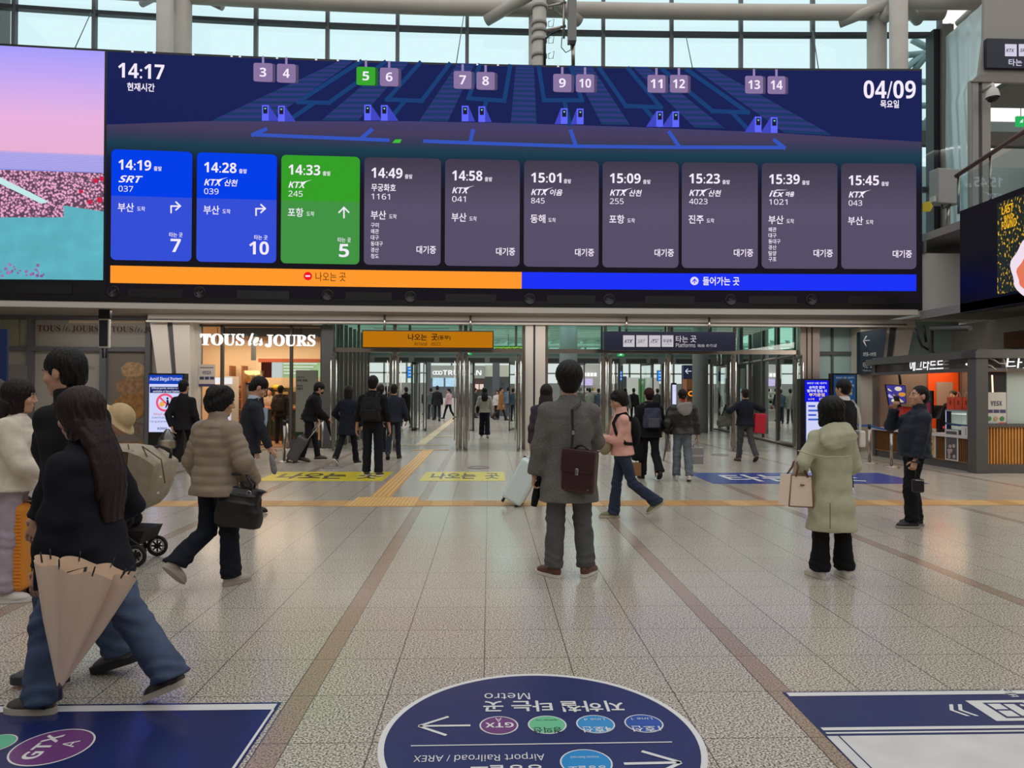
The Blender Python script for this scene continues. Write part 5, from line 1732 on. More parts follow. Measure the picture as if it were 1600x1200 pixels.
MB().span((ke(1509), KY1 - .10, 0), (KX + 2.3, KY1 - .05, ztop - .1)).build('orange_wall', ORG, kb)
# neon panels
m = MB()
m.span((KX + .03, KY0 + .2, zrail + .07), (KX + .05, KY1 - .1, ztop - .14))
m.build('neon_panel', mat('neon_back', (86, 76, 72), .15, .4, mott=.35, mscale=3), kb)
MB().span((KX + .2, KY0 + .03, zrail + .07), (KX1, KY0 + .05, ztop - .14)).build('neon_panel', mat('neon_back_dark', (42, 38, 36), .25), kb)
NEON = mat('neon_white', (250, 252, 255), .4, emit=1.15)
def onside(m, body, x0, y0, x1, y1, X, **k):
 a, b = atx(x0, y1, X), atx(x1, y1, X)
 t = atx((x0 + x1) / 2, y0, X)
 bz_ = atx((x0 + x1) / 2, y1, X).z
 m.text(body, (X, a.y, bz_), (0, -1, 0), (0, 0, 1), w=a.y - b.y, h=t.z - bz_, n=(-1, 0, 0), **k)
m = MB()
onside(m, '에그타르트', 1422, 557.5, 1474, 580.5, KX - .03, bold=.0, shear=.12, extrude=.01)
m.build('neon_lettering', NEON, kb)
m = MB()
for a, b in (((1510, 569), (1517, 572)), ((1521, 572), (1528, 570))):
 m.tube([atx(*a, KX - .02), atx(*b, KX - .02)], .022, 8)
onside(m, '타르트', 1504, 575.5, 1514, 580, KX - .03)
m.build('neon_small', NEON, kb)
m = MB()
onsign(m, '타르트', 1572, 556, 1650, 579, KY0 - .03, bold=.0, shear=.1, extrude=.01)
m.build('neon_lettering', NEON, kb)
for p in ([(1545, 560), (1553, 562), (1562, 568), (1572, 568)], [(1543, 570), (1549, 572), (1556, 578)], [(1560, 551), (1568, 560), (1573, 580)]):
 MB().tube([at(a, b, KY0 - .04) for a, b in p], .012, 6).build('cable', mat('cable_beige', (196, 186, 172), .6), kb)
MB().cyl(at(1550, 586, KY0 + .12), at(1553, 660, KY0 + .12), .016).build('light_tube', mat('tube_glow', (255, 214, 184), .4, emit=1.6), kb)
# front infill: pale glass and notice
MB().span((at(1573, 600, KY0 + .1).x, KY0 + .10, zcnt), (KX1, KY0 + .14, zrail)).build('frosted_panel', mat('frosted_pale', (172, 184, 178), .25), kb)
MB().span((KX + .2, KY0 + .12, at(1550, 613, KY0).z), (at(1572, 600, KY0 + .1).x, KY0 + .16, zrail)).build('dark_panel', BLACK, kb)
np_ = thing('window_notice', 'white card notice with a dark logo on the booth front', 'notice', at(1557, 660, KY0 + .05))
y_ = KY0 + .09
a, b = at(1542, 660, y_), at(1572, 613, y_)
MB().span((a.x, y_, a.z), (b.x, y_ + .02, b.z)).build('sheet', mat('notice_paper', (196, 192, 184), .6), np_)
m = MB()
onsign(m, 'YESX', 1548, 626.5, 1566, 634, y_ - .006, bold=.05)
for i in range(3):
 p0, p1 = at(1542.5 + i * 10, 645, y_), at(1551 + i * 10, 640, y_)
 m.span((p0.x, y_ - .006, p0.z), (p1.x, y_, p1.z))
m.build('print', mat('poster_navy', (62, 62, 104), .6), np_)
for i in range(3):
 c = at(1546 + i * 10, 654, y_ - .008)
 MB().poly([c + Vector((.045 * math.cos(t), 0, .045 * math.sin(t))) for t in np.linspace(0, 6.283, 17)[:-1]]).build('sticker', mat('sticker%d' % (i % 2), ((60, 130, 70), (180, 150, 110))[i % 2], .6), np_)
# side posters on the counter
for i, (x0, x1, y0, y1, c, lb) in enumerate(((1447, 1461.5, 670, 714, (196, 160, 92), 'yellowish poster in a white frame on the booth counter'), (1476.5, 1497, 672.5, 719.5, (82, 78, 78), 'dark grey photo poster in a white frame on the booth counter'))):
 X = KX - .015
 a, b, t = atx(x0, y1, X), atx(x1, y1, X), atx(x1, y0, X)
 a.z = atx((x0 + x1) / 2, y1, X).z
 po = thing('counter_poster', lb, 'poster', (X, (a.y + b.y) / 2, a.z))
 MB().span((X, b.y, a.z), (X + .02, a.y, t.z)).build('frame', WHITEP, po)
 MB().span((X - .004, b.y + .04, a.z + .03), (X, a.y - .04, t.z - .03)).build('picture', mat('cpost%d' % i, c, .5, mott=.25, mscale=7), po)
 m = MB()
 r = random.Random(i)
 for k in range(7):
  yy = r.uniform(b.y + .1, a.y - .1)
  zz_ = a.z + r.uniform(.08, .35)
  m.ell((X - .006, yy, zz_), (.004, .05, .04), 10, 6)
 m.build('food_picture', mat('food%d' % i, ((110, 76, 44), (176, 160, 156))[i], .6, mott=.4, mscale=14), po)
X = KX - .06
a, b, t = atx(1502, 683, X), atx(1516, 683, X), atx(1510, 666, X)
pn = thing('paper_sheet', 'white paper notice taped under the booth worktop', 'notice', (X, (a.y + b.y) / 2, a.z))
MB().span((X, b.y, a.z), (X + .006, a.y, t.z)).build('sheet', mat('paper_white', (206, 204, 206), .6), pn)
m = MB()
for i in range(4):
 m.span((X - .003, b.y + .12, t.z - .07 - i * .035), (X, a.y - .12, t.z - .055 - i * .035))
m.build('print', mat('paper_ink', (60, 60, 70), .6), pn)
# glass display case with tarts and paper bags on top
zw = zcnt - .24
dcs = thing('display_case', 'lit glass tart display case on the booth worktop', 'display case', (KX + .35, KY0 + 1.2, zw))
y0_, y1_ = KY0 + .22, atx(1476, 660, KX + .05).y
zt2 = atx(1500, 641, KX + .05).z
MB().span((KX + .06, y0_, zw), (KX + .6, y1_, zw + .10)).build('base', mat('case_steel', (120, 122, 124), .35, .6), dcs)
MB().span((KX + .06, y0_, zt2 - .03), (KX + .6, y1_, zt2)).build('top', mat('case_top', (150, 156, 158), .35, .5), dcs)
MB().span((KX + .10, y0_ + .05, zt2 - .05), (KX + .14, y1_ - .05, zt2 - .03)).build('light_strip', mat('case_light', (250, 252, 255), .4, emit=3.0), dcs)
MB().poly([(KX + .07, y0_, zw + .1), (KX + .07, y1_, zw + .1), (KX + .07, y1_, zt2), (KX + .07, y0_, zt2)]).build('front_glass', CLEAR, dcs)
MB().span((KX + .55, y0_, zw + .1), (KX + .6, y1_, zt2)).build('back_panel', mat('case_back', (206, 210, 214), .5, emit=.35), dcs)
MB().span((KX + .12, y0_ + .02, zw + .21), (KX + .55, y1_ - .02, zw + .22)).build('shelf', mat('case_shelf', (190, 196, 200), .3), dcs)
r = random.Random(21)
for i in range(26):
 zz_ = zw + (.10 if i % 2 else .22)
 c = Vector((KX + .2 + (i % 3) * .1, y0_ + .08 + (i // 2) * (y1_ - y0_ - .16) / 13, zz_))
 m = MB().lathe([(0, 0), (.03, 0), (.043, .03), (.038, .032), (0, .026)], c, 12)
 solo('egg_tart', m, mat('tart_gold', (226, 160, 60), .5) if i % 3 else mat('tart_dark', (120, 70, 44), .5), 'small round tart inside the lit display case', 'tart', 'tarts in the display case')
m = MB().span((KX + .09, y0_ + .3, zw + .1), (KX + .13, y0_ + 1.0, zw + .15))
m.build('price_strip', mat('price_red', (216, 70, 40), .5), dcs)
# row of orange paper bags
bgm = mat('bag_orange', (222, 74, 30), .6)
nb_ = 5
for i in range(nb_):
 px = 1486 + i * 12.2
 pa_, pb2 = atx(px - 6, 640, KX + .3).y, atx(px + 5.6, 640, KX + .3).y
 cy_ = (pa_ + pb2) / 2
 zt3 = atx(px, 621, KX + .3).z
 b_ = thing('paper_bag', ['orange paper bag at the end by the till on the display case', 'second orange paper bag from the till on the display case', 'middle orange paper bag in the row on the display case', 'fourth orange paper bag from the till on the display case', 'orange paper bag beside the booth corner post'][i], 'bag', (KX + .35, cy_, zt2), 0, 'orange paper bags on the display case')
 MB().box((KX + .36, cy_, (zt2 + zt3) / 2), (.14, pa_ - pb2 - .012, zt3 - zt2)).build('body', bgm, b_)
 m = MB().tube([(KX + .30, cy_ - .045, zt3)] + [(KX + .30, cy_ - .045 * math.cos(t), zt3 + .11 * math.sin(t) ** .7) for t in np.linspace(.15, 2.99, 9)] + [(KX + .30, cy_ + .045, zt3)], .008, 6)
 m.build('handle', mat('bag_handle', (232, 196, 170), .7), b_)
 MB().box((KX + .287, cy_, (zt2 + zt3) / 2 + .02), (.004, .035, .09)).build('print', mat('bag_print', (120, 34, 20), .6), b_)
# till, card terminal, hanging menu screen
tl = thing('till_screen', 'black till monitor on the booth worktop beside the display case', 'till', (KX + .3, atx(1465, 650, KX + .3).y, zw))
c = atx(1464, 644, KX + .3)
MB().box(c, (.05, .42, .30), M=Matrix.Rotation(.35, 3, 'Y')).build('monitor', BLACK, tl)
MB().box((c.x + .08, c.y, (zw + c.z) / 2 - .05), (.12, .12, c.z - zw)).build('stand', BLACK, tl)
MB().box((c.x + .05, c.y, zw + .03), (.3, .36, .06)).build('base', BLACK, tl)
ck = thing('order_terminal', 'slim order terminal with a red lit screen behind the man on the phone', 'terminal', (KX + .25, atx(1452, 650, KX + .2).y, zw))
c = atx(1452, 632, KX + .2)
MB().box(c, (.05, .26, .62)).build('casing', BLACK, ck)
MB().box(c + Vector((-.03, 0, -.06)), (.006, .17, .22)).build('screen', mat('terminal_red', (120, 40, 60), .4, emit=.7), ck)
MB().box(c + Vector((-.03, 0, .12)), (.006, .2, .06)).build('green_light', mat('terminal_green', (40, 96, 60), .4, emit=.5), ck)
MB().cyl((c.x + .02, c.y, zw), (c.x + .02, c.y, c.z - .3), .03).build('stand', BLACK, ck)
hm_ = thing('food_screen', 'tilted hanging screen showing plates of tarts at the booth end', 'screen', atx(1402, 633, KX - .1))
c = atx(1402, 616, KX - .12)
RM = Matrix.Rotation(-.35, 3, 'Z')
hw_, hh_ = .33, .27
q = [at(1383, 600.5, 17.3), at(1415, 602, 16.9), at(1416, 630, 16.9), at(1389, 634, 17.3)]
MB().prism(q, (.02, .07, 0)).build('casing', BLACK, hm_)
c0 = sum(q, Vector()) / 4
qq = [c0 + (p - c0) * .93 + Vector((-.004, -.012, 0)) for p in q]
MB().poly(qq).build('picture', mat('food_blue', (66, 60, 150), .4, emit=.9), hm_)
for i, (u_, v_, c) in enumerate(((.25, .2, (236, 226, 170)), (.62, .18, (230, 220, 200)), (.5, .5, (226, 160, 60)), (.2, .55, (190, 180, 240)), (.8, .5, (220, 150, 60)), (.35, .82, (230, 226, 190)), (.75, .82, (220, 200, 150)))):
 p = qq[0] * (1 - u_) * (1 - v_) + qq[1] * u_ * (1 - v_) + qq[2] * u_ * v_ + qq[3] * (1 - u_) * v_
 ex_, ez_ = (qq[1] - qq[0]).normalized(), Vector((0, 0, 1))
 MB().poly([p + Vector((-.002, -.006 - .001 * i, 0)) + ex_ * .085 * math.cos(t) + ez_ * .055 * math.sin(t) for t in np.linspace(0, 6.283, 19)[:-1]]).build('plate_picture', mat('platepic%d' % i, c, .4, emit=.85), hm_)
MB().cyl(at(1407, 601, 17.1), at(1405, 580, 17.1), .03).build('hanger', BLACK, hm_)
rb = thing('red_crate', 'red box behind the man talking on the phone', 'box', atx(1398, 655, KX + .1))
a, b = atx(1389, 655, KX + .05), atx(1412, 636, KX + .05)
MB().span((KX + .05, b.y, zw), (KX + .35, a.y, b.z)).build('body', mat('crate_red', (186, 50, 40), .5), rb)
MB().span((KX + .03, b.y - .01, b.z - .03), (KX + .37, a.y + .01, b.z)).build('rim', mat('crate_rim', (150, 36, 30), .5), rb)
# pipes between pier and booth
m = MB()
for p in ([(1428, 512), (1440, 540), (1460, 552)], [(1443, 508), (1447, 535)]):
 m.tube([at(a, b, 18.0) for a, b in p], .03, 8)
struct('trim_17', m, DARKMETAL)
struct('trim_18', MB().tube([at(1455, 560, 17.9), at(1455, 513, 17.9), at(1516, 513, 16.0)], .06, 8), mat('grey_pipe', (88, 88, 86), .5))
# ------------------------------------------------------------------ queue posts
def qpost(px, py, ytop, label):
 b = gp(px, py)
 zt_ = at(px, ytop, b.y).z
 t = thing('queue_post', label, 'queue post', (b.x, b.y, 0))
 MB().lathe([(0, .0), (.16, 0), (.16, .012), (.05, .03), (.03, .04)], b, 24).build('base', STEEL, t)
 MB().cyl((b.x, b.y, .03), (b.x, b.y, zt_ - .08), .03, n=16).build('pole', STEEL, t)
 MB().cyl((b.x, b.y, zt_ - .10), (b.x, b.y, zt_), .036, n=16).build('head', DARKMETAL, t)
 return Vector((b.x, b.y, zt_)), t
def belt(a, b, label, sag=.02):
 m = MB()
 n = 10
 for i in range(n):
  t0, t1 = i / n, (i + 1) / n
  f = lambda t: a + (b - a) * t - Vector((0, 0, sag * 4 * t * (1 - t) + .03))
  p0, p1 = f(t0), f(t1)
  m.add([p0 + Vector((0, 0, .025)), p1 + Vector((0, 0, .025)), p1 - Vector((0, 0, .025)), p0 - Vector((0, 0, .025))], [(0, 1, 2, 3)])
 d = (b - a).normalized()
 n_ = Vector((-d.y, d.x, 0)) * .004
 mm = MB()
 mm.add([p + n_ for p in m.v] + [p - n_ for p in m.v], m.f + [tuple(i + len(m.v) for i in reversed(q_)) for q_ in m.f] + [(q_[0], q_[0] + len(m.v), q_[1] + len(m.v), q_[1]) for q_ in m.f])
 o = solo('queue_belt', mm, mat('belt_blue', (52, 92, 150), .6), label, 'belt')
p1, _ = qpost(1358.5, 724, 663, 'steel queue post with blue belt left of the man on the phone')
p2, _ = qpost(1393, 730, 669, 'steel queue post close behind the man on the phone')
p3, _ = qpost(1312, 716, 658, 'steel queue post hidden behind the woman in green')
belt(p1, p2, 'blue queue belt stretched towards the man on the phone')
belt(p3, p1, 'blue queue belt running behind the woman in green')
p4, _ = qpost(444, 722, 657, 'steel queue post beside the grey suitcase by the bakery')
p5, _ = qpost(504, 702, 651, 'steel queue post in front of the grey post by the doors')
p6, _ = qpost(449, 703, 655, 'steel queue post at the bakery entrance behind the grey suitcase')
belt(p5 + Vector((-.6, .1, .0)), p5, 'short blue queue belt end beside the grey post')
# ------------------------------------------------------------------ stickers and guide paving on the floor
def stick(name, col, rough=.3, mott=.05):
 return mat(name, col, rough, mott=mott, mscale=5, spec=.5)
S_NAVY, S_WHITE = stick('sticker_navy', (38, 46, 98)), stick('sticker_white', (226, 226, 224))
def slab(m, x0, y0, x1, y1, z=.003):
 return m.span((x0, y0, .0005), (x1, y1, z))
def disc(m, c, r, z, n=48):
 m.poly([Vector((c[0] + r * math.cos(a), c[1] + r * math.sin(a), z)) for a in np.linspace(0, 2 * math.pi, n + 1)[:-1]])
 return m
# guide paving
YT0, YT1 = gp(800, 791).y, gp(800, 782.5).y
gpv = thing('tactile_paving_line', 'tan guide paving line running across the whole hall floor', 'guide paving', (0, (YT0 + YT1) / 2, 0))
m = MB()
x = -14.0
r = random.Random(1)
segs = [MB(), MB(), MB()]
while x < 12.9:
 slab(segs[r.randint(0, 2)], x, YT0 + .02, x + .295, YT1 - .0, .004)
 x += .3
for i, c in enumerate(((196, 150, 84), (208, 166, 100), (186, 138, 78))):
 o = segs[i].build('tan_tiles', stick('tan_tile%d' % i, c, .45), gpv)
blk = thing('tactile_paving_block', 'ribbed tan guide paving block in front of the arrival doors', 'guide paving', (gp(600, 785).x, (YT0 + YT1) / 2, 0))
bx0, bx1 = gp(546, 788).x, gp(650, 788).x
by0, by1 = YT0 - .02, gp(800, 777).y
MB().span((bx0, by0, .0), (bx1, by1, .005)).build('base', stick('tan_tile1', (208, 166, 100), .45), blk)
m = MB()
n = 17
for i in range(n):
 xx_ = bx0 + (i + .5) * (bx1 - bx0) / n
 m.box((xx_, (by0 + by1) / 2, .0075), (.035, by1 - by0 - .04, .005))
m.build('ribs', stick('tan_rib', (222, 180, 112), .45), blk)
pth = thing('tactile_path', 'ribbed tan guide path leading to the arrival doors', 'guide paving', (-1.62, 14.5, 0))
px0_, px1_ = -1.76, -1.46
MB().span((px0_, by1, 0), (px1_, 19.3, .005)).build('base', stick('tan_tile0', (196, 150, 84), .45), pth)
m = MB()
for i in range(4):
 xx_ = px0_ + .045 + i * .07
 m.span((xx_ - .018, by1 + .03, .005), (xx_ + .018, 19.28, .010))
m.build('ribs', stick('tan_rib', (222, 180, 112), .45), pth)
MB().span((px0_ - .3, 19.0, 0), (px1_ + .4, 19.3, .006)).build('end_block', stick('tan_tile2', (186, 138, 78), .45), pth)
pt2 = thing('tactile_path', 'pale guide path on the concourse floor beyond the arrival doors', 'guide paving', (-2.0, 30, 0))
MB().span((-2.15, 20.6, 0), (-1.87, 43, .005)).build('base', stick('pale_guide', (206, 188, 146), .45), pt2)
m = MB()
for yy in (20.7, 24.6, 28.4):
 m.span((-2.7, yy, 0), (-1.2, yy + .3, .006))
m.build('cross_block', stick('pale_guide2', (180, 156, 116), .45), pt2)
# yellow arrival stickers
for i, (xa, xb) in enumerate(((-4.08, -1.86), (-1.22, .30))):
 st = thing('floor_sticker', ['wide yellow floor sticker left of the ribbed guide path', 'yellow floor sticker between the guide path and the white suitcase'][i], 'sticker', ((xa + xb) / 2, 13.1, 0))
 y0, y1 = gp(700, 751.5).y, gp(700, 737.5).y
 slab(MB(), xa, y0, xb, y1).build('sheet', stick('sticker_yellow', (226, 208, 44), .25), st)
 m = MB()
 wt = (xb - xa)
 m.text('나오는', (xa + wt * .10, y0 + .28, .0045), (1, 0, 0), (0, 1, 0), w=wt * .55, h=y1 - y0 - .5, bold=.03)
 m.text('곳', (xa + wt * .76, y0 + .28, .0045), (1, 0, 0), (0, 1, 0), w=wt * .17, h=y1 - y0 - .5, bold=.015)
 m.build('lettering', stick('sticker_ink', (40, 42, 34)), st)
st = thing('floor_sticker', 'blue floor sticker with white lettering before the platform doors', 'sticker', (5.8, 13, 0))
y0, y1 = gp(1115, 756).y, gp(1080, 739).y
slab(MB(), 3.88, y0, 7.68, y1).build('sheet', stick('sticker_blue', (34, 62, 150), .25), st)
m = MB()
m.text('타는', (4.35, y0 + .3, .0045), (1, 0, 0), (0, 1, 0), w=1.35, h=y1 - y0 - .6, bold=.02)
m.text('곳', (6.1, y0 + .3, .0045), (1, 0, 0), (0, 1, 0), w=.72, h=y1 - y0 - .6, bold=.02)
m.build('lettering', S_WHITE, st)
# small round-edged hygiene stickers near the doors
for px, py, lb in ((520, 731, 'faint ring-shaped floor sticker near the feet of the woman in navy'), (748, 731, 'faint ring-shaped floor sticker behind the right-hand yellow sticker'), (1125, 711, 'faint floor sticker near the man with the red bag')):
 c = gp(px, py)
 st = thing('floor_ring', lb, 'sticker', (c.x, c.y, 0))
 m = MB().tube([c + Vector((.22 * math.cos(a), .22 * math.sin(a), .002)) for a in np.linspace(0, 6.283, 31)[:-1]], .012, 5, closed=True)
 m.build('ring', stick('ring_grey', (120, 106, 112)), st)
 disc(MB(), c, .05, .002, 14).build('dot', stick('ring_dot', (120, 50, 84)), st)
# round metro sticker, lettering faces the doors
C0 = Vector((.245, 3.255, 0))
RR = .735
st = thing('metro_floor_sticker', 'large round navy metro sticker on the floor with a white rim', 'sticker', C0)
disc(MB(), C0, RR, .0025, 96).build('rim', S_WHITE, st)
disc(MB(), C0, RR - .028, .0032, 96).build('disc', S_NAVY, st)
XA, YA = Vector((-1, 0, 0)), Vector((0, -1, 0))
def ftext(m, body, px0, py0, px1, py1, z=.005, **k):
 """upside-down text seen in the photo box (px0 right ... as read from the other side)"""
 a, b = gp(px1, (py0 + py1) / 2), gp(px0, (py0 + py1) / 2)
 top, bot = gp((px0 + px1) / 2, py1), gp((px0 + px1) / 2, py0)
 m.text(body, (a.x, bot.y, z), XA, YA, w=a.x - b.x, h=bot.y - top.y, n=(0, 0, 1), **k)
m = MB()
ftext(m, 'Metro', 757, 1084.5, 828, 1094.5, bold=.0)
ftext(m, '지하철', 877, 1096.5, 975, 1113.5, bold=.02)
ftext(m, '타는 곳', 755, 1096.5, 863, 1113.5, bold=.02)
ftext(m, 'Airport Railroad / AREX', 647, 1178, 851, 1191.5)
ftext(m, '공항철도', 735, 1197, 850, 1216, bold=.02)
m.build('lettering', S_WHITE, st)
def farrow(m, tip, tail, wing, wd=.018):
 t, b = gp(*tip), gp(*tail)
 d = (b - t).normalized()
 n = Vector((-d.y, d.x, 0))
 def bar(p, q_):
  e = (q_ - p).normalized()
  k = Vector((-e.y, e.x, 0)) * wd
  z = Vector((0, 0, .005))
  m.poly([p - k + z, q_ - k + z, q_ + k + z, p + k + z])
 bar(t, b)
 bar(t - d * .005, t + d * wing + n * wing * .72)
 bar(t - d * .005, t + d * wing - n * wing * .72)
m = MB()
farrow(m, (656, 1136), (735, 1135), .13, .0085)
m.build('arrow', S_WHITE, st)
m = MB()
farrow(m, (1062, 1193), (975, 1195), .14, .0095)
m.build('arrow', S_WHITE, st)
a, b = gp(642, 1167), gp(1050, 1161)
MB().poly([(a.x, a.y - .004, .005), (b.x, b.y - .004, .005), (b.x, b.y + .004, .005), (a.x, a.y + .004, .005)]).build('divider', S_WHITE, st)
for px, py, col, t1, t2, r_ in ((779.5, 1134.5, (112, 62, 122), 'GTX', 'A', .092), (855, 1133.5, (112, 196, 150), '경의선', 'Gyeongui Line', .092), (930.5, 1132.5, (58, 146, 208), '4호선', 'Line 4', .092), (1006, 1131.5, (46, 84, 168), '1호선', 'Line 1', .092), (916, 1193, (40, 140, 206), '공항철도', 'Airport Railroad', .112)):
 c = gp(px, py)
 bd = disc(MB(), c, r_, .0042).build('line_badge', S_WHITE, st)
 disc(MB(), c, r_ - .007, .0048).build('badge_disc', stick('badge_%d' % col[0], col), bd)
 m = MB()
 dark = t1 == '경의선'
 if t1 == 'GTX':
  m.text(t1, (c.x + .07, c.y + .005 + .02, .0054), XA, YA, w=.135, h=.05, n=(0, 0, 1), bold=.05)
  m.text(t2, (c.x + .015, c.y + .045 + .028, .0054), XA, YA, w=.032, h=.04, n=(0, 0, 1))
  m.v = [Vector((p.x, 2 * c.y + .034 - p.y if False else p.y, p.z)) for p in m.v]
 else:
  m.text(t1, (c.x + r_ * .72, c.y - .028, .0054), XA, YA, w=r_ * 1.44, h=.056 if r_ < .1 else .05, n=(0, 0, 1), bold=.015)
  m.text(t2, (c.x + r_ * .55, c.y + .034 + .022, .0054), XA, YA, w=r_ * 1.1, h=.022, n=(0, 0, 1))
 m.build('badge_lettering', stick('badge_ink', (40, 60, 60)) if dark else S_WHITE, bd)
# big navy panel at the lower left corner
st = thing('subway_floor_sticker', 'navy floor sticker with a white edge and a round purple badge', 'sticker', (-2.4, 2.8, 0))
slab(MB(), -4.2, 1.2, -1.045, 3.655, .003).build('sheet', stick('sticker_navy_left', (34, 44, 96), .22), st)
m = MB()
m.poly([(-4.2, 3.57, .0045), (-1.06, 3.57, .0045), (-1.06, 3.635, .0045), (-4.2, 3.635, .0045)])
m.poly([(-1.068, 1.2, .0045), (-1.055, 1.2, .0045), (-1.055, 3.57, .0045), (-1.068, 3.57, .0045)])
m.build('white_edge', S_WHITE, st)
c = gp(82, 1168)
bd = disc(MB(), c, .165, .0042, 64).build('badge', S_WHITE, st)
disc(MB(), c, .157, .0048, 64).build('badge_disc', stick('badge_purple', (112, 62, 122)), bd)
m = MB()
m.text('GTX', (c.x - .025 + .02, c.y - .11, .0055), (0, 1, 0), (-1, 0, 0), w=.22, h=.075, n=(0, 0, 1), bold=.05)
m.text('A', (c.x + .095, c.y - .01, .0055), (0, 1, 0), (-1, 0, 0), w=.06, h=.062, n=(0, 0, 1))
m.build('badge_lettering', S_WHITE, bd)
c = gp(-8, 1163)
bd = disc(MB(), c, .085, .0042).build('badge', S_WHITE, st)
disc(MB(), c, .079, .0048).build('badge_disc', stick('badge_green', (96, 190, 150)), bd)
m = MB()
m.text('경의선', (c.x - .02, c.y - .05, .0055), (0, 1, 0), (-1, 0, 0), w=.1, h=.035, n=(0, 0, 1), bold=.01)
m.build('badge_lettering', stick('badge_ink', (40, 60, 60)), bd)
# navy and white panel at the lower right corner
st = thing('bus_floor_sticker', 'navy and white floor sticker with a bus symbol', 'sticker', (2.6, 2.8, 0))
yt_ = gp(1228, 1082).y
y2, y3, y4, y5, y6 = gp(1300, 1138).y, gp(1300, 1142.5).y, gp(1300, 1145.5).y, gp(1300, 1148).y, gp(1300, 1151.5).y
slab(MB(), 1.555, 1.2, 4.4, yt_, .003).build('sheet', stick('sticker_navy_right', (42, 50, 100), .3), st)
m = MB()
for ya_, yb2 in ((yt_ - .055, yt_ - .012), (y3, y2), (y5, y4)):
 m.poly([(1.57, ya_, .0045), (4.4, ya_, .0045), (4.4, yb2, .0045), (1.57, yb2, .0045)])
m.build('white_lines', S_WHITE, st)
m = MB()
m.poly([(1.62, 1.2, .0045), (4.4, 1.2, .0045), (4.4, y6, .0045), (1.62, y6, .0045)])
m.poly([(1.56, 1.2, .0045), (1.612, 1.2, .0045), (1.612, y6, .0045), (1.56, y6, .0045)])
m.build('white_panel', stick('sticker_white_worn', (214, 214, 214), .35, .08), st)
a, b = gp(1508, 1096), gp(1553, 1128)
xa, xb = gp(1508, 1096).x, gp(1508, 1096).x + .36
ico = MB().poly([(xa, b.y, .0045), (xb, b.y, .0045), (xb, a.y, .0045), (xa, a.y, .0045)]).build('symbol_plate', S_WHITE, st)
m = MB()
cx_, cy_ = xa + .16, (a.y + b.y) / 2
def rbox(m, x0, y0, x1, y1, z):
 m.poly([(x0, y0, z), (x1, y0, z), (x1, y1, z), (x0, y1, z)])
rbox(m, cx_ - .09, cy_ - .085, cx_ + .12, cy_ + .085, .0052)
m.build('bus_body', S_NAVY, ico)
m = MB()
rbox(m, cx_ - .075, cy_ - .07, cx_ - .01, cy_ - .008, .0058)
rbox(m, cx_ - .075, cy_ + .008, cx_ - .01, cy_ + .07, .0058)
rbox(m, cx_ + .005, cy_ - .065, cx_ + .06, cy_ + .065, .0058)
disc(m, (cx_ + .095, cy_ - .05), .013, .0058, 12)
disc(m, (cx_ + .095, cy_ + .05), .013, .0058, 12)
m.build('bus_windows', S_WHITE, ico)
m = MB()
for dx_ in (0, .045):
 p = gp(1484, 1111)
 for sg in (1, -1):
  m.poly([(p.x + dx_, p.y, .0045), (p.x + dx_ + .02, p.y, .0045), (p.x + dx_ + .06, p.y + sg * .065, .0045), (p.x + dx_ + .04, p.y + sg * .065, .0045)])
m.build('chevrons', S_WHITE, st)
m = MB()
m.text('버스', (gp(1600, 1095).x + .02, gp(1590, 1090).y, .0045), (0, 1, 0), (-1, 0, 0), w=.11, h=.06, n=(0, 0, 1), bold=.01)
m.build('lettering', S_WHITE, st)
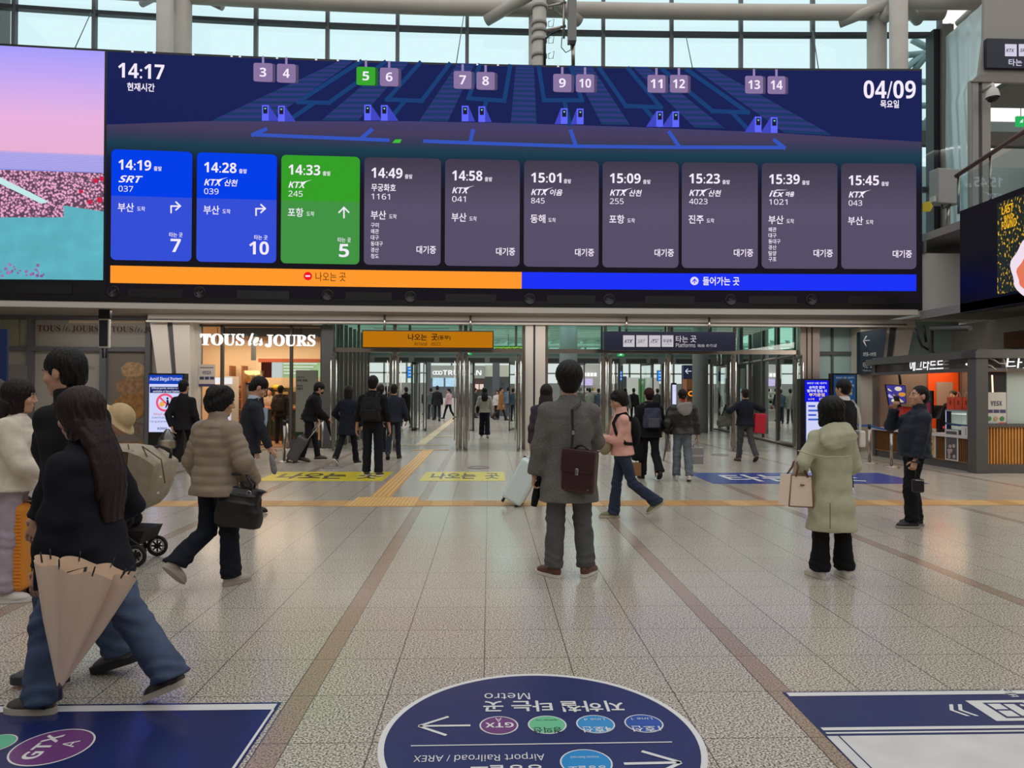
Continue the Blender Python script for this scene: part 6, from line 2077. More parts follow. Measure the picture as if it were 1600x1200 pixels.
# ------------------------------------------------------------------ people: smooth solid shapes meshed by surface nets
def V(*a):
 return np.array(a, dtype=np.float32)
def nrm(a):
 return a / (np.linalg.norm(a) + 1e-9)
class Field:
 def __init__(self, lo, hi, h):
  self.h = h
  self.lo = np.array(lo, dtype=np.float32)
  n = np.ceil((np.array(hi) - np.array(lo)) / h).astype(int) + 1
  self.n = n
  self.X = (self.lo[0] + h * np.arange(n[0], dtype=np.float32))[:, None, None]
  self.Y = (self.lo[1] + h * np.arange(n[1], dtype=np.float32))[None, :, None]
  self.Z = (self.lo[2] + h * np.arange(n[2], dtype=np.float32))[None, None, :]
  self.d = np.full(tuple(n), 9.0, dtype=np.float32)
 def union(self, e, k=0.0):
  if k > 0:
   hh = np.clip(0.5 + 0.5 * (self.d - e) / k, 0, 1)
   self.d = self.d * (1 - hh) + e * hh - k * hh * (1 - hh)
  else:
   self.d = np.minimum(self.d, e)
 def sub(self, e, k=0.0):
  e = -e
  if k > 0:
   hh = np.clip(0.5 - 0.5 * (self.d - e) / k, 0, 1)
   self.d = self.d * (1 - hh) + e * hh + k * hh * (1 - hh)
  else:
   self.d = np.maximum(self.d, e)
 def plane(self, p, n):
  """signed distance, positive on the side n points to"""
  return (self.X - p[0]) * n[0] + (self.Y - p[1]) * n[1] + (self.Z - p[2]) * n[2]
 def cone(self, a, b, ra, rb, ripple=None):
  ab = b - a
  L2 = float(ab @ ab) + 1e-9
  t = np.clip(((self.X - a[0]) * ab[0] + (self.Y - a[1]) * ab[1] + (self.Z - a[2]) * ab[2]) / L2, 0, 1)
  dx, dy, dz = self.X - a[0] - t * ab[0], self.Y - a[1] - t * ab[1], self.Z - a[2] - t * ab[2]
  r = ra + (rb - ra) * t
  if ripple:
   r = r + ripple[0] * (np.abs(np.sin(math.pi * (t * math.sqrt(L2) / ripple[1] + ripple[2]))) - 0.7)
  return np.sqrt(dx * dx + dy * dy + dz * dz) - r
 def ell(self, c, r, M=None):
  x, y, z = self.X - c[0], self.Y - c[1], self.Z - c[2]
  if M is not None:
   x, y, z = (x * M[0][0] + y * M[0][1] + z * M[0][2], x * M[1][0] + y * M[1][1] + z * M[1][2], x * M[2][0] + y * M[2][1] + z * M[2][2])
  k0 = np.sqrt((x / r[0]) ** 2 + (y / r[1]) ** 2 + (z / r[2]) ** 2)
  return (k0 - 1) * min(r)
 def loft(self, secs, side, ripple=None, p=2.3):
  """stack of elliptical sections (centre, half width, half depth)"""
  if len(secs) > 2:
   C = np.array([list(c) + [a_, b_] for c, a_, b_ in secs], dtype=np.float64)
   ks = np.concatenate([[0], np.cumsum(np.linalg.norm(np.diff(C[:, :3], axis=0), axis=1) + 1e-6)])
   n_ = int(np.clip(ks[-1] / .055, 4, 16))
   tt_ = np.linspace(0, ks[-1], n_ + 1)
   sl = np.gradient(C, ks, axis=0)
   secs = []
   for t in tt_:
    i = min(int(np.searchsorted(ks, t, 'right')) - 1, len(ks) - 2)
    L = ks[i + 1] - ks[i]
    u_ = (t - ks[i]) / L
    v_ = (2 * u_**3 - 3 * u_**2 + 1) * C[i] + (u_**3 - 2 * u_**2 + u_) * L * sl[i] + (3 * u_**2 - 2 * u_**3) * C[i + 1] + (u_**3 - u_**2) * L * sl[i + 1]
    secs.append((v_[:3].astype(np.float32), max(.006, v_[3]), max(.006, v_[4])))
  out = None
  for i in range(len(secs) - 1):
   a, rxa, rya = secs[i]
   b, rxb, ryb = secs[i + 1]
   ab = b - a
   L = float(np.linalg.norm(ab)) + 1e-9
   ax = ab / L
   sx = nrm(side - ax * float(side @ ax))
   sy = np.cross(ax, sx)
   s = (self.X - a[0]) * ax[0] + (self.Y - a[1]) * ax[1] + (self.Z - a[2]) * ax[2]
   t = np.clip(s / L, 0, 1)
   e0 = .012 if i > 0 else 0
   e1 = .012 if i < len(secs) - 2 else 0
   w_ = np.maximum(np.maximum(-s - e0, s - L - e1), 0)
   dx, dy, dz = self.X - a[0] - s * ax[0], self.Y - a[1] - s * ax[1], self.Z - a[2] - s * ax[2]
   x = np.abs(dx * sx[0] + dy * sx[1] + dz * sx[2])
   y = np.abs(dx * sy[0] + dy * sy[1] + dz * sy[2])
   rx, ry = rxa + (rxb - rxa) * t, rya + (ryb - rya) * t
   if ripple:
    q = ripple[0] * (np.abs(np.sin(math.pi * ((self.Z - ripple[2]) / ripple[1]))) - 0.7)
    rx, ry = rx + q, ry + q
   k0 = ((x / rx) ** p + (y / ry) ** p) ** (1 / p)
   dd = (k0 - 1) * np.minimum(rx, ry)
   e = np.where(w_ > 0, np.sqrt(np.maximum(dd, 0) ** 2 + w_ * w_) + np.minimum(dd, 0) * 0, dd)
   e = np.where((w_ > 0) & (dd <= 0), w_, e)
   if out is None:
    out = e
   else:
    out = np.minimum(out, e)
  return out
 def wrinkle(self, amp, seed, sc=1.0):
  r = random.Random(seed)
  q = 0
  for _ in range(4):
   k = [r.uniform(-1, 1) * 38 * sc, r.uniform(-1, 1) * 38 * sc, r.uniform(0.3, 1) * 46 * sc]
   q = q + np.sin(self.X * k[0] + self.Y * k[1] + self.Z * k[2] + r.uniform(0, 6))
  self.d = self.d + amp * q * 0.5
 def mesh(self):
  f = self.d
  s = f < 0
  nx, ny, nz = f.shape
  c = np.zeros((nx - 1, ny - 1, nz - 1), dtype=np.int8)
  for i in (0, 1):
   for j in (0, 1):
    for k in (0, 1):
     c += s[i:nx - 1 + i, j:ny - 1 + j, k:nz - 1 + k]
  act = (c > 0) & (c < 8)
  idx = np.argwhere(act)
  if len(idx) == 0:
   return np.zeros((0, 3)), []
  num = -np.ones(act.shape, dtype=np.int64)
  num[act] = np.arange(len(idx))
  acc = np.zeros((len(idx), 3))
  cnt = np.zeros(len(idx))
  cor = [(i, j, k) for i in (0, 1) for j in (0, 1) for k in (0, 1)]
  val = {q: f[idx[:, 0] + q[0], idx[:, 1] + q[1], idx[:, 2] + q[2]] for q in cor}
  for q in cor:
   for a in range(3):
    if q[a] == 0:
     q2 = tuple(1 if b == a else q[b] for b in range(3))
     v0, v1 = val[q], val[q2]
     m = (v0 < 0) != (v1 < 0)
     t = v0[m] / (v0[m] - v1[m])
     p = np.tile(np.array(q, dtype=float), (m.sum(), 1))
     p[:, a] += t
     acc[m] += p
     cnt[m] += 1
  pts = (idx + acc / cnt[:, None]) * self.h + self.lo
  faces = []
  for a in range(3):
   b, d_ = (a + 1) % 3, (a + 2) % 3
   sl0 = [slice(None)] * 3
   sl1 = [slice(None)] * 3
   sl0[a], sl1[a] = slice(0, -1), slice(1, None)
   e0, e1 = s[tuple(sl0)], s[tuple(sl1)]
   e = np.argwhere(e0 != e1)
   ok = (e[:, b] > 0) & (e[:, d_] > 0) & (e[:, b] < f.shape[b] - 1) & (e[:, d_] < f.shape[d_] - 1)
   e = e[ok]
   if len(e) == 0:
    continue
   flip = e0[tuple(e.T)]
   o1, o2 = np.zeros(3, int), np.zeros(3, int)
   o1[b], o2[d_] = 1, 1
   qd = np.stack([num[tuple((e - o1 - o2).T)], num[tuple((e - o2).T)], num[tuple(e.T)], num[tuple((e - o1).T)]], 1)
   qd[~flip] = qd[~flip][:, ::-1]
   faces.append(qd)
  fa = np.concatenate(faces)
  return pts, fa
def np_obj(name, parts, m, parent, label=None):
 """parts: list of (pts, faces) joined into one mesh; coordinates local to the parent"""
 parts = [q for q in parts if len(q[1])]
 vs = np.concatenate([p for p, f in parts])
 fs, b = [], 0
 for p, f in parts:
  fs.append(np.asarray(f) + b)
  b += len(p)
 fs = np.concatenate(fs)
 me = bpy.data.meshes.new(name)
 me.vertices.add(len(vs))
 me.vertices.foreach_set('co', vs.astype(np.float32).ravel())
 me.loops.add(fs.size)
 me.loops.foreach_set('vertex_index', fs.astype(np.int32).ravel())
 me.polygons.add(len(fs))
 me.polygons.foreach_set('loop_start', np.arange(0, fs.size, 4, dtype=np.int32))
 me.polygons.foreach_set('use_smooth', np.ones(len(fs), dtype=bool))
 me.update(calc_edges=True)
 me.materials.append(m)
 o = bpy.data.objects.new(name, me)
 COL.objects.link(o)
 o.parent = parent
 WM[o.name] = WM[parent.name].copy()
 if label:
  o['label'] = label
 return o
def hand_mesh(wrist, d, n, thumb, curl, s, h=0.0035):
 """palm and five fingers; d = forearm direction, n = palm normal, thumb = side the thumb leaves from"""
 d = nrm(d)
 n = nrm(n - d * float(n @ d))
 x = nrm(thumb - d * float(thumb @ d) - n * float(thumb @ n))
 c0 = wrist + d * 0.08 * s
 F = Field(c0 - 0.15 * s, c0 + 0.15 * s, h)
 P = lambda a, b, c: wrist + (x * a + d * b + n * c) * s
 F.union(F.cone(P(0, -0.05, 0), P(0, 0.012, 0), 0.026 * s, 0.025 * s))
 for a in (-0.024, -0.008, 0.008, 0.024):
  F.union(F.cone(P(a * 0.75, 0.015, 0), P(a, 0.085, 0), 0.0145 * s, 0.0115 * s), 0.012 * s)
 for a, L, r in ((-0.029, 0.062, 0.0072), (-0.0098, 0.076, 0.0082), (0.0098, 0.082, 0.0086), (0.0295, 0.074, 0.0082)):
  p = P(a, 0.088, 0)
  ang = 0.15 * curl
  for q, fr in enumerate((0.45, 0.32, 0.23)):
   ang += curl * (0.55, 0.75, 0.5)[q]
   e = p + (d * math.cos(ang) + n * math.sin(ang)) * L * fr * s
   F.union(F.cone(p, e, r * s, r * 0.92 * s), 0.003)
   p = e
 p = P(0.026, 0.022, 0.006)
 e = p + nrm(x * 0.75 + d * 0.62 + n * 0.35) * 0.045 * s
 F.union(F.cone(p, e, 0.0135 * s, 0.0105 * s), 0.008 * s)
 F.union(F.cone(e, e + nrm(x * 0.15 + d * 0.85 + n * (0.4 + 0.5 * curl)) * 0.036 * s, 0.0098 * s, 0.0082 * s), 0.004)
 return F.mesh()
SKIN = mat('skin', (196, 148, 122), 0.5, bump=0.05, bscale=120)
HAIRB = mat('black_hair', (11, 9, 10), 0.5, spec=.3, bump=0.8, bscale=40, stretch=(3, 3, 0.5))
HAIRD = mat('dark_brown_hair', (26, 16, 14), 0.5, spec=.3, bump=0.8, bscale=40, stretch=(3, 3, 0.5))
def fabric(name, col, bump=0.25, bscale=140, mott=0.10, mscale=14, rough=0.85):
 return mat(name, col, rough, bump=bump, bscale=bscale, mott=mott, mscale=mscale, spec=0.25)
def ik(a, t, l1, l2, hint):
 v = t - a
 D = float(np.linalg.norm(v))
 D = min(max(D, abs(l1 - l2) + 1e-3), (l1 + l2) * 0.998)
 u = nrm(v)
 t = a + u * D
 c = (l1 * l1 + D * D - l2 * l2) / (2 * l1 * D)
 hv = nrm(hint - u * float(hint @ u))
 e = a + u * (l1 * c) + hv * (l1 * math.sqrt(max(0, 1 - c * c)))
 return e, t
STAND = ((0.02, 0.03, 0.03, 0, 8), (-0.02, 0.03, 0.03, 0, 8))
WALK = ((0.38, 0.10, 0.01, 0.0, 6), (-0.22, 0.42, 0.01, 0.55, 6))     # left forward, right pushing off
WALKR = ((-0.22, 0.42, 0.01, 0.55, 6), (0.38, 0.10, 0.01, 0.0, 6))
def person(label, px, py, H=1.7, face=0.0, legs=STAND, lean=0.0, bend=0.0, arms=((-0.25, 0.04, 0.80), (0.25, 0.04, 0.80)),
           hints=None, top=None, pants=None, shoes=None, hair=None, head=(0.0, 0.0), res=0.012, skin=SKIN, hands=(True, True),
           curls=(0.5, 0.5), group=None, loc=None, palms=None, features=True, build=1.0, dz=0.0):
 """local frame: +Y is where the person faces, +X the right-hand side; lengths for a 1.72 m body are scaled to H"""
 s = H / 1.72
 top = dict(top or {})
 pants = dict(pants or {})
 hair = dict(hair or {})
 shoes = dict(shoes or {})
 # legs by angles
 hipz = 0.91 * s
 hip = V(0, 0, hipz)
 J = {}
 low = 9
 for i, (sd, (a, k, ab, fp, to)) in enumerate(zip((-1, 1), legs)):
  hj = hip + V(sd * 0.088 * s, 0, -0.02 * s)
  td = nrm(V(sd * math.sin(ab), math.sin(a), math.cos(a) * -1))
  kn = hj + td * 0.425 * s
  sdv = nrm(V(sd * math.sin(ab), math.sin(a - k), -math.cos(a - k)))
  an = kn + sdv * 0.405 * s
  yaw = math.radians(to) * sd
  fw = V(math.sin(yaw), math.cos(yaw), 0)
  fd = fw * math.cos(fp) + V(0, 0, -math.sin(fp))
  fu = fw * math.sin(fp) + V(0, 0, math.cos(fp))
  sole = an - fu * 0.082 * s
  tip = sole + fd * 0.17 * s
  low = min(low, float(sole[2]), float(tip[2]))
  J[i] = [hj, kn, an, fd, fu, sole]
 off = V(0, 0, -low + 0.002 + dz)
 hip = hip + off
 for i in J:
  for q in (0, 1, 2, 5):
   J[i][q] = J[i][q] + off
 if loc is None:
  g = gp(px, py)
  loc = (g.x, g.y, 0)
 root = thing('person', label, 'person', loc, math.radians(face), group)
 # torso
 up = nrm(V(math.sin(bend), math.sin(lean), math.cos(lean)))
 side = nrm(V(1, 0, 0) - up * float(up[0]))
 fwd = np.cross(up, side)
 bw = build * s
 B = lambda x, y, z: hip + (side * x + fwd * y + up * z) * s
 sh = [B(-0.172 * build, -0.012, 0.436), B(0.172 * build, -0.012, 0.436)]
 neck = B(0, -0.015, 0.555)
 hy, hp = head
 hf = nrm(fwd * math.cos(hy) + side * math.sin(hy))
 hsz = hair.get('head', 1.06)
 hc = neck + (up * (0.145 + .09 * (hsz - 1)) + fwd * 0.03) * s + V(0, 0.02 * math.sin(-hp), 0)
 hf2 = nrm(hf * math.cos(hp) + V(0, 0, 1) * math.sin(hp))
 hs = nrm(np.cross(hf2, V(0, 0, 1)))
 hu = np.cross(hs, hf2)
 A = []
 for i, sd in enumerate((-1, 1)):
  tgt = V(*arms[i]) * s + V(0, 0, float(off[2]))
  hint = V(*(hints[i])) if hints and hints[i] is not None else V(sd * 0.55, -1.0, -0.2)
  e, wv = ik(sh[i], tgt, 0.285 * s, 0.25 * s, hint)
  A.append((sh[i], e, wv))
 far = res > 0.018
 s_, s = s, s * hsz
 # ---- body (skin): one mesh
 parts = []
 hh = 0.0055 if res < 0.014 else (0.008 if not far else 0.014)
 Hd = lambda x, y, z: hc + (hs * x + hf2 * y + hu * z) * s
 F = Field(hc - 0.235 * s, hc + 0.16 * s, hh * s)
 MM = [hs, hf2, hu]
 F.union(F.ell(Hd(0, -0.012, 0.028), V(.073, .093, .09) * s, MM))
 F.union(F.ell(Hd(0, .030, -.045), V(.056, .062, .074) * s, MM), .03 * s)
 F.union(F.cone(Hd(0, .068, -.103), Hd(0, .060, -.098), .021 * s, .026 * s), .025 * s)
 F.union(F.cone(Hd(0, -.022, -.07), neck - up * .03 * s, .052 * s, .058 * s), .025 * s)
 if not far:
  F.union(F.cone(Hd(-.034, .082, .020), Hd(.034, .082, .020), .010 * s, .010 * s), .018 * s)
  for q in (-1, 1):
   F.sub(F.ell(Hd(q * .031, .104, .002), V(.017, .016, .012) * s, MM), .012 * s)
   F.union(F.ell(Hd(q * .031, .079, .002), V(.0135, .0135, .0125) * s, MM), .003)
   F.union(F.ell(Hd(q * .040, .066, -.032), V(.024, .02, .022) * s, MM), .02 * s)
   F.union(F.ell(Hd(q * .0745, -.010, -.012), V(.0105, .021, .033) * s, MM), .006)
  F.union(F.cone(Hd(0, .089, .012), Hd(0, .108, -.034), .0085 * s, .0125 * s), .012 * s)
  for q in (-1, 1):
   F.union(F.cone(Hd(q * .011, .097, -.037), Hd(q * .012, .094, -.036), .0085 * s, .0085 * s), .006)
  F.union(F.cone(Hd(-.019, .086, -.066), Hd(.019, .086, -.066), .0075 * s, .0075 * s), .012 * s)
  F.union(F.cone(Hd(-.015, .084, -.077), Hd(.015, .084, -.077), .0075 * s, .0075 * s), .012 * s)
 parts.append(F.mesh())
 s = s_
 hb = max(res * 1.5, 0.02)
 allp = [hip, neck] + [q for a in A for q in a] + [q for i in J for q in J[i][:3]]
 lo, hi = np.min(allp, 0) - 0.16, np.max(allp, 0) + 0.12
 F = Field(lo, hi, hb)
 F.union(F.loft([(B(0, 0, -.04), .13 * bw, .09 * s), (B(0, 0, .2), .115 * bw, .08 * s), (B(0, 0, .40), .14 * bw, .09 * s), (B(0, 0, .5), .10 * bw, .07 * s)], side))
 F.union(F.cone(B(0, 0, .48), neck, .06 * s, .054 * s), .05)
 for a, e, wv in A:
  F.union(F.cone(B(0, 0, .47), a, .05 * s, .045 * s), .04)
  F.union(F.cone(a, e, .042 * s, .034 * s), .03)
  F.union(F.cone(e, wv, .034 * s, .025 * s), .01)
 for i in J:
  F.union(F.cone(J[i][0], J[i][1], .065 * s, .046 * s), .04)
  F.union(F.cone(J[i][1], J[i][2], .046 * s, .030 * s), .01)
 parts.append(F.mesh())
 for i, sd in enumerate((-1, 1)):
  if not hands[i]:
   continue
  a, e, wv = A[i]
  d = nrm(wv - e)
  if palms and palms[i] is not None:
   n = V(*palms[i][0])
   th = V(*palms[i][1])
  else:
   n = V(-sd, 0, 0)
   th = V(0, 1, 0.2)
  parts.append(hand_mesh(wv, d, n, th, curls[i], s * 1.0, 0.0035 if res < .014 else (.0055 if not far else .011)))
 np_obj('body', parts, skin, root)
 s = s * hsz
 if features and not far:
  for q in (-1, 1):
   m = MB().ell(Vector(Hd(q * .031, .0895, .002)), (.0058 * s, .0052 * s, .0056 * s), 10, 6)
   m.build('eye', mat('dark_iris', (24, 18, 16), 0.2), root, world=False)
   m = MB().tube([Vector(Hd(q * .016, .0945, .021)), Vector(Hd(q * .032, .0945, .026)), Vector(Hd(q * .050, .082, .021))], [.003 * s, .0042 * s, .002 * s], 6)
   m.build('eyebrow', HAIRB, root, world=False)
  m = MB().tube([Vector(Hd(-.021, .088, -.071)), Vector(Hd(0, .0965, -.071)), Vector(Hd(.021, .088, -.071))], [.003 * s, .0065 * s, .003 * s], 8)
  m.build('lips', mat('lips', (165, 96, 88), 0.4), root, world=False)
 # ---- hair
 st = hair.get('style', 'short')
 hm = hair.get('mat', HAIRB)
 if st != 'none':
  bulk = hair.get('bulk', 0.0)
  dn = {'short': -.085, 'bob': -.135, 'long': -.14, 'perm': -.11, 'tied': -.09}[st]
  ln = hair.get('length', 0.40)
  F = Field(hc - V(.17, .17, .17) * s, hc + V(.17, .17, .17) * s, (hh * 1.15) * s)
  r = V(.083 + bulk, .104 + bulk, .100 + bulk * .8)
  if st in ('bob', 'long', 'perm'):
   r = r + V(.008, .006, .004)
  F.union(F.ell(Hd(0, -.018, .032), r * s, MM))
  if st in ('bob', 'long'):
   F.union(F.loft([(Hd(0, -.02, .03), .086 * s, .098 * s), (Hd(0, -.03, -.07), (.092 + bulk) * s, .085 * s), (Hd(0, -.04, dn), (.088 + bulk) * s, .07 * s)], hs), .02)
  if st == 'perm':
   F.union(F.ell(Hd(0, -.045, -.03), V(.092 + bulk, .082 + bulk, .095) * s, MM), .02)
  if st == 'short':
   F.union(F.ell(Hd(0, -.05, -.02), V(.074, .066, .085) * s, MM), .02)
  # texture: locks
  ang = np.arctan2((F.X - hc[0]) * hs[0] + (F.Y - hc[1]) * hs[1], -((F.X - hc[0]) * hf2[0] + (F.Y - hc[1]) * hf2[1]))
  F.d = F.d + .0022 * np.sin(ang * 17 + 3 * np.sin(F.Z * 30)) + .0018 * np.sin(ang * 31 + F.Z * 40)
  if st == 'perm':
   F.wrinkle(.004, 3, 1.6)
  # open the face
  fringe = hair.get('fringe', .066 if st == 'short' else .052)
  F.sub(F.ell(Hd(0, .112, -.062 + fringe - .052), V(.066, .075, .105) * s, MM), .008)
  F.sub(np.maximum(F.plane(Hd(0, .022, 0), -hf2), F.plane(Hd(0, 0, -.035 if st in ('short', 'tied') else dn), hu)), .01)
  if st in ('short', 'tied'):
   for q in (-1, 1):
    F.sub(F.ell(Hd(q * .085, .0, -.042), V(.03, .048, .055) * s, MM), .008)
  if st in ('short', 'tied'):
   F.sub(np.maximum(F.plane(Hd(0, .040, 0), -hf2), F.plane(Hd(0, 0, .012), hu)), .012)
  F.sub(F.plane(Hd(0, 0, dn), nrm(hu - hf2 * .35)), .006)
  prt = [F.mesh()]
  if st == 'long':
   ds = -up * 0.96 - fwd * .12
   c1 = Hd(0, -.055, -.05)
   c2 = neck - fwd * .085 * s - up * .03 * s
   c3 = neck - fwd * (.115 + hair.get('back', 0)) * s - up * (ln * .55) * s
   c4 = neck - fwd * (.11 + hair.get('back', 0)) * s - up * ln * s
   lo = np.min([c1, c2, c3, c4], 0) - .16
   hi = np.max([c1, c2, c3, c4], 0) + .16
   G = Field(lo, hi, max(.009, hh * 1.2))
   G.union(G.loft([(c1, .095 * s, .06 * s), (c2, .108 * s, .05 * s), (c3, .112 * s, .036 * s), (c4, .07 * s, .018 * s)], side))
   xs = (G.X * side[0] + G.Y * side[1] + G.Z * side[2])
   G.d = G.d + .002 * np.sin(xs * 150 + 2.5 * np.sin(G.Z * 14)) + .0015 * np.sin(xs * 260)
   prt.append(G.mesh())
  if st == 'tied':
   G = Field(hc - .26 * s, hc + .2 * s, .009)
   G.union(G.ell(Hd(0, -.125, -.03), V(.035, .035, .035) * s, MM))
   if hair.get('tail', True):
    G.union(G.cone(Hd(0, -.135, -.04), Hd(0, -.135, -.17), .03 * s, .012 * s), .02)
   prt.append(G.mesh())
  np_obj('hair', prt, hm, root)
 s = s_
 # ---- upper garment
 tm = top.get('mat')
 th = top.get('thick', .022)
 hem = top.get('hem', -.08)                       # metres below the hip joint height (negative) for a 1.72 m body
 fl = top.get('flare', 0.02)
 puff = top.get('puffer')
 secs = []
 lg = (J[0][1] + J[1][1]) * .5 - (J[0][0] + J[1][0]) * .5
 lgd = nrm(nrm(lg) * .35 + V(0, 0, -1) * .65)
 hrx, hry = .165 * bw + th, .125 * s + th + top.get('belly', 0) * .5
 if hem < -.02:
  L = -hem * s
  for q in (1.0, .66, .33):
   secs.append((hip + lgd * L * q - fwd * .005, hrx + fl * q + .012 * q, hry + fl * q + .01 * q))
 secs.append((B(0, 0, max(.02, hem if hem > 0 else .02)), hrx, hry))
 if hem < .14:
  secs.append((B(0, top.get('belly', 0) * .4, .16), .150 * bw + th + top.get('waist', 0), .112 * s + th + top.get('belly', 0)))
 secs += [(B(0, .005, .34), .168 * bw + th, .122 * s + th), (B(0, -.008, .42), .148 * bw + th, .105 * s + th), (B(0, -.012, .475), .112 * bw + th * .8, .092 * s + th * .8),
             (B(0, -.014, .53), .076 * bw + th * .5, .074 * s + th * .5)]
 allp = [c for c, a_, b_ in secs] + [q for a in A for q in a]
 lo, hi = np.min(allp, 0) - .26, np.max(allp, 0) + .2
 F = Field(lo, hi, res)
 rip = (puff[0], puff[1], 0.0) if puff else None
 F.union(F.loft(secs, side, rip))
 # hips hem cut
 hp0 = secs[0][0]
 cutn = up if hem > -.25 else V(0, 0, 1)
 slv = Field(lo, hi, res) if top.get('sleeve_mat') else F
 ra = top.get('arm', .056) * s + th * .5
 for a, e, wv in A:
  cuff = wv - nrm(wv - e) * top.get('cuff', 0.0) * s
  G = Field(lo, hi, res)
  G.union(G.cone(B(0, -.012, .492), a, .048 * s + th * .3, ra * 1.0))
  ar = (puff[0] * .9, puff[1] * .8, .2) if puff else None
  G.union(G.cone(a, e, ra, ra * .92, ar), .03)
  G.union(G.cone(e, cuff, ra * .92, ra * top.get('wrist', .74), ar), .02)
  if not puff:
   for c_, rr in ((e, .085), (cuff, .06)):
    q_ = np.sqrt((G.X - c_[0])**2 + (G.Y - c_[1])**2 + (G.Z - c_[2])**2)
    G.d = G.d + .0045 * np.sin(q_ * 105 + 2 * np.sin(G.X * 30 + G.Y * 25)) * np.exp(-(q_ / rr)**2)
  G.sub(G.plane(cuff, nrm(e - wv)), .004)
  if top.get('sleeve_mat'):
   slv.union(G.d)
  else:
   F.union(G.d, .035)
 F.wrinkle(top.get('wr', .004), int(px), 1.0)
 if hem < -.2:
  F.d = F.d + .006 * np.sin(F.X * 42 + 1.3) * np.clip((float(hip[2]) + .1 - F.Z) / .3, 0, 1)
 F.sub(F.plane(hp0, cutn), .006)
 if top.get('sleeve_mat'):
  slv.wrinkle(.004, 5)
  F.d = np.minimum(F.d, 9)
 cs = top.get('collar', 'collar')
 if cs in ('collar', 'high'):
  tl = .05 if cs == 'collar' else .085
  cr = .066 + top.get('cw', 0)
  F.union(np.abs(F.loft([(neck - up * .06 * s, (cr + .02) * s, (cr + .012) * s), (neck + (up * (tl - .035) + fwd * .008) * s, cr * s, (cr + .004) * s)], side, p=2)) - .008, .012)
 if cs == 'hood':
  F.union(F.ell(neck + (-fwd * .085 - up * .055) * s, V(.135, .075, .085) * s, [side, fwd, up]), .02)
  F.sub(F.ell(neck + (-fwd * .03 + up * .02) * s, V(.075, .06, .075) * s, [side, fwd, up]), .015)
 else:
  F.sub(F.cone(neck - up * .02 * s, neck + up * .1 * s, .05 * s, .055 * s), .004)
 np_obj(top.get('name', 'jacket'), [F.mesh()], tm, root)
 if top.get('sleeve_mat'):
  np_obj('shirt_sleeves', [slv.mesh()], top['sleeve_mat'], root)
 if top.get('hood_mat'):
  G = Field(neck - .3, neck + .25, res)
  c = neck + (-fwd * (.115 + th) - up * .05) * s
  G.union(G.loft([(c + up * .06 * s, .13 * s, .065 * s), (c - up * .05 * s + side * .02, .15 * s, .06 * s), (c - up * .17 * s + side * .04, .06 * s, .04 * s)], side))
  G.union(np.abs(G.loft([(neck - up * .05 * s, .095 * s, .09 * s), (neck + up * .02 * s, .082 * s, .082 * s)], side, p=2)) - .013, .02)
  G.wrinkle(.004, 9)
  np_obj('hood', [G.mesh()], top['hood_mat'], root)
 # ---- trousers
 pm = pants.get('mat')
 rt, rk, rh = pants.get('r', (.083, .062, .058))
 top_z = .06
 pts = [hip] + [q for i in J for q in J[i][:3]]
 lo, hi = np.min(pts, 0) - .2, np.max(pts, 0) + .17
 F = Field(lo, hi, res)
 F.union(F.ell(hip, V(.158 * bw, .118 * s, .12 * s)))
 for i in J:
  hj, kn, an = J[i][:3]
  G = Field(lo, hi, res)
  G.union(G.cone(hj, kn, rt * s, rk * s))
  end = an + (an - kn) * pants.get('len', .06)
  G.union(G.cone(kn, end, rk * s, rh * s), .02)
  for c_, am, rr in ((kn, .0045, .10), (end, .006, .13), (hj, .005, .12)):
   q_ = (G.X - c_[0]) * .35 + (G.Z - c_[2])
   G.d = G.d + am * np.sin(q_ * 88 + 2.2 * np.sin(G.X * 26 + G.Y * 22 + i)) * np.exp(-((G.Z - c_[2]) / rr)**2)
  ca = nrm(an - kn)
  G.sub(G.plane(end - ca * .012, -nrm(ca * .75 + V(0, 0, -.45) + J[i][3] * .1)), .004)
  F.union(G.d, .03)
 F.wrinkle(pants.get('wr', .004), int(px) + 7, .9)
 np_obj(pants.get('name', 'trousers'), [F.mesh()], pm, root)
 # ---- shoes
 um, sm = shoes.get('mat', BLACK), shoes.get('sole')
 for i in J:
  hj, kn, an, fd, fu, sole = J[i]
  fs_ = nrm(np.cross(fd, fu))
  Q = lambda x, y, z: sole + (fs_ * x + fd * y + fu * z) * s
  F = Field(sole - .22 * s, sole + .26 * s, max(.0075, res * .6))
  MS = [fs_, fd, fu]
  F.union(F.ell(Q(0, -.025, .045), V(.038, .052, .055) * s, MS))
  F.union(F.ell(Q(0, .06, .040), V(.042, .075, .045) * s, MS), .03)
  F.union(F.ell(Q(0.004, .125, .030), V(.046, .068, .036) * s, MS), .03)
  F.union(F.cone(Q(0, -.02, .07), Q(0, -.02, .10), .037 * s, .038 * s), .02)
  F.sub(F.plane(Q(0, 0, shoes.get('thick', .024) * .8), fu))
  F.sub(F.plane(Q(0, 0, .10), -fu))
  o = np_obj('shoe', [F.mesh()], um, root)
  m = MB()
  out = []
  for t in range(28):
   a = 2 * math.pi * t / 28
   yy = .058 + .146 * math.sin(a)
   wd = .047 + .008 * math.sin(a)
   xx = wd * math.copysign(abs(math.cos(a)) ** .7, math.cos(a))
   out.append(Vector(Q(xx, yy, 0)))
  m.prism(out, Vector(fu * shoes.get('thick', .024) * s))
  m.build('sole', sm or BLACK, o, world=False)
 root['_'] = 0
 del root['_']
 info = dict(root=root, s=s, hip=hip, neck=neck, hc=hc, hf=hf2, hs=hs, hu=hu, up=up, side=side, fwd=fwd, A=A, J=J, B=B, Hd=Hd,
    W=lambda p: WM[root.name] @ Vector([float(q) for q in p]))
 return info
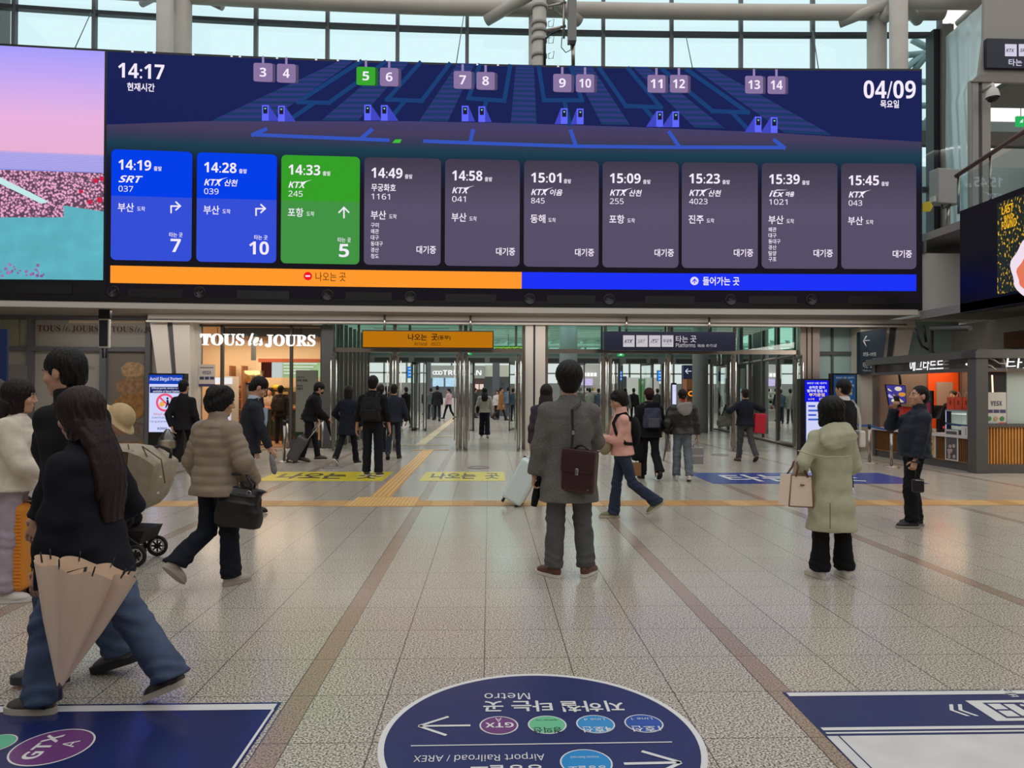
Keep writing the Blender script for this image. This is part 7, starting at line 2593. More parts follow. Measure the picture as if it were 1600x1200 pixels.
# ------------------------------------------------------------------ the people and what they carry
def cloth(name, col, **k):
 return fabric(name, col, **k)
DENIM = cloth('blue_denim', (74, 88, 112), mott=.22, mscale=9)
DENIMD = cloth('dark_denim', (34, 48, 78), mott=.18, mscale=8)
DENIMN = cloth('ink_denim', (22, 28, 42), mott=.15, mscale=8)
BLK = cloth('black_cloth', (22, 22, 27))
BLK2 = cloth('soft_black_cloth', (28, 27, 32))
NVY = cloth('navy_cloth', (26, 29, 46))
CREAM = cloth('cream_cloth', (218, 208, 192))
LEATHER = mat('black_leather', (24, 23, 25), .38, bump=.15, bscale=60)
SHOE_W = mat('white_shoe', (206, 202, 196), .5)
SOLE_W = mat('white_sole', (218, 214, 208), .55)
SOLE_B = mat('black_sole', (20, 20, 20), .6)
L2V = lambda a: Vector([float(q_) for q_ in a])
# ---- man in the long grey coat, back to us
GREYC = mat('grey_wool', (108, 106, 103), .9, bump=.5, bscale=160, mott=.30, mscale=120, spec=.2)
P1 = person('person in a long grey wool coat standing with back turned, facing the departure board', 888, 900, 1.765, face=2,
   legs=((0.0, .02, .045, 0, 38), (.02, .04, .075, 0, 32)), arms=((-.285, .05, .80), (.17, .33, 1.06)), hints=(None, (.5, -.8, -.4)),
   top=dict(name='coat', mat=GREYC, hem=-.30, thick=.030, flare=.035, arm=.063, cuff=.0, wrist=.82, wr=.0025, collar='collar', cw=.01),
   pants=dict(mat=cloth('charcoal_trousers', (90, 89, 91)), r=(.092, .078, .080), len=.03), hair=dict(style='short', bulk=.016, head=1.16),
   shoes=dict(mat=mat('brown_leather', (98, 62, 42), .45), sole=SOLE_W), head=(0, .12), res=.0115, build=1.06, curls=(1.1, .7))
def wpt(I, v):
 return I['W'](v)
def bag_obj(name, label, cat, loc, rz=0, group=None):
 return thing(name, label, cat, loc, rz, group)
def strap_between(pts, wd, m, name, parent, th=.004):
 """flat band along world points"""
 pts = [Vector(p) for p in pts]
 out = MB()
 prev = None
 for i, p in enumerate(pts):
  t = (pts[min(i + 1, len(pts) - 1)] - pts[max(i - 1, 0)]).normalized()
  v = (p - CAM).normalized()
  s1 = t.cross(v).normalized() * wd / 2
  n1 = s1.cross(t).normalized() * th
  cur = [p - s1 - n1, p + s1 - n1, p + s1 + n1, p - s1 + n1]
  if prev:
   out.add(prev + cur, [(0, 1, 5, 4), (1, 2, 6, 5), (2, 3, 7, 6), (3, 0, 4, 7)])
  prev = cur
 return out.build(name, m, parent)
D1 = gp(888, 900).y
# briefcase at his back-right hip
fr_ = lambda px, py, dY=0: at(px, py, D1 - .21 + dY)
BURG = mat('burgundy_leather', (62, 32, 36), .35, bump=.1, bscale=50)
bc = thing('briefcase', 'burgundy leather briefcase on a long shoulder strap over the grey coat', 'bag', fr_(906, 765))
c = fr_(906, 737)
RM = (Matrix.Rotation(math.radians(-28), 3, 'Z') @ Matrix.Rotation(math.radians(4), 3, 'Y'))
MB().box(c, (.29, .11, .345), M=RM, bev=.022).build('body', BURG, bc)
m = MB()
cf_ = c + RM @ Vector((0, -.058, .085))
m.box(cf_, (.295, .02, .175), M=RM, bev=.008)
m.box(c + RM @ Vector((0, -.01, .176)), (.29, .115, .02), M=RM, bev=.008)
m.build('flap', BURG, bc)
MB().box(c + RM @ Vector((0, -.072, .005)), (.028, .012, .055), M=RM, bev=.004).build('clasp', CHROME, bc)
MB().box(c + RM @ Vector((.1, -.058, -.135)), (.014, .004, .012), M=RM).build('badge', CHROME, bc)
MB().tube([c + RM @ Vector((-.06 + .12 * t, 0, .185 + .035 * math.sin(math.pi * t))) for t in np.linspace(0, 1, 9)], .009, 8).build('handle', LEATHER, bc)
s0 = fr_(893.5, 618, -.0)
s0.y = D1 - .125
st_pts = [wpt(P1, P1['B'](.075, .08, .535)), wpt(P1, P1['B'](.078, -.0, .565)), wpt(P1, P1['B'](.08, -.10, .51)), at(894, 640, D1 - .185), at(895, 680, D1 - .20), at(893, 703, D1 - .21)]
strap_between(st_pts, .022, mat('strap_black', (30, 27, 27), .5), 'strap', bc)
MB().box(at(895.5, 676, D1 - .215), (.02, .008, .035)).build('buckle', CHROME, bc)
MB().tube([at(893, 702, D1 - .21), at(892, 708, D1 - .22), at(889.5, 715, D1 - .21)], .007, 6).build('hook', CHROME, bc)
strap_between([at(931, 706, D1 - .13), at(925, 690, D1 - .05), at(915, 668, D1 + .02)], .022, mat('strap_black', (30, 27, 27), .5), 'strap', bc)
# folded umbrella in his left hand
h1 = wpt(P1, P1['A'][0][2])
um = thing('folded_umbrella', 'short black folded umbrella in the hand of the grey coated man', 'umbrella', h1 + Vector((.03, .0, -.30)))
MB().lathe([(0, -.20), (.026, -.195), (.034, -.12), (.030, .0), (.02, .02)], h1 + Vector((.03, .03, -.09)), 16, Matrix.Rotation(.18, 3, 'Y')).build('canopy', BLK, um)
MB().lathe([(0, .13), (.018, .125), (.021, .08), (.018, .0), (0, 0)], h1 + Vector((.03, .03, -.09)), 14, Matrix.Rotation(.18, 3, 'Y')).build('handle', BLACK, um)
# ---- woman in pink, walking to the left with a phone
PINK = cloth('pink_knit', (230, 174, 160), bump=.15)
P2 = person('person in a pink fleece and flared jeans walking and looking at a phone', 972, 811, 1.56, face=88, legs=((-.30, .62, .0, .60, 4), (.14, .03, .0, 0, 4)), lean=.05,
   arms=((-.10, .30, 1.10), (.08, .31, 1.10)), hints=((-.3, -1, -.8), (.3, -1, -.8)),
   top=dict(name='fleece', mat=PINK, hem=-.05, thick=.018, flare=.0, collar='high', wr=.004, arm=.054, belly=.01),
   pants=dict(mat=cloth('flared_jeans', (46, 56, 76), mott=.2, mscale=8), r=(.088, .068, .085), len=.10), hair=dict(style='perm', mat=HAIRB, fringe=.045),
   shoes=dict(mat=mat('olive_shoe', (120, 124, 82), .7), sole=mat('sand_sole', (186, 176, 160), .6), thick=.035), head=(-.25, -.3), res=.0125, curls=(.9, .9), palms=(((.3, 0, 1), (1, 0, .2)), ((-.3, 0, 1), (-1, 0, .2))))
hm2 = (wpt(P2, P2['A'][0][2]) + wpt(P2, P2['A'][1][2])) / 2
ph = thing('smartphone', 'smartphone in the hands of the woman in pink', 'phone', hm2 + Vector((-.11, 0, .02)))
MB().box(hm2 + Vector((-.115, -.0, .055)), (.012, .075, .15), M=Matrix.Rotation(.75, 3, 'Y'), bev=.005).build('case', mat('phone_case', (86, 64, 54), .4), ph)
MB().box(hm2 + Vector((-.108, -.0, .06)), (.003, .068, .138), M=Matrix.Rotation(.75, 3, 'Y')).build('screen', mat('phone_glass', (20, 20, 24), .1), ph)
Y2 = gp(966, 811).y
sb_ = thing('crossbody_bag', 'beige fabric bag hanging in front of the woman in pink', 'bag', at(947, 710, Y2))
MB().ell(at(945, 694, Y2 - .02), (.09, .10, .135), 18, 12).build('body', cloth('beige_canvas', (158, 146, 120)), sb_)
strap_between([wpt(P2, P2['B'](.06, -.05, .56)), wpt(P2, P2['B'](.05, .10, .47)), wpt(P2, P2['B'](.06, .17, .34)), wpt(P2, P2['B'](.03, .2, .2)), at(946, 680, Y2 - .03)], .028, cloth('beige_canvas', (158, 146, 120)), 'strap', sb_)
bp2 = thing('backpack', 'small black backpack on the back of the woman in pink', 'backpack', wpt(P2, P2['B'](0, -.2, .1)))
bc2 = wpt(P2, P2['B'](0, -.185, .26))
MB().ell(bc2, (.07, .14, .19), 18, 12, M=Matrix.Rotation(0, 3, 'Z')).build('body', BLK, bp2)
sdv = -1
strap_between([wpt(P2, P2['B'](sdv * .10, -.13, .42)), wpt(P2, P2['B'](sdv * .135, -.05, .525)), wpt(P2, P2['B'](sdv * .155, .07, .50)), wpt(P2, P2['B'](sdv * .185, .13, .40)), wpt(P2, P2['B'](sdv * .205, .10, .26)), wpt(P2, P2['B'](sdv * .20, -.02, .12)), wpt(P2, P2['B'](sdv * .1, -.14, .10))], .04, BLK, 'strap', bp2, .006)
# ---- woman in the sage green coat with hood down
SAGE = cloth('sage_nylon', (182, 182, 154), bump=.2, bscale=50, rough=.6)
P3 = person('person in a sage green hooded parka seen from behind, cream handbag on the arm', 1299, 902, 1.49, face=6, legs=((.0, .02, .05, 0, 8), (.0, .02, .06, 0, 10)),
   arms=((-.26, .14, .96), (.17, .20, .94)), hints=((-.8, -.7, -.3), (.7, -.8, -.3)),
   top=dict(name='parka', mat=SAGE, hem=-.46, thick=.026, flare=.03, arm=.06, collar='hood', wr=.005, wrist=.9, waist=.01),
   pants=dict(mat=cloth('black_flare', (17, 17, 20)), r=(.085, .075, .10), len=.03), hair=dict(style='bob', mat=HAIRB, bulk=.026),
   shoes=dict(mat=SHOE_W, sole=mat('cream_sole', (206, 200, 184), .6), thick=.035), res=.0115, build=.98, head=(.1, .1))
D3 = gp(1297, 902).y
# raised seam, hem vent and waist gathers on the parka
m = MB().tube([at(px, py, D3 - .205) for px, py in ((1247, 704), (1262, 709), (1290, 714), (1318, 714), (1330, 712))], .006, 6)
pk = [c_ for c_ in P3['root'].children if c_.name.startswith('parka')][0]
m.build('yoke_seam', SAGE, P3['root'])
m = MB()
hd_c = P3['B'](0, -.115, .44)
F = Field(hd_c - .3, hd_c + .3, .012)
F.union(F.loft([(P3['B'](0, -.07, .56), .125, .07), (P3['B'](0, -.14, .46), .165, .062), (P3['B'](0.02, -.165, .36), .09, .04)], P3['side']))
F.wrinkle(.006, 4, .8)
np_obj('hood', [F.mesh()], SAGE, P3['root'])
strap_between([at(1297, 786, D3 - .235), at(1297, 826, D3 - .245)], .008, cloth('sage_dark', (112, 116, 96)), 'vent_seam', P3['root'])
hbg = thing('tote_handbag', 'structured cream leather handbag on the arm of the woman in sage green', 'bag', at(1245, 795, D3 - .05))
c = at(1244, 766, D3 - .06)
RM = Matrix.Rotation(math.radians(24), 3, 'Z') @ Matrix.Rotation(math.radians(6), 3, 'Y')
CRL = mat('cream_leather', (238, 218, 198), .45, bump=.08, bscale=60)
bmx = MB()
hw_, hd_, hh_ = .135, .065, .13
pts = [Vector((-hw_ * 1.05, -hd_, -hh_)), Vector((hw_ * 1.05, -hd_, -hh_)), Vector((hw_ * .88, -hd_ * .7, hh_)), Vector((-hw_ * .88, -hd_ * .7, hh_))]
bmx.prism([c + RM @ p for p in pts], RM @ Vector((0, hd_ * 1.8, 0)))
bmx.build('body', CRL, hbg)
m = MB()
for p, q_ in zip(pts, pts[1:] + pts[:1]):
 m.tube([c + RM @ (p + Vector((0, -.001, 0))), c + RM @ (q_ + Vector((0, -.001, 0)))], .006, 6)
m.build('piping', mat('cream_piping', (140, 100, 84), .5), hbg)
w3 = wpt(P3, P3['A'][0][1] * .35 + P3['A'][0][2] * .65)
for dy_, nm in ((-.05, 'handle'), (.05, 'handle')):
 a_, b_ = c + RM @ Vector((-.07, dy_, hh_ - .01)), c + RM @ Vector((.07, dy_, hh_ - .01))
 tp = Vector((c.x + .02, c.y + dy_ * .6, at(1244, 718, D3).z))
 MB().tube([a_, a_ + (tp - a_) * .55, tp + Vector((-.03, 0, -.02)), tp, tp + Vector((.03, 0, -.02)), b_ + (tp - b_) * .55, b_], .009, 8).build(nm, mat('handle_brown', (112, 66, 56), .5), hbg)
MB().box(c + RM @ Vector((0, -.062, .05)), (.05, .004, .012), M=RM).build('gold_mark', mat('gold_mark', (170, 130, 80), .3, .8), hbg)
# ---- man on the phone at the booth
NAVYJ = cloth('dark_navy_jacket', (34, 40, 52), bump=.2, bscale=40, rough=.6)
P4 = person('person in a dark padded jacket talking on a phone beside the egg tart booth', 1428, 823, 1.63, face=74, lean=-.10, legs=((.16, .22, .02, 0, 10), (-.02, .10, .02, 0, 10)),
   arms=((-.27, .06, .82), (.12, .19, 1.45)), hints=(None, (.5, .7, -1)),
   top=dict(name='jacket', mat=NAVYJ, hem=-.06, thick=.035, flare=.005, belly=.035, arm=.065, collar='high', puffer=(.004, .11), wr=.003),
   pants=dict(mat=cloth('black_trousers', (20, 21, 27)), r=(.098, .082, .082), len=.04), hair=dict(style='short', fringe=.088, bulk=-.005),
   shoes=dict(mat=mat('dark_shoe', (32, 30, 31), .4), sole=mat('pale_rand', (150, 146, 140), .6)), head=(-.35, .05), res=.0125, build=1.12, curls=(1.2, 1.2))
hl = wpt(P4, P4['A'][1][2])
hdc = wpt(P4, P4['hc'])
ph = thing('phone_handset', 'black phone held to the ear of the man in the dark padded jacket', 'phone', hl)
MB().box(hl + Vector((.015, -.035, .085)), (.014, .07, .145), M=Matrix.Rotation(.35, 3, 'Z') @ Matrix.Rotation(-.35, 3, 'Y'), bev=.005).build('case', BLACK, ph)
MB().box(hl + Vector((.026, -.03, .087)), (.002, .062, .132), M=Matrix.Rotation(.35, 3, 'Z') @ Matrix.Rotation(-.35, 3, 'Y')).build('screen', mat('phone_glass', (20, 20, 24), .1), ph)
wr = wpt(P4, P4['A'][0][2])
wd_ = (wr - wpt(P4, P4['A'][0][1])).normalized()
wt_ = thing('wrist_watch', 'dark watch on the wrist of the man in the dark padded jacket', 'watch', wr)
MB().tube([wr + wd_ * .012 + (Vector((1, 0, 0)) * math.cos(a) + Vector((0, 1, 0)) * math.sin(a)) * .037 for a in np.linspace(0, 6.283, 17)[:-1]], .009, 6, closed=True).build('band', BLACK, wt_)
MB().cyl(wr + wd_ * .012 + Vector((.01, -.036, 0)), wr + wd_ * .012 + Vector((.012, -.052, 0)), .022, n=16).build('dial', mat('watch_dial', (40, 40, 44), .2), wt_)
hb = thing('hand_pouch', 'small black pouch dangling from the hand of the man in the dark padded jacket', 'bag', wr + Vector((0, -.03, -.36)))
MB().box(wr + Vector((.0, -.05, -.28)), (.13, .07, .16), bev=.025).build('body', LEATHER, hb)
MB().tube([wr + Vector((-.03, -.05, -.20)), wr + Vector((-.01, -.03, -.10)), wr + Vector((.02, -.05, -.20))], .006, 6).build('strap', LEATHER, hb)
MB().tube([wr + Vector((-.05, -.088, -.215)), wr + Vector((.05, -.088, -.222))], .003, 5).build('zip', CHROME, hb)
# ---- young man with white collar before the fare totem
P5 = person('person in a black sweater over a white collar, half hidden behind the sage parka', 1318, 771, 1.73, face=28, legs=STAND, arms=((-.25, .08, .82), (.27, .05, .82)),
   top=dict(name='sweater', mat=BLK, hem=-.06, thick=.02, collar='none'), pants=dict(mat=BLK2), hair=dict(style='short', bulk=.012), shoes=dict(mat=SHOE_W, sole=SOLE_W), res=.014)
cn = P5['neck']
F = Field(cn - .16, cn + .16, .008)
F.union(np.abs(F.loft([(cn - P5['up'] * .045, .088, .082), (cn + P5['up'] * .02, .066, .066)], P5['side'], p=2)) - .008)
np_obj('white_collar', [F.mesh()], mat('white_cotton', (220, 216, 212), .7), P5['root'])
sb5 = thing('white_tote', 'white strap bag over the shoulder of the man in the black sweater', 'bag', wpt(P5, P5['B'](.2, -.1, 0)))
strap_between([wpt(P5, P5['B'](.14, .06, .50)), wpt(P5, P5['B'](.15, -.05, .515)), wpt(P5, P5['B'](.185, -.12, .40)), wpt(P5, P5['B'](.20, -.15, .20)), wpt(P5, P5['B'](.22, -.13, .02))], .035, mat('white_cotton', (220, 216, 212), .7), 'strap', sb5)
MB().box(wpt(P5, P5['B'](.24, -.10, -.08)), (.1, .25, .26), bev=.03).build('body', mat('white_cotton', (220, 216, 212), .7), sb5)
# ---- woman in the taupe puffer walking off
TAUPE = cloth('taupe_nylon', (146, 131, 114), bump=.12, bscale=40, rough=.5)
P6 = person('person in a taupe quilted puffer jacket walking away with a black handbag', 335, 915, 1.575, face=-28, legs=((.02, .98, .02, .75, 4), (.16, .10, .02, 0, 4)), lean=.06,
   arms=((-.26, .10, .86), (.24, .20, .90)), hints=((-.8, -1, -.2), (.9, -.7, -.3)),
   top=dict(name='puffer_jacket', mat=TAUPE, hem=-.13, thick=.040, flare=.01, arm=.068, puffer=(.008, .075), collar='high', wr=.003, wrist=.85, cuff=-.02),
   pants=dict(mat=cloth('ink_wide_trousers', (22, 27, 38), mott=.12), r=(.088, .078, .092), len=.06), hair=dict(style='perm', mat=HAIRB, bulk=.008),
   shoes=dict(mat=mat('stone_shoe', (176, 166, 158), .6), sole=mat('stone_sole', (170, 158, 150), .7), thick=.03), head=(.55, -.12), res=.0105, build=1.03)
Y6 = gp(335, 915).y
bg6 = thing('leather_handbag', 'slouchy black leather handbag carried by the woman in the taupe puffer', 'bag', at(374, 826, Y6 - .1))
F = Field((-.26, -.16, -.2), (.26, .16, .2), .009)
F.union(F.loft([(V(0, 0, -.145), .165, .07), (V(0, 0, 0), .165, .08), (V(0, 0, .10), .145, .05), (V(0, 0, .15), .135, .018)], V(1, 0, 0), p=3.2))
F.d = F.d - .01
F.wrinkle(.004, 12, .8)
pts_, fc_ = F.mesh()
cc = at(374, 792, Y6 - .08)
RB = Matrix.Rotation(math.radians(-10), 3, 'Z') @ Matrix.Rotation(math.radians(7), 3, 'Y')
mb6 = MB()
mb6.add([cc + RB @ Vector((float(p[0]), float(p[1]), float(p[2]))) for p in pts_], [tuple(int(i) for i in q_) for q_ in fc_], True)
mb6.build('body', LEATHER, bg6)
for dy_ in (-.03, .03):
 tp = at(372, 741, Y6 - .06 + dy_)
 MB().tube([cc + RB @ Vector((-.09, dy_, .135)), cc + RB @ Vector((-.095, dy_, .20)), tp + Vector((-.06, 0, 0)), tp + Vector((.06, 0, .0)), cc + RB @ Vector((.095, dy_, .20)), cc + RB @ Vector((.09, dy_, .135))], .010, 8).build('handle', LEATHER, bg6)
for sg in (-1, 1):
 MB().tube([cc + RB @ Vector((sg * .09 + .018 * math.cos(a), -.045, .13 + .018 * math.sin(a))) for a in np.linspace(0, 6.283, 13)[:-1]], .004, 5, closed=True).build('ring', CHROME, bg6)
MB().tube([cc + RB @ Vector((.16, -.03, .13)), cc + RB @ Vector((.20, -.05, .10)), cc + RB @ Vector((.205, -.05, .03))], .006, 6).build('tassel', LEATHER, bg6)
# ---- man in a dark suit looking down
SUIT = cloth('charcoal_suit', (40, 42, 50), bump=.1)
P7 = person('person in a charcoal suit and pale blue shirt looking down, glasses on', 386, 806, 1.70, face=-66, legs=((.10, .05, .01, 0, 6), (-.06, .10, .01, .1, 6)), lean=.16,
   arms=((-.28, .12, .82), (.24, .24, .84)), top=dict(name='suit_jacket', mat=SUIT, hem=-.14, thick=.02, flare=.015, collar='collar', arm=.056, wr=.003),
   pants=dict(mat=cloth('suit_trousers', (28, 29, 36)), r=(.082, .066, .062)), hair=dict(style='short', fringe=.05), shoes=dict(mat=BLACK, sole=SOLE_B), head=(0, -.5), res=.0125)
F = Field(P7['neck'] - .25, P7['neck'] + .2, .009)
nk = P7['neck']
F.union(np.abs(F.loft([(nk - P7['up'] * .04, .078, .074), (nk + P7['up'] * .035, .062, .062)], P7['side'], p=2)) - .007)
F.union(F.loft([(nk - P7['up'] * .03 + P7['fwd'] * .06, .05, .025), (nk - P7['up'] * .20 + P7['fwd'] * .118, .03, .014)], P7['side']))
np_obj('shirt', [F.mesh()], mat('pale_blue_shirt', (178, 194, 214), .7), P7['root'])
sh_ = MB()
a_, b_ = P7['B'](0, .135, .42), P7['B'](0, .15, -.04)
strap_between([wpt(P7, P7['B'](.012, .135, .46)), wpt(P7, P7['B'](.014, .158, .30)), wpt(P7, P7['B'](.016, .152, .12))], .07, mat('pale_blue_shirt', (178, 194, 214), .7), 'shirt_front', P7['root'])
gl_ = MB()
for q_ in (-1, 1):
 gl_.tube([L2V(P7['Hd'](q_ * .033 + .022 * math.cos(a), .108, .004 + 0.016 * math.sin(a))) for a in np.linspace(0, 6.283, 15)[:-1]], .0014, 5, closed=True)
 gl_.tube([L2V(P7['Hd'](q_ * .056, .105, .008)), L2V(P7['Hd'](q_ * .078, .0, .008))], .0022, 5)
gl_.build('glasses', BLACK, P7['root'], world=False)
hr = wpt(P7, P7['A'][1][2])
fu = thing('pocket_umbrella', 'small patterned folded umbrella in the hand of the man in charcoal', 'umbrella', hr + Vector((.05, -.03, -.34)))
d_ = Vector((.22, -.05, -1)).normalized()
MB().tube([hr + d_ * .08, hr + d_ * .14, hr + d_ * .30, hr + d_ * .34], [.016, .034, .038, .012], 12).build('canopy', mat('mottled_grey_cloth', (120, 118, 122), .7, mott=.6, mscale=60), fu)
MB().tube([hr + d_ * .03, hr + d_ * .09], .013, 8).build('handle', BLACK, fu)
# ---- man with a shopping bag at the notice totem
P8 = person('person in a black coat walking past the illegal porters notice with a carrier bag', 286, 737, 1.74, face=-8, legs=WALKR, arms=((-.14, -.16, .86), (.25, .1, .84)), hints=((-1, -.6, 0), None),
   top=dict(name='coat', mat=BLK2, hem=-.12, thick=.025), pants=dict(mat=BLK), hair=dict(style='short'), shoes=dict(mat=BLACK, sole=SOLE_B), res=.0145)
h8 = wpt(P8, P8['A'][0][2])
cb = thing('carrier_bag', 'clear plastic carrier bag with a cream box near the notice totem', 'bag', h8 + Vector((-.03, -.06, -.42)))
MB().box(h8 + Vector((-.04, -.08, -.33)), (.26, .16, .15), bev=.03).build('cream_box', mat('cream_card', (212, 190, 152), .6), cb)
MB().lathe([(.15, -.42), (.17, -.30), (.14, -.20), (.06, -.08), (.02, -.04)], h8 + Vector((-.04, -.08, 0)), 16).build('film', glass('bag_film', (.86, .86, .88), .10, .2), cb)
for dx_ in (-.03, .03):
 MB().tube([h8 + Vector((-.04 + dx_, -.08, -.16)), h8 + Vector((-.02 + dx_ * .3, -.05, -.05))], .012, 6).build('handle', mat('film_white', (200, 200, 206), .4), cb)
# ---- masked man with grey suitcase and umbrella
P9 = person('person in a black puffer and face mask pulling a grey suitcase past the bakery', 482, 721, 1.73, face=-78, legs=((.30, .12, .01, 0, 6), (-.02, .30, .01, .2, 6)), lean=.30,
   arms=((-.14, .30, .92), (.10, .40, .90)), hints=((-.7, -1, -.5), (.7, -1, -.5)),
   top=dict(name='puffer', mat=BLK, hem=-.06, thick=.055, puffer=(.008, .10), collar='high', arm=.068), pants=dict(mat=BLK2, r=(.085, .066, .062)), hair=dict(style='short', bulk=.01),
   shoes=dict(mat=mat('tan_shoe', (92, 76, 62), .6), sole=SOLE_B), head=(-.15, -.12), res=.014)
m = MB().ell(L2V(P9['Hd'](0, .068, -.055)), (.058, .052, .05), 16, 10)
m.build('face_mask', BLK, P9['root'], world=False)
gl_ = MB()
for q_ in (-1, 1):
 gl_.tube([L2V(P9['Hd'](q_ * .033 + .024 * math.cos(a), .109, .004 + .019 * math.sin(a))) for a in np.linspace(0, 6.283, 15)[:-1]], .003, 5, closed=True)
gl_.build('glasses', BLACK, P9['root'], world=False)
def suitcase(name, label, wheels, hgt, wd_, dp, tilt_axis, tilt, rz, col, ribs=7, handle=0.0, rough=.35, trim=None):
 """upright local box then tilted about its wheel edge"""
 t = thing(name, label, 'suitcase', wheels)
 R = Matrix.Rotation(rz, 3, 'Z') @ Matrix.Rotation(tilt, 3, tilt_axis)
 Tw = lambda p: Vector(wheels) + R @ Vector(p)
 sh_m = mat(name + '_shell', col, rough)
 MB().box(Tw((0, 0, .06 + hgt / 2)), (wd_, dp, hgt), M=R, bev=.045).build('shell', sh_m, t)
 if ribs:
  m = MB()
  for i in range(ribs):
   x = -wd_ / 2 + (i + 1) * wd_ / (ribs + 1)
   for sg in (-1, 1):
    m.box(Tw((x, sg * dp / 2, .06 + hgt / 2)), (wd_ / (ribs + 1) * .5, .012, hgt * .86), M=R, bev=.004)
  m.build('ribs', sh_m, t)
 m = MB().box(Tw((0, 0, .06 + hgt / 2)), (wd_ + .006, .016, hgt + .006), M=R, bev=.006)
 m.build('zip_band', trim or BLACK, t)
 for sx_ in (-1, 1):
  for sy_ in (-1, 1):
   c = Tw((sx_ * (wd_ / 2 - .05), sy_ * (dp / 2 - .045), .03))
   m = MB().cyl(c - R @ Vector((.018, 0, 0)), c + R @ Vector((.018, 0, 0)), .030, n=14)
   m.cyl(c, Tw((sx_ * (wd_ / 2 - .05), sy_ * (dp / 2 - .045), .07)), .018, n=8)
   m.build('wheel', BLACK, t)
 MB().tube([Tw((-.07, 0, .06 + hgt)), Tw((-.06, 0, .09 + hgt)), Tw((.06, 0, .09 + hgt)), Tw((.07, 0, .06 + hgt))], .012, 8).build('carry_handle', BLACK, t)
 if handle:
  m = MB()
  for sx_ in (-1, 1):
   m.cyl(Tw((sx_ * .07, dp * .3, .06 + hgt)), Tw((sx_ * .07, dp * .3, .06 + hgt + handle)), .008, n=8)
  m.build('pull_rod', CHROME, t)
  MB().tube([Tw((-.09, dp * .3, .06 + hgt + handle)), Tw((.09, dp * .3, .06 + hgt + handle))], .015, 8).build('pull_handle', BLACK, t)
 return t
g9 = gp(455, 722)
suitcase('rolling_suitcase', 'grey ribbed suitcase tilted behind the masked man', (g9.x, g9.y - .05, .01), .56, .24, .40, 'Y', .50, 0.12, (84, 80, 80), 0, .42)
s9 = bpy.data.objects['rolling_suitcase']
R9 = Matrix.Rotation(.12, 3, 'Z') @ Matrix.Rotation(.50, 3, 'Y')
m = MB()
for i in range(8):
 m.box(Vector((g9.x, g9.y - .05, .01)) + R9 @ Vector((-.121, -.17 + i * .048, .34)), (.012, .02, .50), M=R9)
m.build('grooves', mat('rolling_suitcase_shell', (84, 80, 80), .35), s9)
m = MB()
h9 = wpt(P9, P9['A'][0][2])
for dy_ in (-.06, .06):
 m.tube([Vector((g9.x, g9.y - .05, .01)) + R9 @ Vector((.09, dy_, .60)), h9 + Vector((.02, dy_ * .6, -.03))], .010, 8)
m.build('pull_rod', CHROME, s9)
MB().tube([h9 + Vector((.02, -.06, -.03)), h9 + Vector((.02, .06, -.03))], .016, 8).build('pull_handle', BLACK, s9)
ha = wpt(P9, P9['A'][1][2])
um9 = thing('long_umbrella', 'long black rolled umbrella held forward by the masked man', 'umbrella', ha + Vector((.6, 0, -.4)))
tip9 = at(517, 683, ha.y)
d_ = (tip9 - ha)
MB().tube([ha - d_ * .12, ha + d_ * .06], .014, 8).build('handle', BLACK, um9)
MB().tube([ha + d_ * .08, ha + d_ * .12, ha + d_ * .45, ha + d_ * .92], [.03, .048, .036, .010], 12).build('canopy', BLK, um9)
MB().tube([ha + d_ * .92, tip9], .006, 6).build('tip', DARKMETAL, um9)
# ---- group walking to the arrival doors
P10 = person('person in a navy knee length coat striding towards the arrival doors', 544, 726, 1.66, face=-14, legs=((.22, .03, .03, 0, 6), (-.36, .30, .03, .55, 6))[::-1], arms=((-.24, .16, .95), (.25, .10, .86)), hints=((-1, -.6, 0), None),
             top=dict(name='coat', mat=NVY, hem=-.26, thick=.03, flare=.03), pants=dict(mat=BLK, r=(.082, .066, .066)), hair=dict(style='bob', mat=HAIRD, bulk=-.004), shoes=dict(mat=BLACK, sole=SOLE_W), res=.0145)
P11 = person('tall person with a black backpack stepping on the yellow floor sticker', 582, 744, 1.80, face=-2, legs=((.06, .05, .03, 0, 6), (-.04, .08, .04, .05, 8)), arms=((-.29, .03, .83), (.29, .03, .83)),
             top=dict(name='jacket', mat=BLK, hem=-.02, thick=.028), pants=dict(mat=cloth('ink_trousers', (24, 27, 40)), r=(.092, .078, .074)), hair=dict(style='short', bulk=.008), shoes=dict(mat=mat('sneaker_grey', (70, 68, 68), .6), sole=SOLE_W), res=.014, build=1.05)
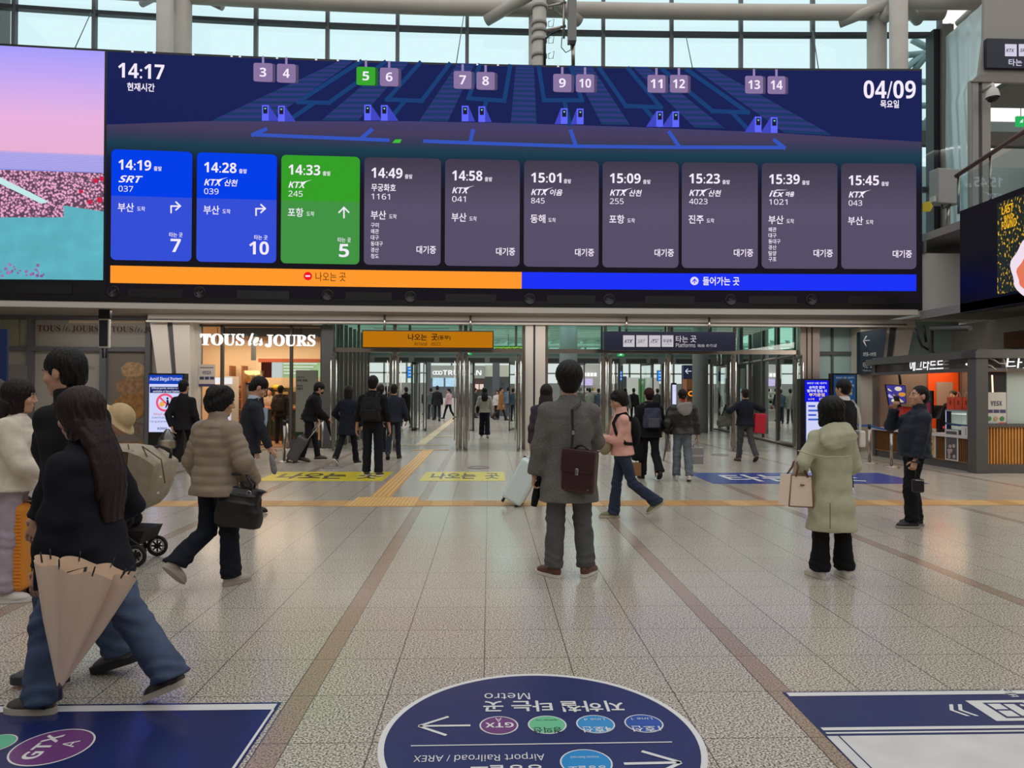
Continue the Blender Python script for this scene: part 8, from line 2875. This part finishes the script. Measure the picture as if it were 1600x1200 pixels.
def backpack(I, label, m_, w_=.32, h_=.46, d_=.16, z=.27, group=None, straps=True, tone=None):
 b = thing('backpack', label, 'backpack', wpt(I, I['B'](0, -.24, z - h_ / 2)))
 c = I['B'](0, -.15 - d_ / 2, z)
 F = Field(c - .36, c + .36, .012)
 M3 = [I['side'], I['fwd'], I['up']]
 F.union(F.loft([(I['B'](0, -.14 - d_ / 2, z - h_ / 2 + .05), w_ / 2, d_ / 2), (I['B'](0, -.15 - d_ / 2, z), w_ / 2 * 1.02, d_ / 2 * 1.1), (I['B'](0, -.13 - d_ / 2, z + h_ / 2 - .06), w_ / 2 * .86, d_ / 2 * .8)], I['side'], p=3))
 F.d = F.d - .012
 F.wrinkle(.005, 31)
 p, f = F.mesh()
 Wm = WM[I['root'].name]
 mm = MB()
 mm.add([Wm @ Vector((float(q_[0]), float(q_[1]), float(q_[2]))) for q_ in p], [tuple(int(i) for i in q_) for q_ in f], True)
 mm.build('body', m_, b)
 mm = MB()
 pk_ = I['B'](0, -.17 - d_, z - h_ * .2)
 mm.box(Wm @ L2V(pk_), (w_ * .74, .04, h_ * .36), rz=I['root'].rotation_euler.z, bev=.018)
 mm.build('front_pocket', tone or m_, b)
 if straps:
  for sd in (-1, 1):
   strap_between([wpt(I, I['B'](sd * .09, -.16, .46)), wpt(I, I['B'](sd * .10, -.10, .535)), wpt(I, I['B'](sd * .115, .0, .545)), wpt(I, I['B'](sd * .14, .10, .50))], .045, tone or m_, 'strap', b, .007)
 return b
backpack(P11, 'flat black backpack on the tall man stepping on the yellow sticker', cloth('pack_black', (34, 35, 38)), .30, .50, .11, .26)
P12 = person('person in a dark navy jacket walking right of the tall backpack man', 615, 717, 1.70, face=2, legs=((-.2, .35, .02, .4, 6), (.16, .06, .02, 0, 8)), arms=((-.27, .10, .86), (.28, .14, .88)),
             top=dict(name='jacket', mat=cloth('slate_navy', (38, 42, 56)), hem=-.06, thick=.03), pants=dict(mat=cloth('slate_jeans', (36, 43, 58))), hair=dict(style='short'), shoes=dict(mat=BLACK, sole=SOLE_B), res=.0145, build=1.06)
P13 = person('person with short dark hair just behind the tall backpack man', 594, 706, 1.70, face=-10, legs=STAND, top=dict(name='jacket', mat=BLK2, hem=-.08), pants=dict(mat=BLK), hair=dict(style='perm'), shoes=dict(mat=BLACK, sole=SOLE_B), res=.016)
# ---- right group
P15 = person('person in black with a maroon cap and slate backpack heading to the platform doors', 1014, 748, 1.60, face=4, legs=((.12, .05, .03, 0, 6), (-.22, .45, .03, .5, 6)), arms=((-.28, .06, .84), (.26, .14, .90)),
             top=dict(name='jacket', mat=BLK, hem=-.12, thick=.045, hood_mat=BLK, flare=.02), pants=dict(mat=BLK2, r=(.09, .08, .085)), hair=dict(style='short'), shoes=dict(mat=mat('dark_shoe', (32, 30, 31), .4), sole=SOLE_B), res=.0135, build=1.08)
m = MB()
Hd = P15['Hd']
cp = cloth('maroon_cap', (62, 34, 36))
F = Field(P15['hc'] - .2, P15['hc'] + .2, .009)
MMh = [P15['hs'], P15['hf'], P15['hu']]
F.union(F.ell(Hd(0, -.015, .045), V(.094, .112, .10), MMh))
F.sub(F.plane(Hd(0, 0, .012), P15['hu']))
F.union(F.ell(Hd(0, .13, .02), V(.07, .08, .012), MMh), .01)
np_obj('cap', [F.mesh()], cp, P15['root'])
backpack(P15, 'slate blue drawstring backpack on the person with the maroon cap', cloth('pack_slate', (62, 66, 84)), .28, .46, .14, .27, tone=cloth('pack_slate_strap', (84, 86, 96)))
g15 = gp(1014, 748)
pb_ = thing('kraft_bag', 'brown paper bag hanging beside the person with the maroon cap', 'bag', at(990, 742, g15.y - .05))
MB().box(at(990, 733, g15.y), (.26, .12, .24), bev=.01).build('body', mat('kraft', (146, 108, 66), .8), pb_)
h15 = wpt(P15, P15['A'][0][2])
MB().tube([at(986, 724, g15.y), h15 + Vector((0, 0, -.05)), at(994, 724, g15.y)], .006, 6).build('handle', mat('kraft', (146, 108, 66), .8), pb_)
bb_ = thing('shoulder_bag', 'big black bag at the side of the person with the maroon cap', 'bag', at(998, 722, g15.y - .1))
MB().box(at(997, 702, g15.y + .02), (.24, .2, .42), bev=.06).build('body', BLK, bb_)
strap_between([at(996, 688, g15.y - .02), wpt(P15, P15['B'](-.14, -.12, .45)), wpt(P15, P15['B'](-.12, .02, .53))], .04, BLK, 'strap', bb_, .006)
h15r = wpt(P15, P15['A'][1][2])
wu_ = thing('wooden_umbrella', 'ochre umbrella hanging down beside the person with the maroon cap', 'umbrella', at(1024, 746, g15.y))
MB().tube([h15r + Vector((0, 0, -.06)), at(1024, 715, g15.y), at(1024, 735, g15.y), at(1024.5, 746, g15.y)], [.012, .03, .022, .006], 10).build('canopy', mat('ochre_cloth', (150, 98, 48), .7), wu_)
MB().tube([h15r + Vector((0, 0, .04)), h15r + Vector((0, 0, -.08))], .012, 8).build('handle', BLACK, wu_)
P16 = person('person in a black bomber with grey hood walking away with a silver case', 1066, 751, 1.57, face=-6, legs=((.10, .06, .02, 0, 6), (-.12, .20, .02, .25, 6)), arms=((-.27, .10, .90), (.30, .04, .80)),
             top=dict(name='bomber_jacket', mat=mat('black_satin', (32, 31, 32), .42, bump=.3, bscale=14), hem=-.05, thick=.042, hood_mat=cloth('grey_jersey', (150, 146, 142)), arm=.072, wr=.006),
             pants=dict(mat=cloth('washed_jeans', (104, 114, 122), mott=.25, mscale=7), r=(.09, .078, .08)), hair=dict(style='tied', tail=False), shoes=dict(mat=SHOE_W, sole=SOLE_W), res=.0135, build=1.1)
mm = MB().tube([wpt(P16, P16['Hd'](.034 * math.cos(a), -.118, -.075 + .022 * math.sin(a))) for a in np.linspace(0, 6.283, 15)[:-1]], .016, 8, closed=True)
mm.build('hair_tie', mat('orange_scrunchie', (206, 66, 36), .7), P16['root'])
h16 = wpt(P16, P16['A'][1][2])
Y16 = gp(1066, 751).y
sc6 = thing('silver_case', 'small silver hard case carried by the woman with the grey hood', 'case', at(1086, 725, Y16))
a_, b_ = at(1074, 724.5, Y16), at(1098, 698, Y16)
MB().box(((a_.x + b_.x) / 2, Y16, (a_.z + b_.z) / 2), (b_.x - a_.x, .17, b_.z - a_.z), rz=-.1, bev=.02).build('shell', mat('silver_shell', (150, 148, 150), .4, .3), sc6)
MB().box(((a_.x + b_.x) / 2, Y16, (a_.z + b_.z) / 2), (b_.x - a_.x + .01, .175, .035), rz=-.1).build('band', mat('silver_band', (190, 188, 188), .35, .4), sc6)
MB().tube([at(1083, 698, Y16), at(1084, 694, Y16), at(1090, 694, Y16), at(1091, 698, Y16)], .01, 6).build('handle', GREYP, sc6)
ca = thing('walking_umbrella', 'dark rolled umbrella held low by the woman with the grey hood', 'umbrella', at(1037, 720, Y16))
h16l = wpt(P16, P16['A'][0][2])
MB().tube([h16l + Vector((0, 0, .04)), at(1043, 690, Y16), at(1039, 706, Y16), at(1036.5, 721, Y16)], [.012, .022, .018, .006], 10).build('canopy', mat('grey_brolly', (84, 82, 84), .6), ca)
MB().tube([h16l + Vector((0, 0, .03)), h16l + Vector((.01, 0, .12))], .012, 6).build('handle', BLACK, ca)
P17 = person('person in a dark jacket with arms raised, holding a red bag and a grey bag', 1164, 721, 1.63, face=4, legs=((.16, .04, .02, 0, 6), (-.30, .34, .03, .5, 6)), arms=((-.42, .16, 1.26), (.36, .20, 1.34)), hints=((-1, -.4, -.6), (1, -.4, -.6)),
             top=dict(name='jacket', mat=cloth('ink_jacket', (28, 31, 42)), hem=-.06, thick=.03), pants=dict(mat=cloth('grey_slacks', (72, 72, 74)), r=(.09, .072, .066)), hair=dict(style='short', mat=HAIRD), shoes=dict(mat=mat('taupe_shoe', (104, 90, 82), .6), sole=SOLE_B), res=.014, build=1.06)
Y17 = gp(1164, 721).y
hr17, hl17 = wpt(P17, P17['A'][1][2]), wpt(P17, P17['A'][0][2])
rbg = thing('red_bag', 'bright red quilted bag held out by the man with raised arms', 'bag', at(1186, 678, Y17))
a_, b_ = at(1177, 677, Y17), at(1196, 646, Y17)
MB().box(((a_.x + b_.x) / 2, Y17 + .02, (a_.z + b_.z) / 2), (b_.x - a_.x, .18, b_.z - a_.z), M=Matrix.Rotation(.08, 3, 'Y'), bev=.03).build('body', mat('red_nylon', (196, 24, 48), .5, bump=.4, bscale=9), rbg)
for px in (1178, 1192):
 MB().tube([hr17, at(px, 647, Y17)], .010, 6).build('strap', mat('mint_strap', (128, 170, 156), .6), rbg)
for px in (1188, 1194):
 MB().tube([at(px, 676, Y17), at(px + 2, 684, Y17)], .008, 6).build('cord', mat('white_cord', (200, 200, 200), .6), rbg)
gbg = thing('garment_bag', 'grey garment bag held up by the man with raised arms', 'bag', at(1135, 668, Y17))
m = MB()
F = Field((-.35, -.15, -.4), (.35, .15, .4), .014)
F.union(F.loft([(V(.13, 0, .29), .03, .03), (V(.02, 0, .05), .13, .06), (V(-.06, 0, -.14), .16, .07), (V(-.05, 0, -.2), .12, .05)], V(1, 0, 0)))
F.wrinkle(.008, 3)
p, f = F.mesh()
cc = (hl17 + at(1133, 668, Y17)) / 2 + Vector((.02, 0, 0))
m.add([cc + Vector((float(q_[0]), float(q_[1]), float(q_[2]))) for q_ in p], [tuple(int(i) for i in q_) for q_ in f], True)
m.build('body', cloth('grey_green_nylon', (92, 94, 84)), gbg)
strap_between([hl17, at(1134, 632, Y17 - .08), at(1128, 650, Y17 - .08)], .03, BLK, 'strap', gbg, .006)
# ---- person hidden behind the grey coat, pulling the white suitcase
P18 = person('person with long brown hair mostly hidden behind the grey coated man', 853, 777, 1.64, face=-8, legs=STAND, top=dict(name='jacket', mat=cloth('mauve_knit', (66, 62, 72)), hem=-.1), pants=dict(mat=BLK), hair=dict(style='long', mat=HAIRD, length=.25), shoes=dict(mat=BLACK, sole=SOLE_B), res=.015)
gw = gp(803, 787)
suitcase('white_suitcase', 'mint white hard suitcase tilted on its wheels behind the grey coated man', (gw.x - .05, gw.y - .1, .02), .62, .30, .44, 'Y', .50, -.2, (222, 238, 236), 0, 0, .3)
# ---- the couple passing close on the left
P20 = person('tall person in black with jeans passing close on the far side of the couple', 120, 1062, 1.755, face=88, legs=((.14, .10, .0, .0, 4), (-.12, .24, .0, .30, 4)), lean=.10,
             arms=((-.24, .05, .86), (.24, .10, .86)), top=dict(name='jacket', mat=cloth('matt_black_jacket', (25, 24, 28)), hem=-.10, thick=.032, flare=.01, arm=.062, collar='high', wr=.005),
             pants=dict(mat=DENIM, r=(.10, .098, .10), len=.06), hair=dict(style='short', bulk=.004, head=1.0), shoes=dict(mat=mat('slate_sneaker', (86, 86, 92), .6), sole=mat('dark_sneaker_sole', (44, 44, 52), .6), thick=.04), res=.0105, head=(.1, -.05), build=1.02)
P19 = person('person with long dark hair and wide jeans carrying a beige umbrella in stride', 138, 1106, 1.57, face=82, legs=((.40, .30, .0, .0, 2), (-.42, .22, .0, .42, 4)), lean=.08,
             arms=((-.23, .10, .82), (.20, .10, .90)), hints=((-.4, -1, -.3), None), top=dict(name='coat', mat=cloth('deep_navy_coat', (22, 23, 33)), hem=-.20, thick=.030, flare=.03, arm=.06, wr=.005),
             pants=dict(mat=cloth('wide_jeans', (76, 90, 116), mott=.22, mscale=9), r=(.092, .086, .095), len=.07), hair=dict(style='long', mat=mat('chestnut_hair', (36, 20, 18), .5, spec=.3, bump=.6, bscale=40, stretch=(3, 3, .5)), bulk=.012, length=.42, back=.01),
             shoes=dict(mat=mat('retro_sneaker', (70, 64, 60), .6, mott=.5, mscale=24), sole=mat('cream_sneaker_sole', (196, 186, 168), .6), thick=.034), res=.0105, head=(0, -.15))
Y19 = gp(118, 1108).y
Yu = Y19 - .28
ub = thing('beige_umbrella', 'beige vinyl umbrella folded loosely and carried tip down by the long haired walker', 'umbrella', at(94, 1092, Yu))
BEI = mat('beige_vinyl', (232, 206, 180), .3, bump=.1, bscale=14, spec=.5)
tipp, topc = at(93, 1072, Yu), at(134, 886, Yu)
axu = (topc - tipp).normalized()
sxu = Vector((1, 0, 0)) - axu * axu.x
sxu.normalize()
syu = axu.cross(sxu)
Lu = (topc - tipp).length
def ubp(u_, v_):
 a = u_ * 2 * math.pi
 r_ = (.012 + .205 * v_ ** .92) * (1 + .16 * math.cos(8 * a + 1.2 * v_) * min(1, v_ * 2))
 hh2 = Lu * v_ + (.022 * abs(math.sin(4 * a)) - .012) * v_
 return tipp + axu * hh2 + sxu * (r_ * .98 * math.cos(a)) + syu * (r_ * .42 * math.sin(a))
m = MB().grid(128, 40, ubp)
m.build('canopy', BEI, ub)
MB().tube([at(94, 1093, Yu), tipp + axu * .02], [.007, .010], 8).build('tip', mat('plum_tip', (48, 40, 62), .4), ub)
hu19 = wpt(P19, P19['A'][0][2])
MB().tube([tipp, topc, hu19 + Vector((0, -.03, -.05))], .007, 8).build('shaft', BLACK, ub)
MB().tube([hu19 + Vector((.0, -.03, -.09)), hu19 + Vector((0, -.03, .06))], .014, 8).build('handle', BLACK, ub)
m = MB()
for i in range(8):
 a = (i + .5) / 8 * 2 * math.pi
 p = ubp((i + .5) / 8, 1.0)
 p2 = ubp((i + .5) / 8, .97)
 d_ = (p - p2).normalized()
 m.tube([p2, p + d_ * .03], .0035, 5)
m.build('rib_tip', DARKMETAL, ub)
MB().tube([at(193, 893, Yu + .05), at(208, 916, Yu + .05)], .006, 6).build('tie_strap', BLK, ub)
# pale hood lining at her neck
F = Field(P19['neck'] - .4, P19['neck'] + .3, .01)
F.union(F.loft([(P19['B'](-.10, .04, .44), .045, .012), (P19['B'](-.135, .075, .34), .03, .012)], P19['fwd']))
np_obj('pale_lining', [F.mesh()], mat('pale_lining', (206, 192, 172), .7), P19['root'])
# ---- stroller party
P21 = person('person in an off-white jacket with long dark hair beside the orange suitcase', 18, 935, 1.61, face=-70, legs=STAND, lean=.04, arms=((-.26, .12, .84), (.20, .32, .98)),
             top=dict(name='jacket', mat=CREAM, hem=-.05, thick=.04, arm=.07, collar='collar', wr=.006), pants=dict(mat=cloth('lilac_skirt', (170, 158, 170)), r=(.09, .08, .08)), hair=dict(style='long', mat=HAIRD, length=.30, fringe=.04), shoes=dict(mat=SHOE_W, sole=SOLE_W), res=.0125, head=(0, -.05))
P22 = person('person with brown hair at the very edge behind the off-white jacket', -14, 915, 1.62, face=-40, legs=STAND, top=dict(name='jacket', mat=cloth('denim_jacket', (44, 54, 82)), hem=-.05), pants=dict(mat=BLK), hair=dict(style='bob', mat=mat('brown_hair', (58, 38, 32), .45, bump=.5, bscale=40)), shoes=dict(mat=BLACK, sole=SOLE_B), res=.016)
def stripe_mat(name, c1, c2, sc_):
 mm = bpy.data.materials.new(name)
 mm.use_nodes = True
 nt = mm.node_tree
 b = nt.nodes['Principled BSDF']
 tc = nt.nodes.new('ShaderNodeTexCoord')
 wv = nt.nodes.new('ShaderNodeTexWave')
 wv.bands_direction = 'Z'
 wv.inputs['Scale'].default_value = sc_
 nt.links.new(tc.outputs['Object'], wv.inputs['Vector'])
 cr = nt.nodes.new('ShaderNodeValToRGB')
 cr.color_ramp.interpolation = 'CONSTANT'
 e = cr.color_ramp.elements
 e[0].color = lin(c1) + (1,)
 e[1].position, e[1].color = .55, lin(c2) + (1,)
 nt.links.new(wv.outputs['Fac'], cr.inputs['Fac'])
 nt.links.new(cr.outputs['Color'], b.inputs['Base Color'])
 b.inputs['Roughness'].default_value = .85
 return mm
P23 = person('person in a striped top and cream bucket hat leaning over the stroller', 99, 914, 1.54, face=-84, legs=STAND, lean=.66, arms=((-.22, .12, .92), (.12, .42, .98)), hints=((-.6, -1, -.3), (.7, -.5, -.8)),
             top=dict(name='striped_shirt', mat=stripe_mat('stripes', (52, 44, 66), (196, 184, 184), 9), hem=-.05, thick=.025), pants=dict(mat=cloth('white_trousers', (200, 194, 186)), r=(.075, .06, .06)), hair=dict(style='tied', mat=HAIRD), shoes=dict(mat=SHOE_W, sole=SOLE_W), res=.0125, head=(.1, -.3))
F = Field(P23['hc'] - .26, P23['hc'] + .26, .009)
Hd = P23['Hd']
MMh = [P23['hs'], P23['hf'], P23['hu']]
F.union(F.ell(Hd(0, -.015, .05), V(.098, .116, .105), MMh))
F.sub(F.plane(Hd(0, 0, .02), P23['hu']))
F.union(F.ell(Hd(0, -.01, .012), V(.15, .168, .016), MMh), .02)
F.sub(F.ell(Hd(0, -.01, -.01), V(.088, .104, .09), MMh))
np_obj('bucket_hat', [F.mesh()], cloth('cream_hat', (196, 172, 132)), P23['root'])
# stroller
Ys = gp(228, 877).y
st = thing('stroller', 'khaki hooded baby stroller with black frame and spoked wheel', 'stroller', (gp(205, 877).x, Ys, 0))
KHK = cloth('khaki_cloth', (160, 150, 130), bump=.1, rough=.7)
F = Field((-.62, -.36, -.5), (.72, .36, .45), .0125)
pp_ = lambda px, py: (lambda w_: (w_.x, w_.z))(at(px, py, Ys))
ox, oz = pp_(215, 760)
loc_ = lambda px, py: V(pp_(px, py)[0] - ox, 0, pp_(px, py)[1] - oz)
# canopy: outline swept across the width, rounded
out = [(175, 694), (200, 694), (222, 697), (243, 705), (263, 718), (266, 722), (258, 755), (248, 778), (236, 791), (215, 800), (180, 806), (150, 806), (150, 770), (175, 765)]
cx0, cz0 = pp_(215, 748)
Vs, Fs = [], []
rows = 13
for j in range(rows):
 t = -1 + 2 * j / (rows - 1)
 yy = Ys + t * .24
 k = math.sqrt(max(0, 1 - abs(t) ** 4.0)) * .12 + .88
 for px, py in out:
  x_, z_ = pp_(px, py)
  Vs.append(Vector((cx0 + (x_ - cx0) * k, yy, cz0 + (z_ - cz0) * k)))
no = len(out)
for j in range(rows - 1):
 for i in range(no):
  if 11 <= i <= 12:
   continue
  a_ = j * no + i
  b_ = j * no + (i + 1) % no
  Fs.append((a_, b_, b_ + no, a_ + no))
m = MB().add(Vs, Fs, True)
# near and far sides, with the opening cut back
for j in (0, rows - 1):
 base = j * no
 idx = [base + i for i in (2, 3, 4, 5, 6, 7, 8, 9)]
 m.f.append(tuple(idx))
 m.fs.append(False)
 m.f.append(tuple([base + 9, base + 10, base + 11, base + 12, base + 13]))
 m.fs.append(False)
can = m.build('canopy', KHK, st)
m = MB()
for pts in ([(222, 697), (240, 735), (236, 765), (215, 800)], [(222, 697), (252, 718), (258, 755)], [(200, 694), (207, 730), (212, 762)]):
 m.tube([at(a, b, Ys - .205) for a, b in pts], .006, 6)
m.build('canopy_rib', cloth('khaki_seam', (112, 104, 90)), st)
r = random.Random(14)
for px, py in ((208, 702), (210, 722), (226, 738), (247, 770), (210, 793), (232, 700), (240, 728), (224, 770), (196, 797), (251, 745)):
 c = at(px, py, Ys - .21)
 MB().cyl(c, c + Vector((0, -.006, 0)), .011, n=10).build('dot_print', mat('dot_white', (226, 222, 212), .6), st)
SF = mat('stroller_frame', (24, 24, 26), .4, .3)
m = MB()
for yy in (-.2, .2):
 for pts in ([(10, 752), (40, 775), (110, 815), (165, 840), (196, 868)], [(196, 868), (150, 838)], [(208, 805), (206, 818), (160, 862), (120, 872)], [(186, 828), (228, 862)]):
  m.tube([at(a, b, Ys + yy) for a, b in pts], .016, 8)
m.build('frame', SF, st)
MB().tube([at(10, 752, Ys - .2), at(2, 748, Ys - .1), at(2, 748, Ys + .1), at(10, 752, Ys + .2)], .022, 8).build('push_handle', BLACK, st)
m = MB()
q_ = [at(182, 828, Ys - .18), at(226, 830, Ys - .18), at(216, 852, Ys - .16), at(182, 852, Ys - .16)]
m.prism(q_, (0, .36, 0))
m.build('basket', mat('basket_mesh', (30, 30, 32), .8), st)
MB().ell(at(198, 812, Ys), (.12, .18, .09), 16, 10).build('seat', BLK, st)
MB().ell(at(195, 757, Ys - .05), (.15, .16, .06), 16, 10).build('pink_blanket', mat('pink_floral', (200, 130, 156), .7, mott=.5, mscale=22), st)
def swheel(c, r_, nm='wheel'):
 m = MB().tube([c + Vector((r_ * math.cos(a), 0, r_ * math.sin(a))) for a in np.linspace(0, 6.283, 33)[:-1]], .017, 8, closed=True)
 o = m.build(nm, mat('tyre', (26, 26, 28), .7), st)
 m = MB().tube([c + Vector((r_ * .72 * math.cos(a), -.006, r_ * .72 * math.sin(a))) for a in np.linspace(0, 6.283, 25)[:-1]], .006, 6, closed=True)
 m.build('rim', mat('rim_white', (190, 188, 186), .4, .3), o)
 m = MB()
 for k in range(8):
  a = k * math.pi / 4
  m.tube([c, c + Vector((r_ * .9 * math.cos(a), 0, r_ * .9 * math.sin(a)))], .008, 6)
 m.cyl(c - Vector((0, .02, 0)), c + Vector((0, .02, 0)), .025, n=12)
 m.build('spokes', BLACK, o)
rw = (gp(228, 877) - at(228, 863, Ys)).length
for yy in (-.22, .2):
 c = at(230, 863, Ys)
 swheel(Vector((c.x, Ys + yy, .10)), .083)
 c = at(196, 866, Ys)
 if yy > 0:
  swheel(Vector((c.x, Ys + yy, .10)), .083)
 c = at(130, 866, Ys)
 swheel(Vector((c.x, Ys + yy, .12)), .10)
m = MB().tube([at(238, 700, Ys + .2), at(250, 697, Ys + .1), at(268, 703, Ys + .0), at(266, 716, Ys - .02)], .014, 8)
m.build('bumper_bar', BLACK, st)
# baby: hand and dark head inside the canopy
bb = thing('person', 'baby lying under the khaki stroller canopy, a little hand reaching out', 'person', at(196, 762, Ys))
F = Field((-.32, -.2, -.14), (.2, .2, .26), .009)
F.union(F.ell(V(-.02, 0, .10), V(.062, .058, .068)))
F.union(F.loft([(V(-.05, 0, .04), .05, .05), (V(-.24, 0, -.02), .07, .07)], V(0, 1, 0)), .03)
F.union(F.cone(V(-.10, -.06, .03), V(-.02, -.10, .02), .028, .022), .02)
F.union(F.cone(V(-.02, -.10, .02), V(.03, -.09, .07), .02, .018), .01)
for k in range(5):
 a = -.5 + k * .28
 F.union(F.cone(V(.035, -.09, .08), V(.035 + .03 * math.sin(a), -.09 + .01 * k - .02, .08 + .032 * math.cos(a)), .008, .006), .005)
np_obj('body', [F.mesh()], SKIN, bb)
F = Field((-.12, -.1, .0), (.1, .1, .22), .008)
F.union(F.ell(V(-.015, .002, .115), V(.066, .062, .066)))
F.sub(F.ell(V(-.07, -.02, .06), V(.06, .07, .06)))
np_obj('hair', [F.mesh()], HAIRB, bb)
# orange suitcase
go = gp(6, 942)
t = suitcase('orange_suitcase', 'orange ribbed hard suitcase standing at the edge of the hall', (go.x - .05, go.y + .12, .012), .655, .34, .26, 'X', 0, 0.06, (226, 142, 40), 0, .12)
m = MB()
R_o = Matrix.Rotation(.06, 3, 'Z')
for i in range(22):
 m.box(Vector((go.x - .05, go.y + .12, .012)) + R_o @ Vector((0, -.128, .10 + i * .026)), (.32, .014, .012), M=R_o, bev=.004)
m.build('ribs', mat('orange_suitcase_shell', (226, 142, 40), .35), t)
# ---- people beyond the doors and in the shops (a few dozen pixels each)
far_ = dict(res=.024, features=False)
def bgp(label, px, py, H, face, tc_, pc, hs_='short', legs=WALK, hem=-.08, hm_=HAIRB, arms=((-.26, .06, .82), (.26, .06, .82)), name='jacket', res=.022, **tk):
 return person(label, px, py, H, face=face, legs=legs, arms=arms, top=dict(name=name, mat=cloth('c%d_%d_%d' % tc_, tc_), hem=hem, **tk), pants=dict(mat=cloth('c%d_%d_%d' % pc, pc)),
                  hair=dict(style=hs_, mat=hm_), shoes=dict(mat=BLACK, sole=SOLE_B), res=res, features=False)
PV = person('person in a cream vest with long black hair walking through the arrival doors', 757, 684, 1.64, face=0, legs=((.08, .03, .02, 0, 4), (-.1, .2, .02, .3, 4)), arms=((-.30, .06, .84), (.26, .04, .84)),
   top=dict(name='vest', mat=cloth('cream_vest', (178, 176, 164)), hem=-.06, thick=.04, sleeve_mat=cloth('pale_pink_sleeve', (190, 176, 178)), collar='none'),
   pants=dict(mat=cloth('ink_wide', (24, 26, 42)), r=(.09, .09, .10)), hair=dict(style='long', length=.22), shoes=dict(mat=mat('olive_shoe', (120, 124, 82), .7), sole=SOLE_W), res=.017, features=False)
sbv = thing('black_shoulder_bag', 'black shoulder bag of the woman in the cream vest', 'bag', wpt(PV, PV['B'](-.26, 0, -.02)))
MB().ell(wpt(PV, PV['B'](-.25, 0, .06)), (.06, .12, .15), 14, 10).build('body', BLK, sbv)
strap_between([wpt(PV, PV['B'](-.25, 0, .2)), wpt(PV, PV['B'](-.19, -.02, .48))], .03, BLK, 'strap', sbv)
bgp('person in a camel coat with a black backpack crossing the concourse', 783, 657, 1.80, -84, (140, 98, 58), (52, 40, 36), hem=-.34, name='coat', legs=((.35, .1, .01, 0, 6), (-.4, .4, .01, .6, 6)), flare=.08)
bgp('person in a white top beside the camel coat', 777, 656, 1.62, 170, (206, 200, 192), (24, 24, 28), 'long')
bgp('person in a denim shirt at the grey hoarding', 794, 655, 1.78, -20, (108, 124, 146), (96, 104, 118), legs=STAND)
bgp('person in dark green by the glowing posters', 742, 653, 1.72, -60, (40, 54, 52), (30, 36, 40), legs=STAND)
bgp('person in a black suit seen from behind near the drinks kiosk', 683, 658, 1.82, 6, (32, 32, 38), (28, 28, 34), hem=-.14)
bgp('person in a grey green jacket beside the black suit near the drinks kiosk', 673, 656, 1.72, 10, (82, 92, 88), (60, 66, 76))
bgp('person in a pink jacket and black trousers at the drinks kiosk counter', 701, 655.5, 1.70, 60, (206, 166, 176), (22, 22, 26), 'tied')
bgp('person in black among the left door posts', 644, 653, 1.70, 40, (26, 25, 28), (22, 22, 26))
bgp('person in dark clothes behind the inner door leaf', 664, 650, 1.66, -30, (44, 42, 48), (40, 44, 56))
bgp('person with brown hair between the arrival door posts', 605, 684, 1.72, 12, (40, 32, 34), (30, 30, 36), hm_=HAIRD, res=.02)
bgp('person in black ahead of the navy jacket man', 634, 668, 1.72, 30, (24, 24, 28), (24, 24, 30), res=.02)
bgp('person with long black hair in a pale grey top beyond the platform doors', 976, 668, 1.72, 0, (146, 148, 146), (40, 42, 50), 'long', res=.02)
bgp('person in black at the green banner', 990, 660, 1.72, -4, (22, 22, 26), (24, 24, 28), legs=STAND)
bgp('person in dark grey right of the green banner', 1027, 660, 1.70, 8, (48, 48, 50), (34, 34, 38), legs=STAND)
bgp('person in black at the lit snack shop', 905, 656, 1.76, -6, (24, 24, 28), (24, 24, 30), legs=STAND)
bgp('person in a pale sage jacket at the lit snack shop', 921, 660, 1.72, 6, (134, 138, 126), (40, 42, 50), legs=STAND, hem=-.2)
bgp('person in teal blue at the lit snack shop', 935, 660, 1.70, 0, (64, 78, 92), (44, 50, 66), legs=STAND)
bgp('person in a rust top behind the snack shop shelves', 914, 652, 1.62, 180, (176, 96, 74), (60, 44, 40), legs=STAND)
PB = bgp('person in dark brown with a backpack waiting at the bakery counter', 438, 695, 1.68, -6, (58, 48, 44), (40, 38, 40), legs=STAND, res=.018)
backpack(PB, 'brown backpack on the customer at the bakery counter', cloth('pack_brown', (70, 58, 52)), .32, .46, .15, .27)
bgp('person in a navy coat half hidden behind the man in charcoal', 402, 698, 1.70, -40, (30, 32, 46), (28, 28, 34), hem=-.2, legs=STAND, res=.018)
bgp('person in bakery apron tones behind the counter', 421, 687.6, 1.62, 176, (170, 150, 130), (60, 54, 50), legs=STAND, res=.02)
ck_ = atx(1512, 660, KX + 1.3)
person('booth clerk with a black cap behind the orange paper bags', 0, 0, 1.60, face=120, loc=(KX + 1.3, ck_.y + .5, 0), legs=STAND, top=dict(name='apron_top', mat=BLK2, hem=-.05), pants=dict(mat=BLK), hair=dict(style='short'), shoes=dict(mat=BLACK, sole=SOLE_B), res=.018, features=False)
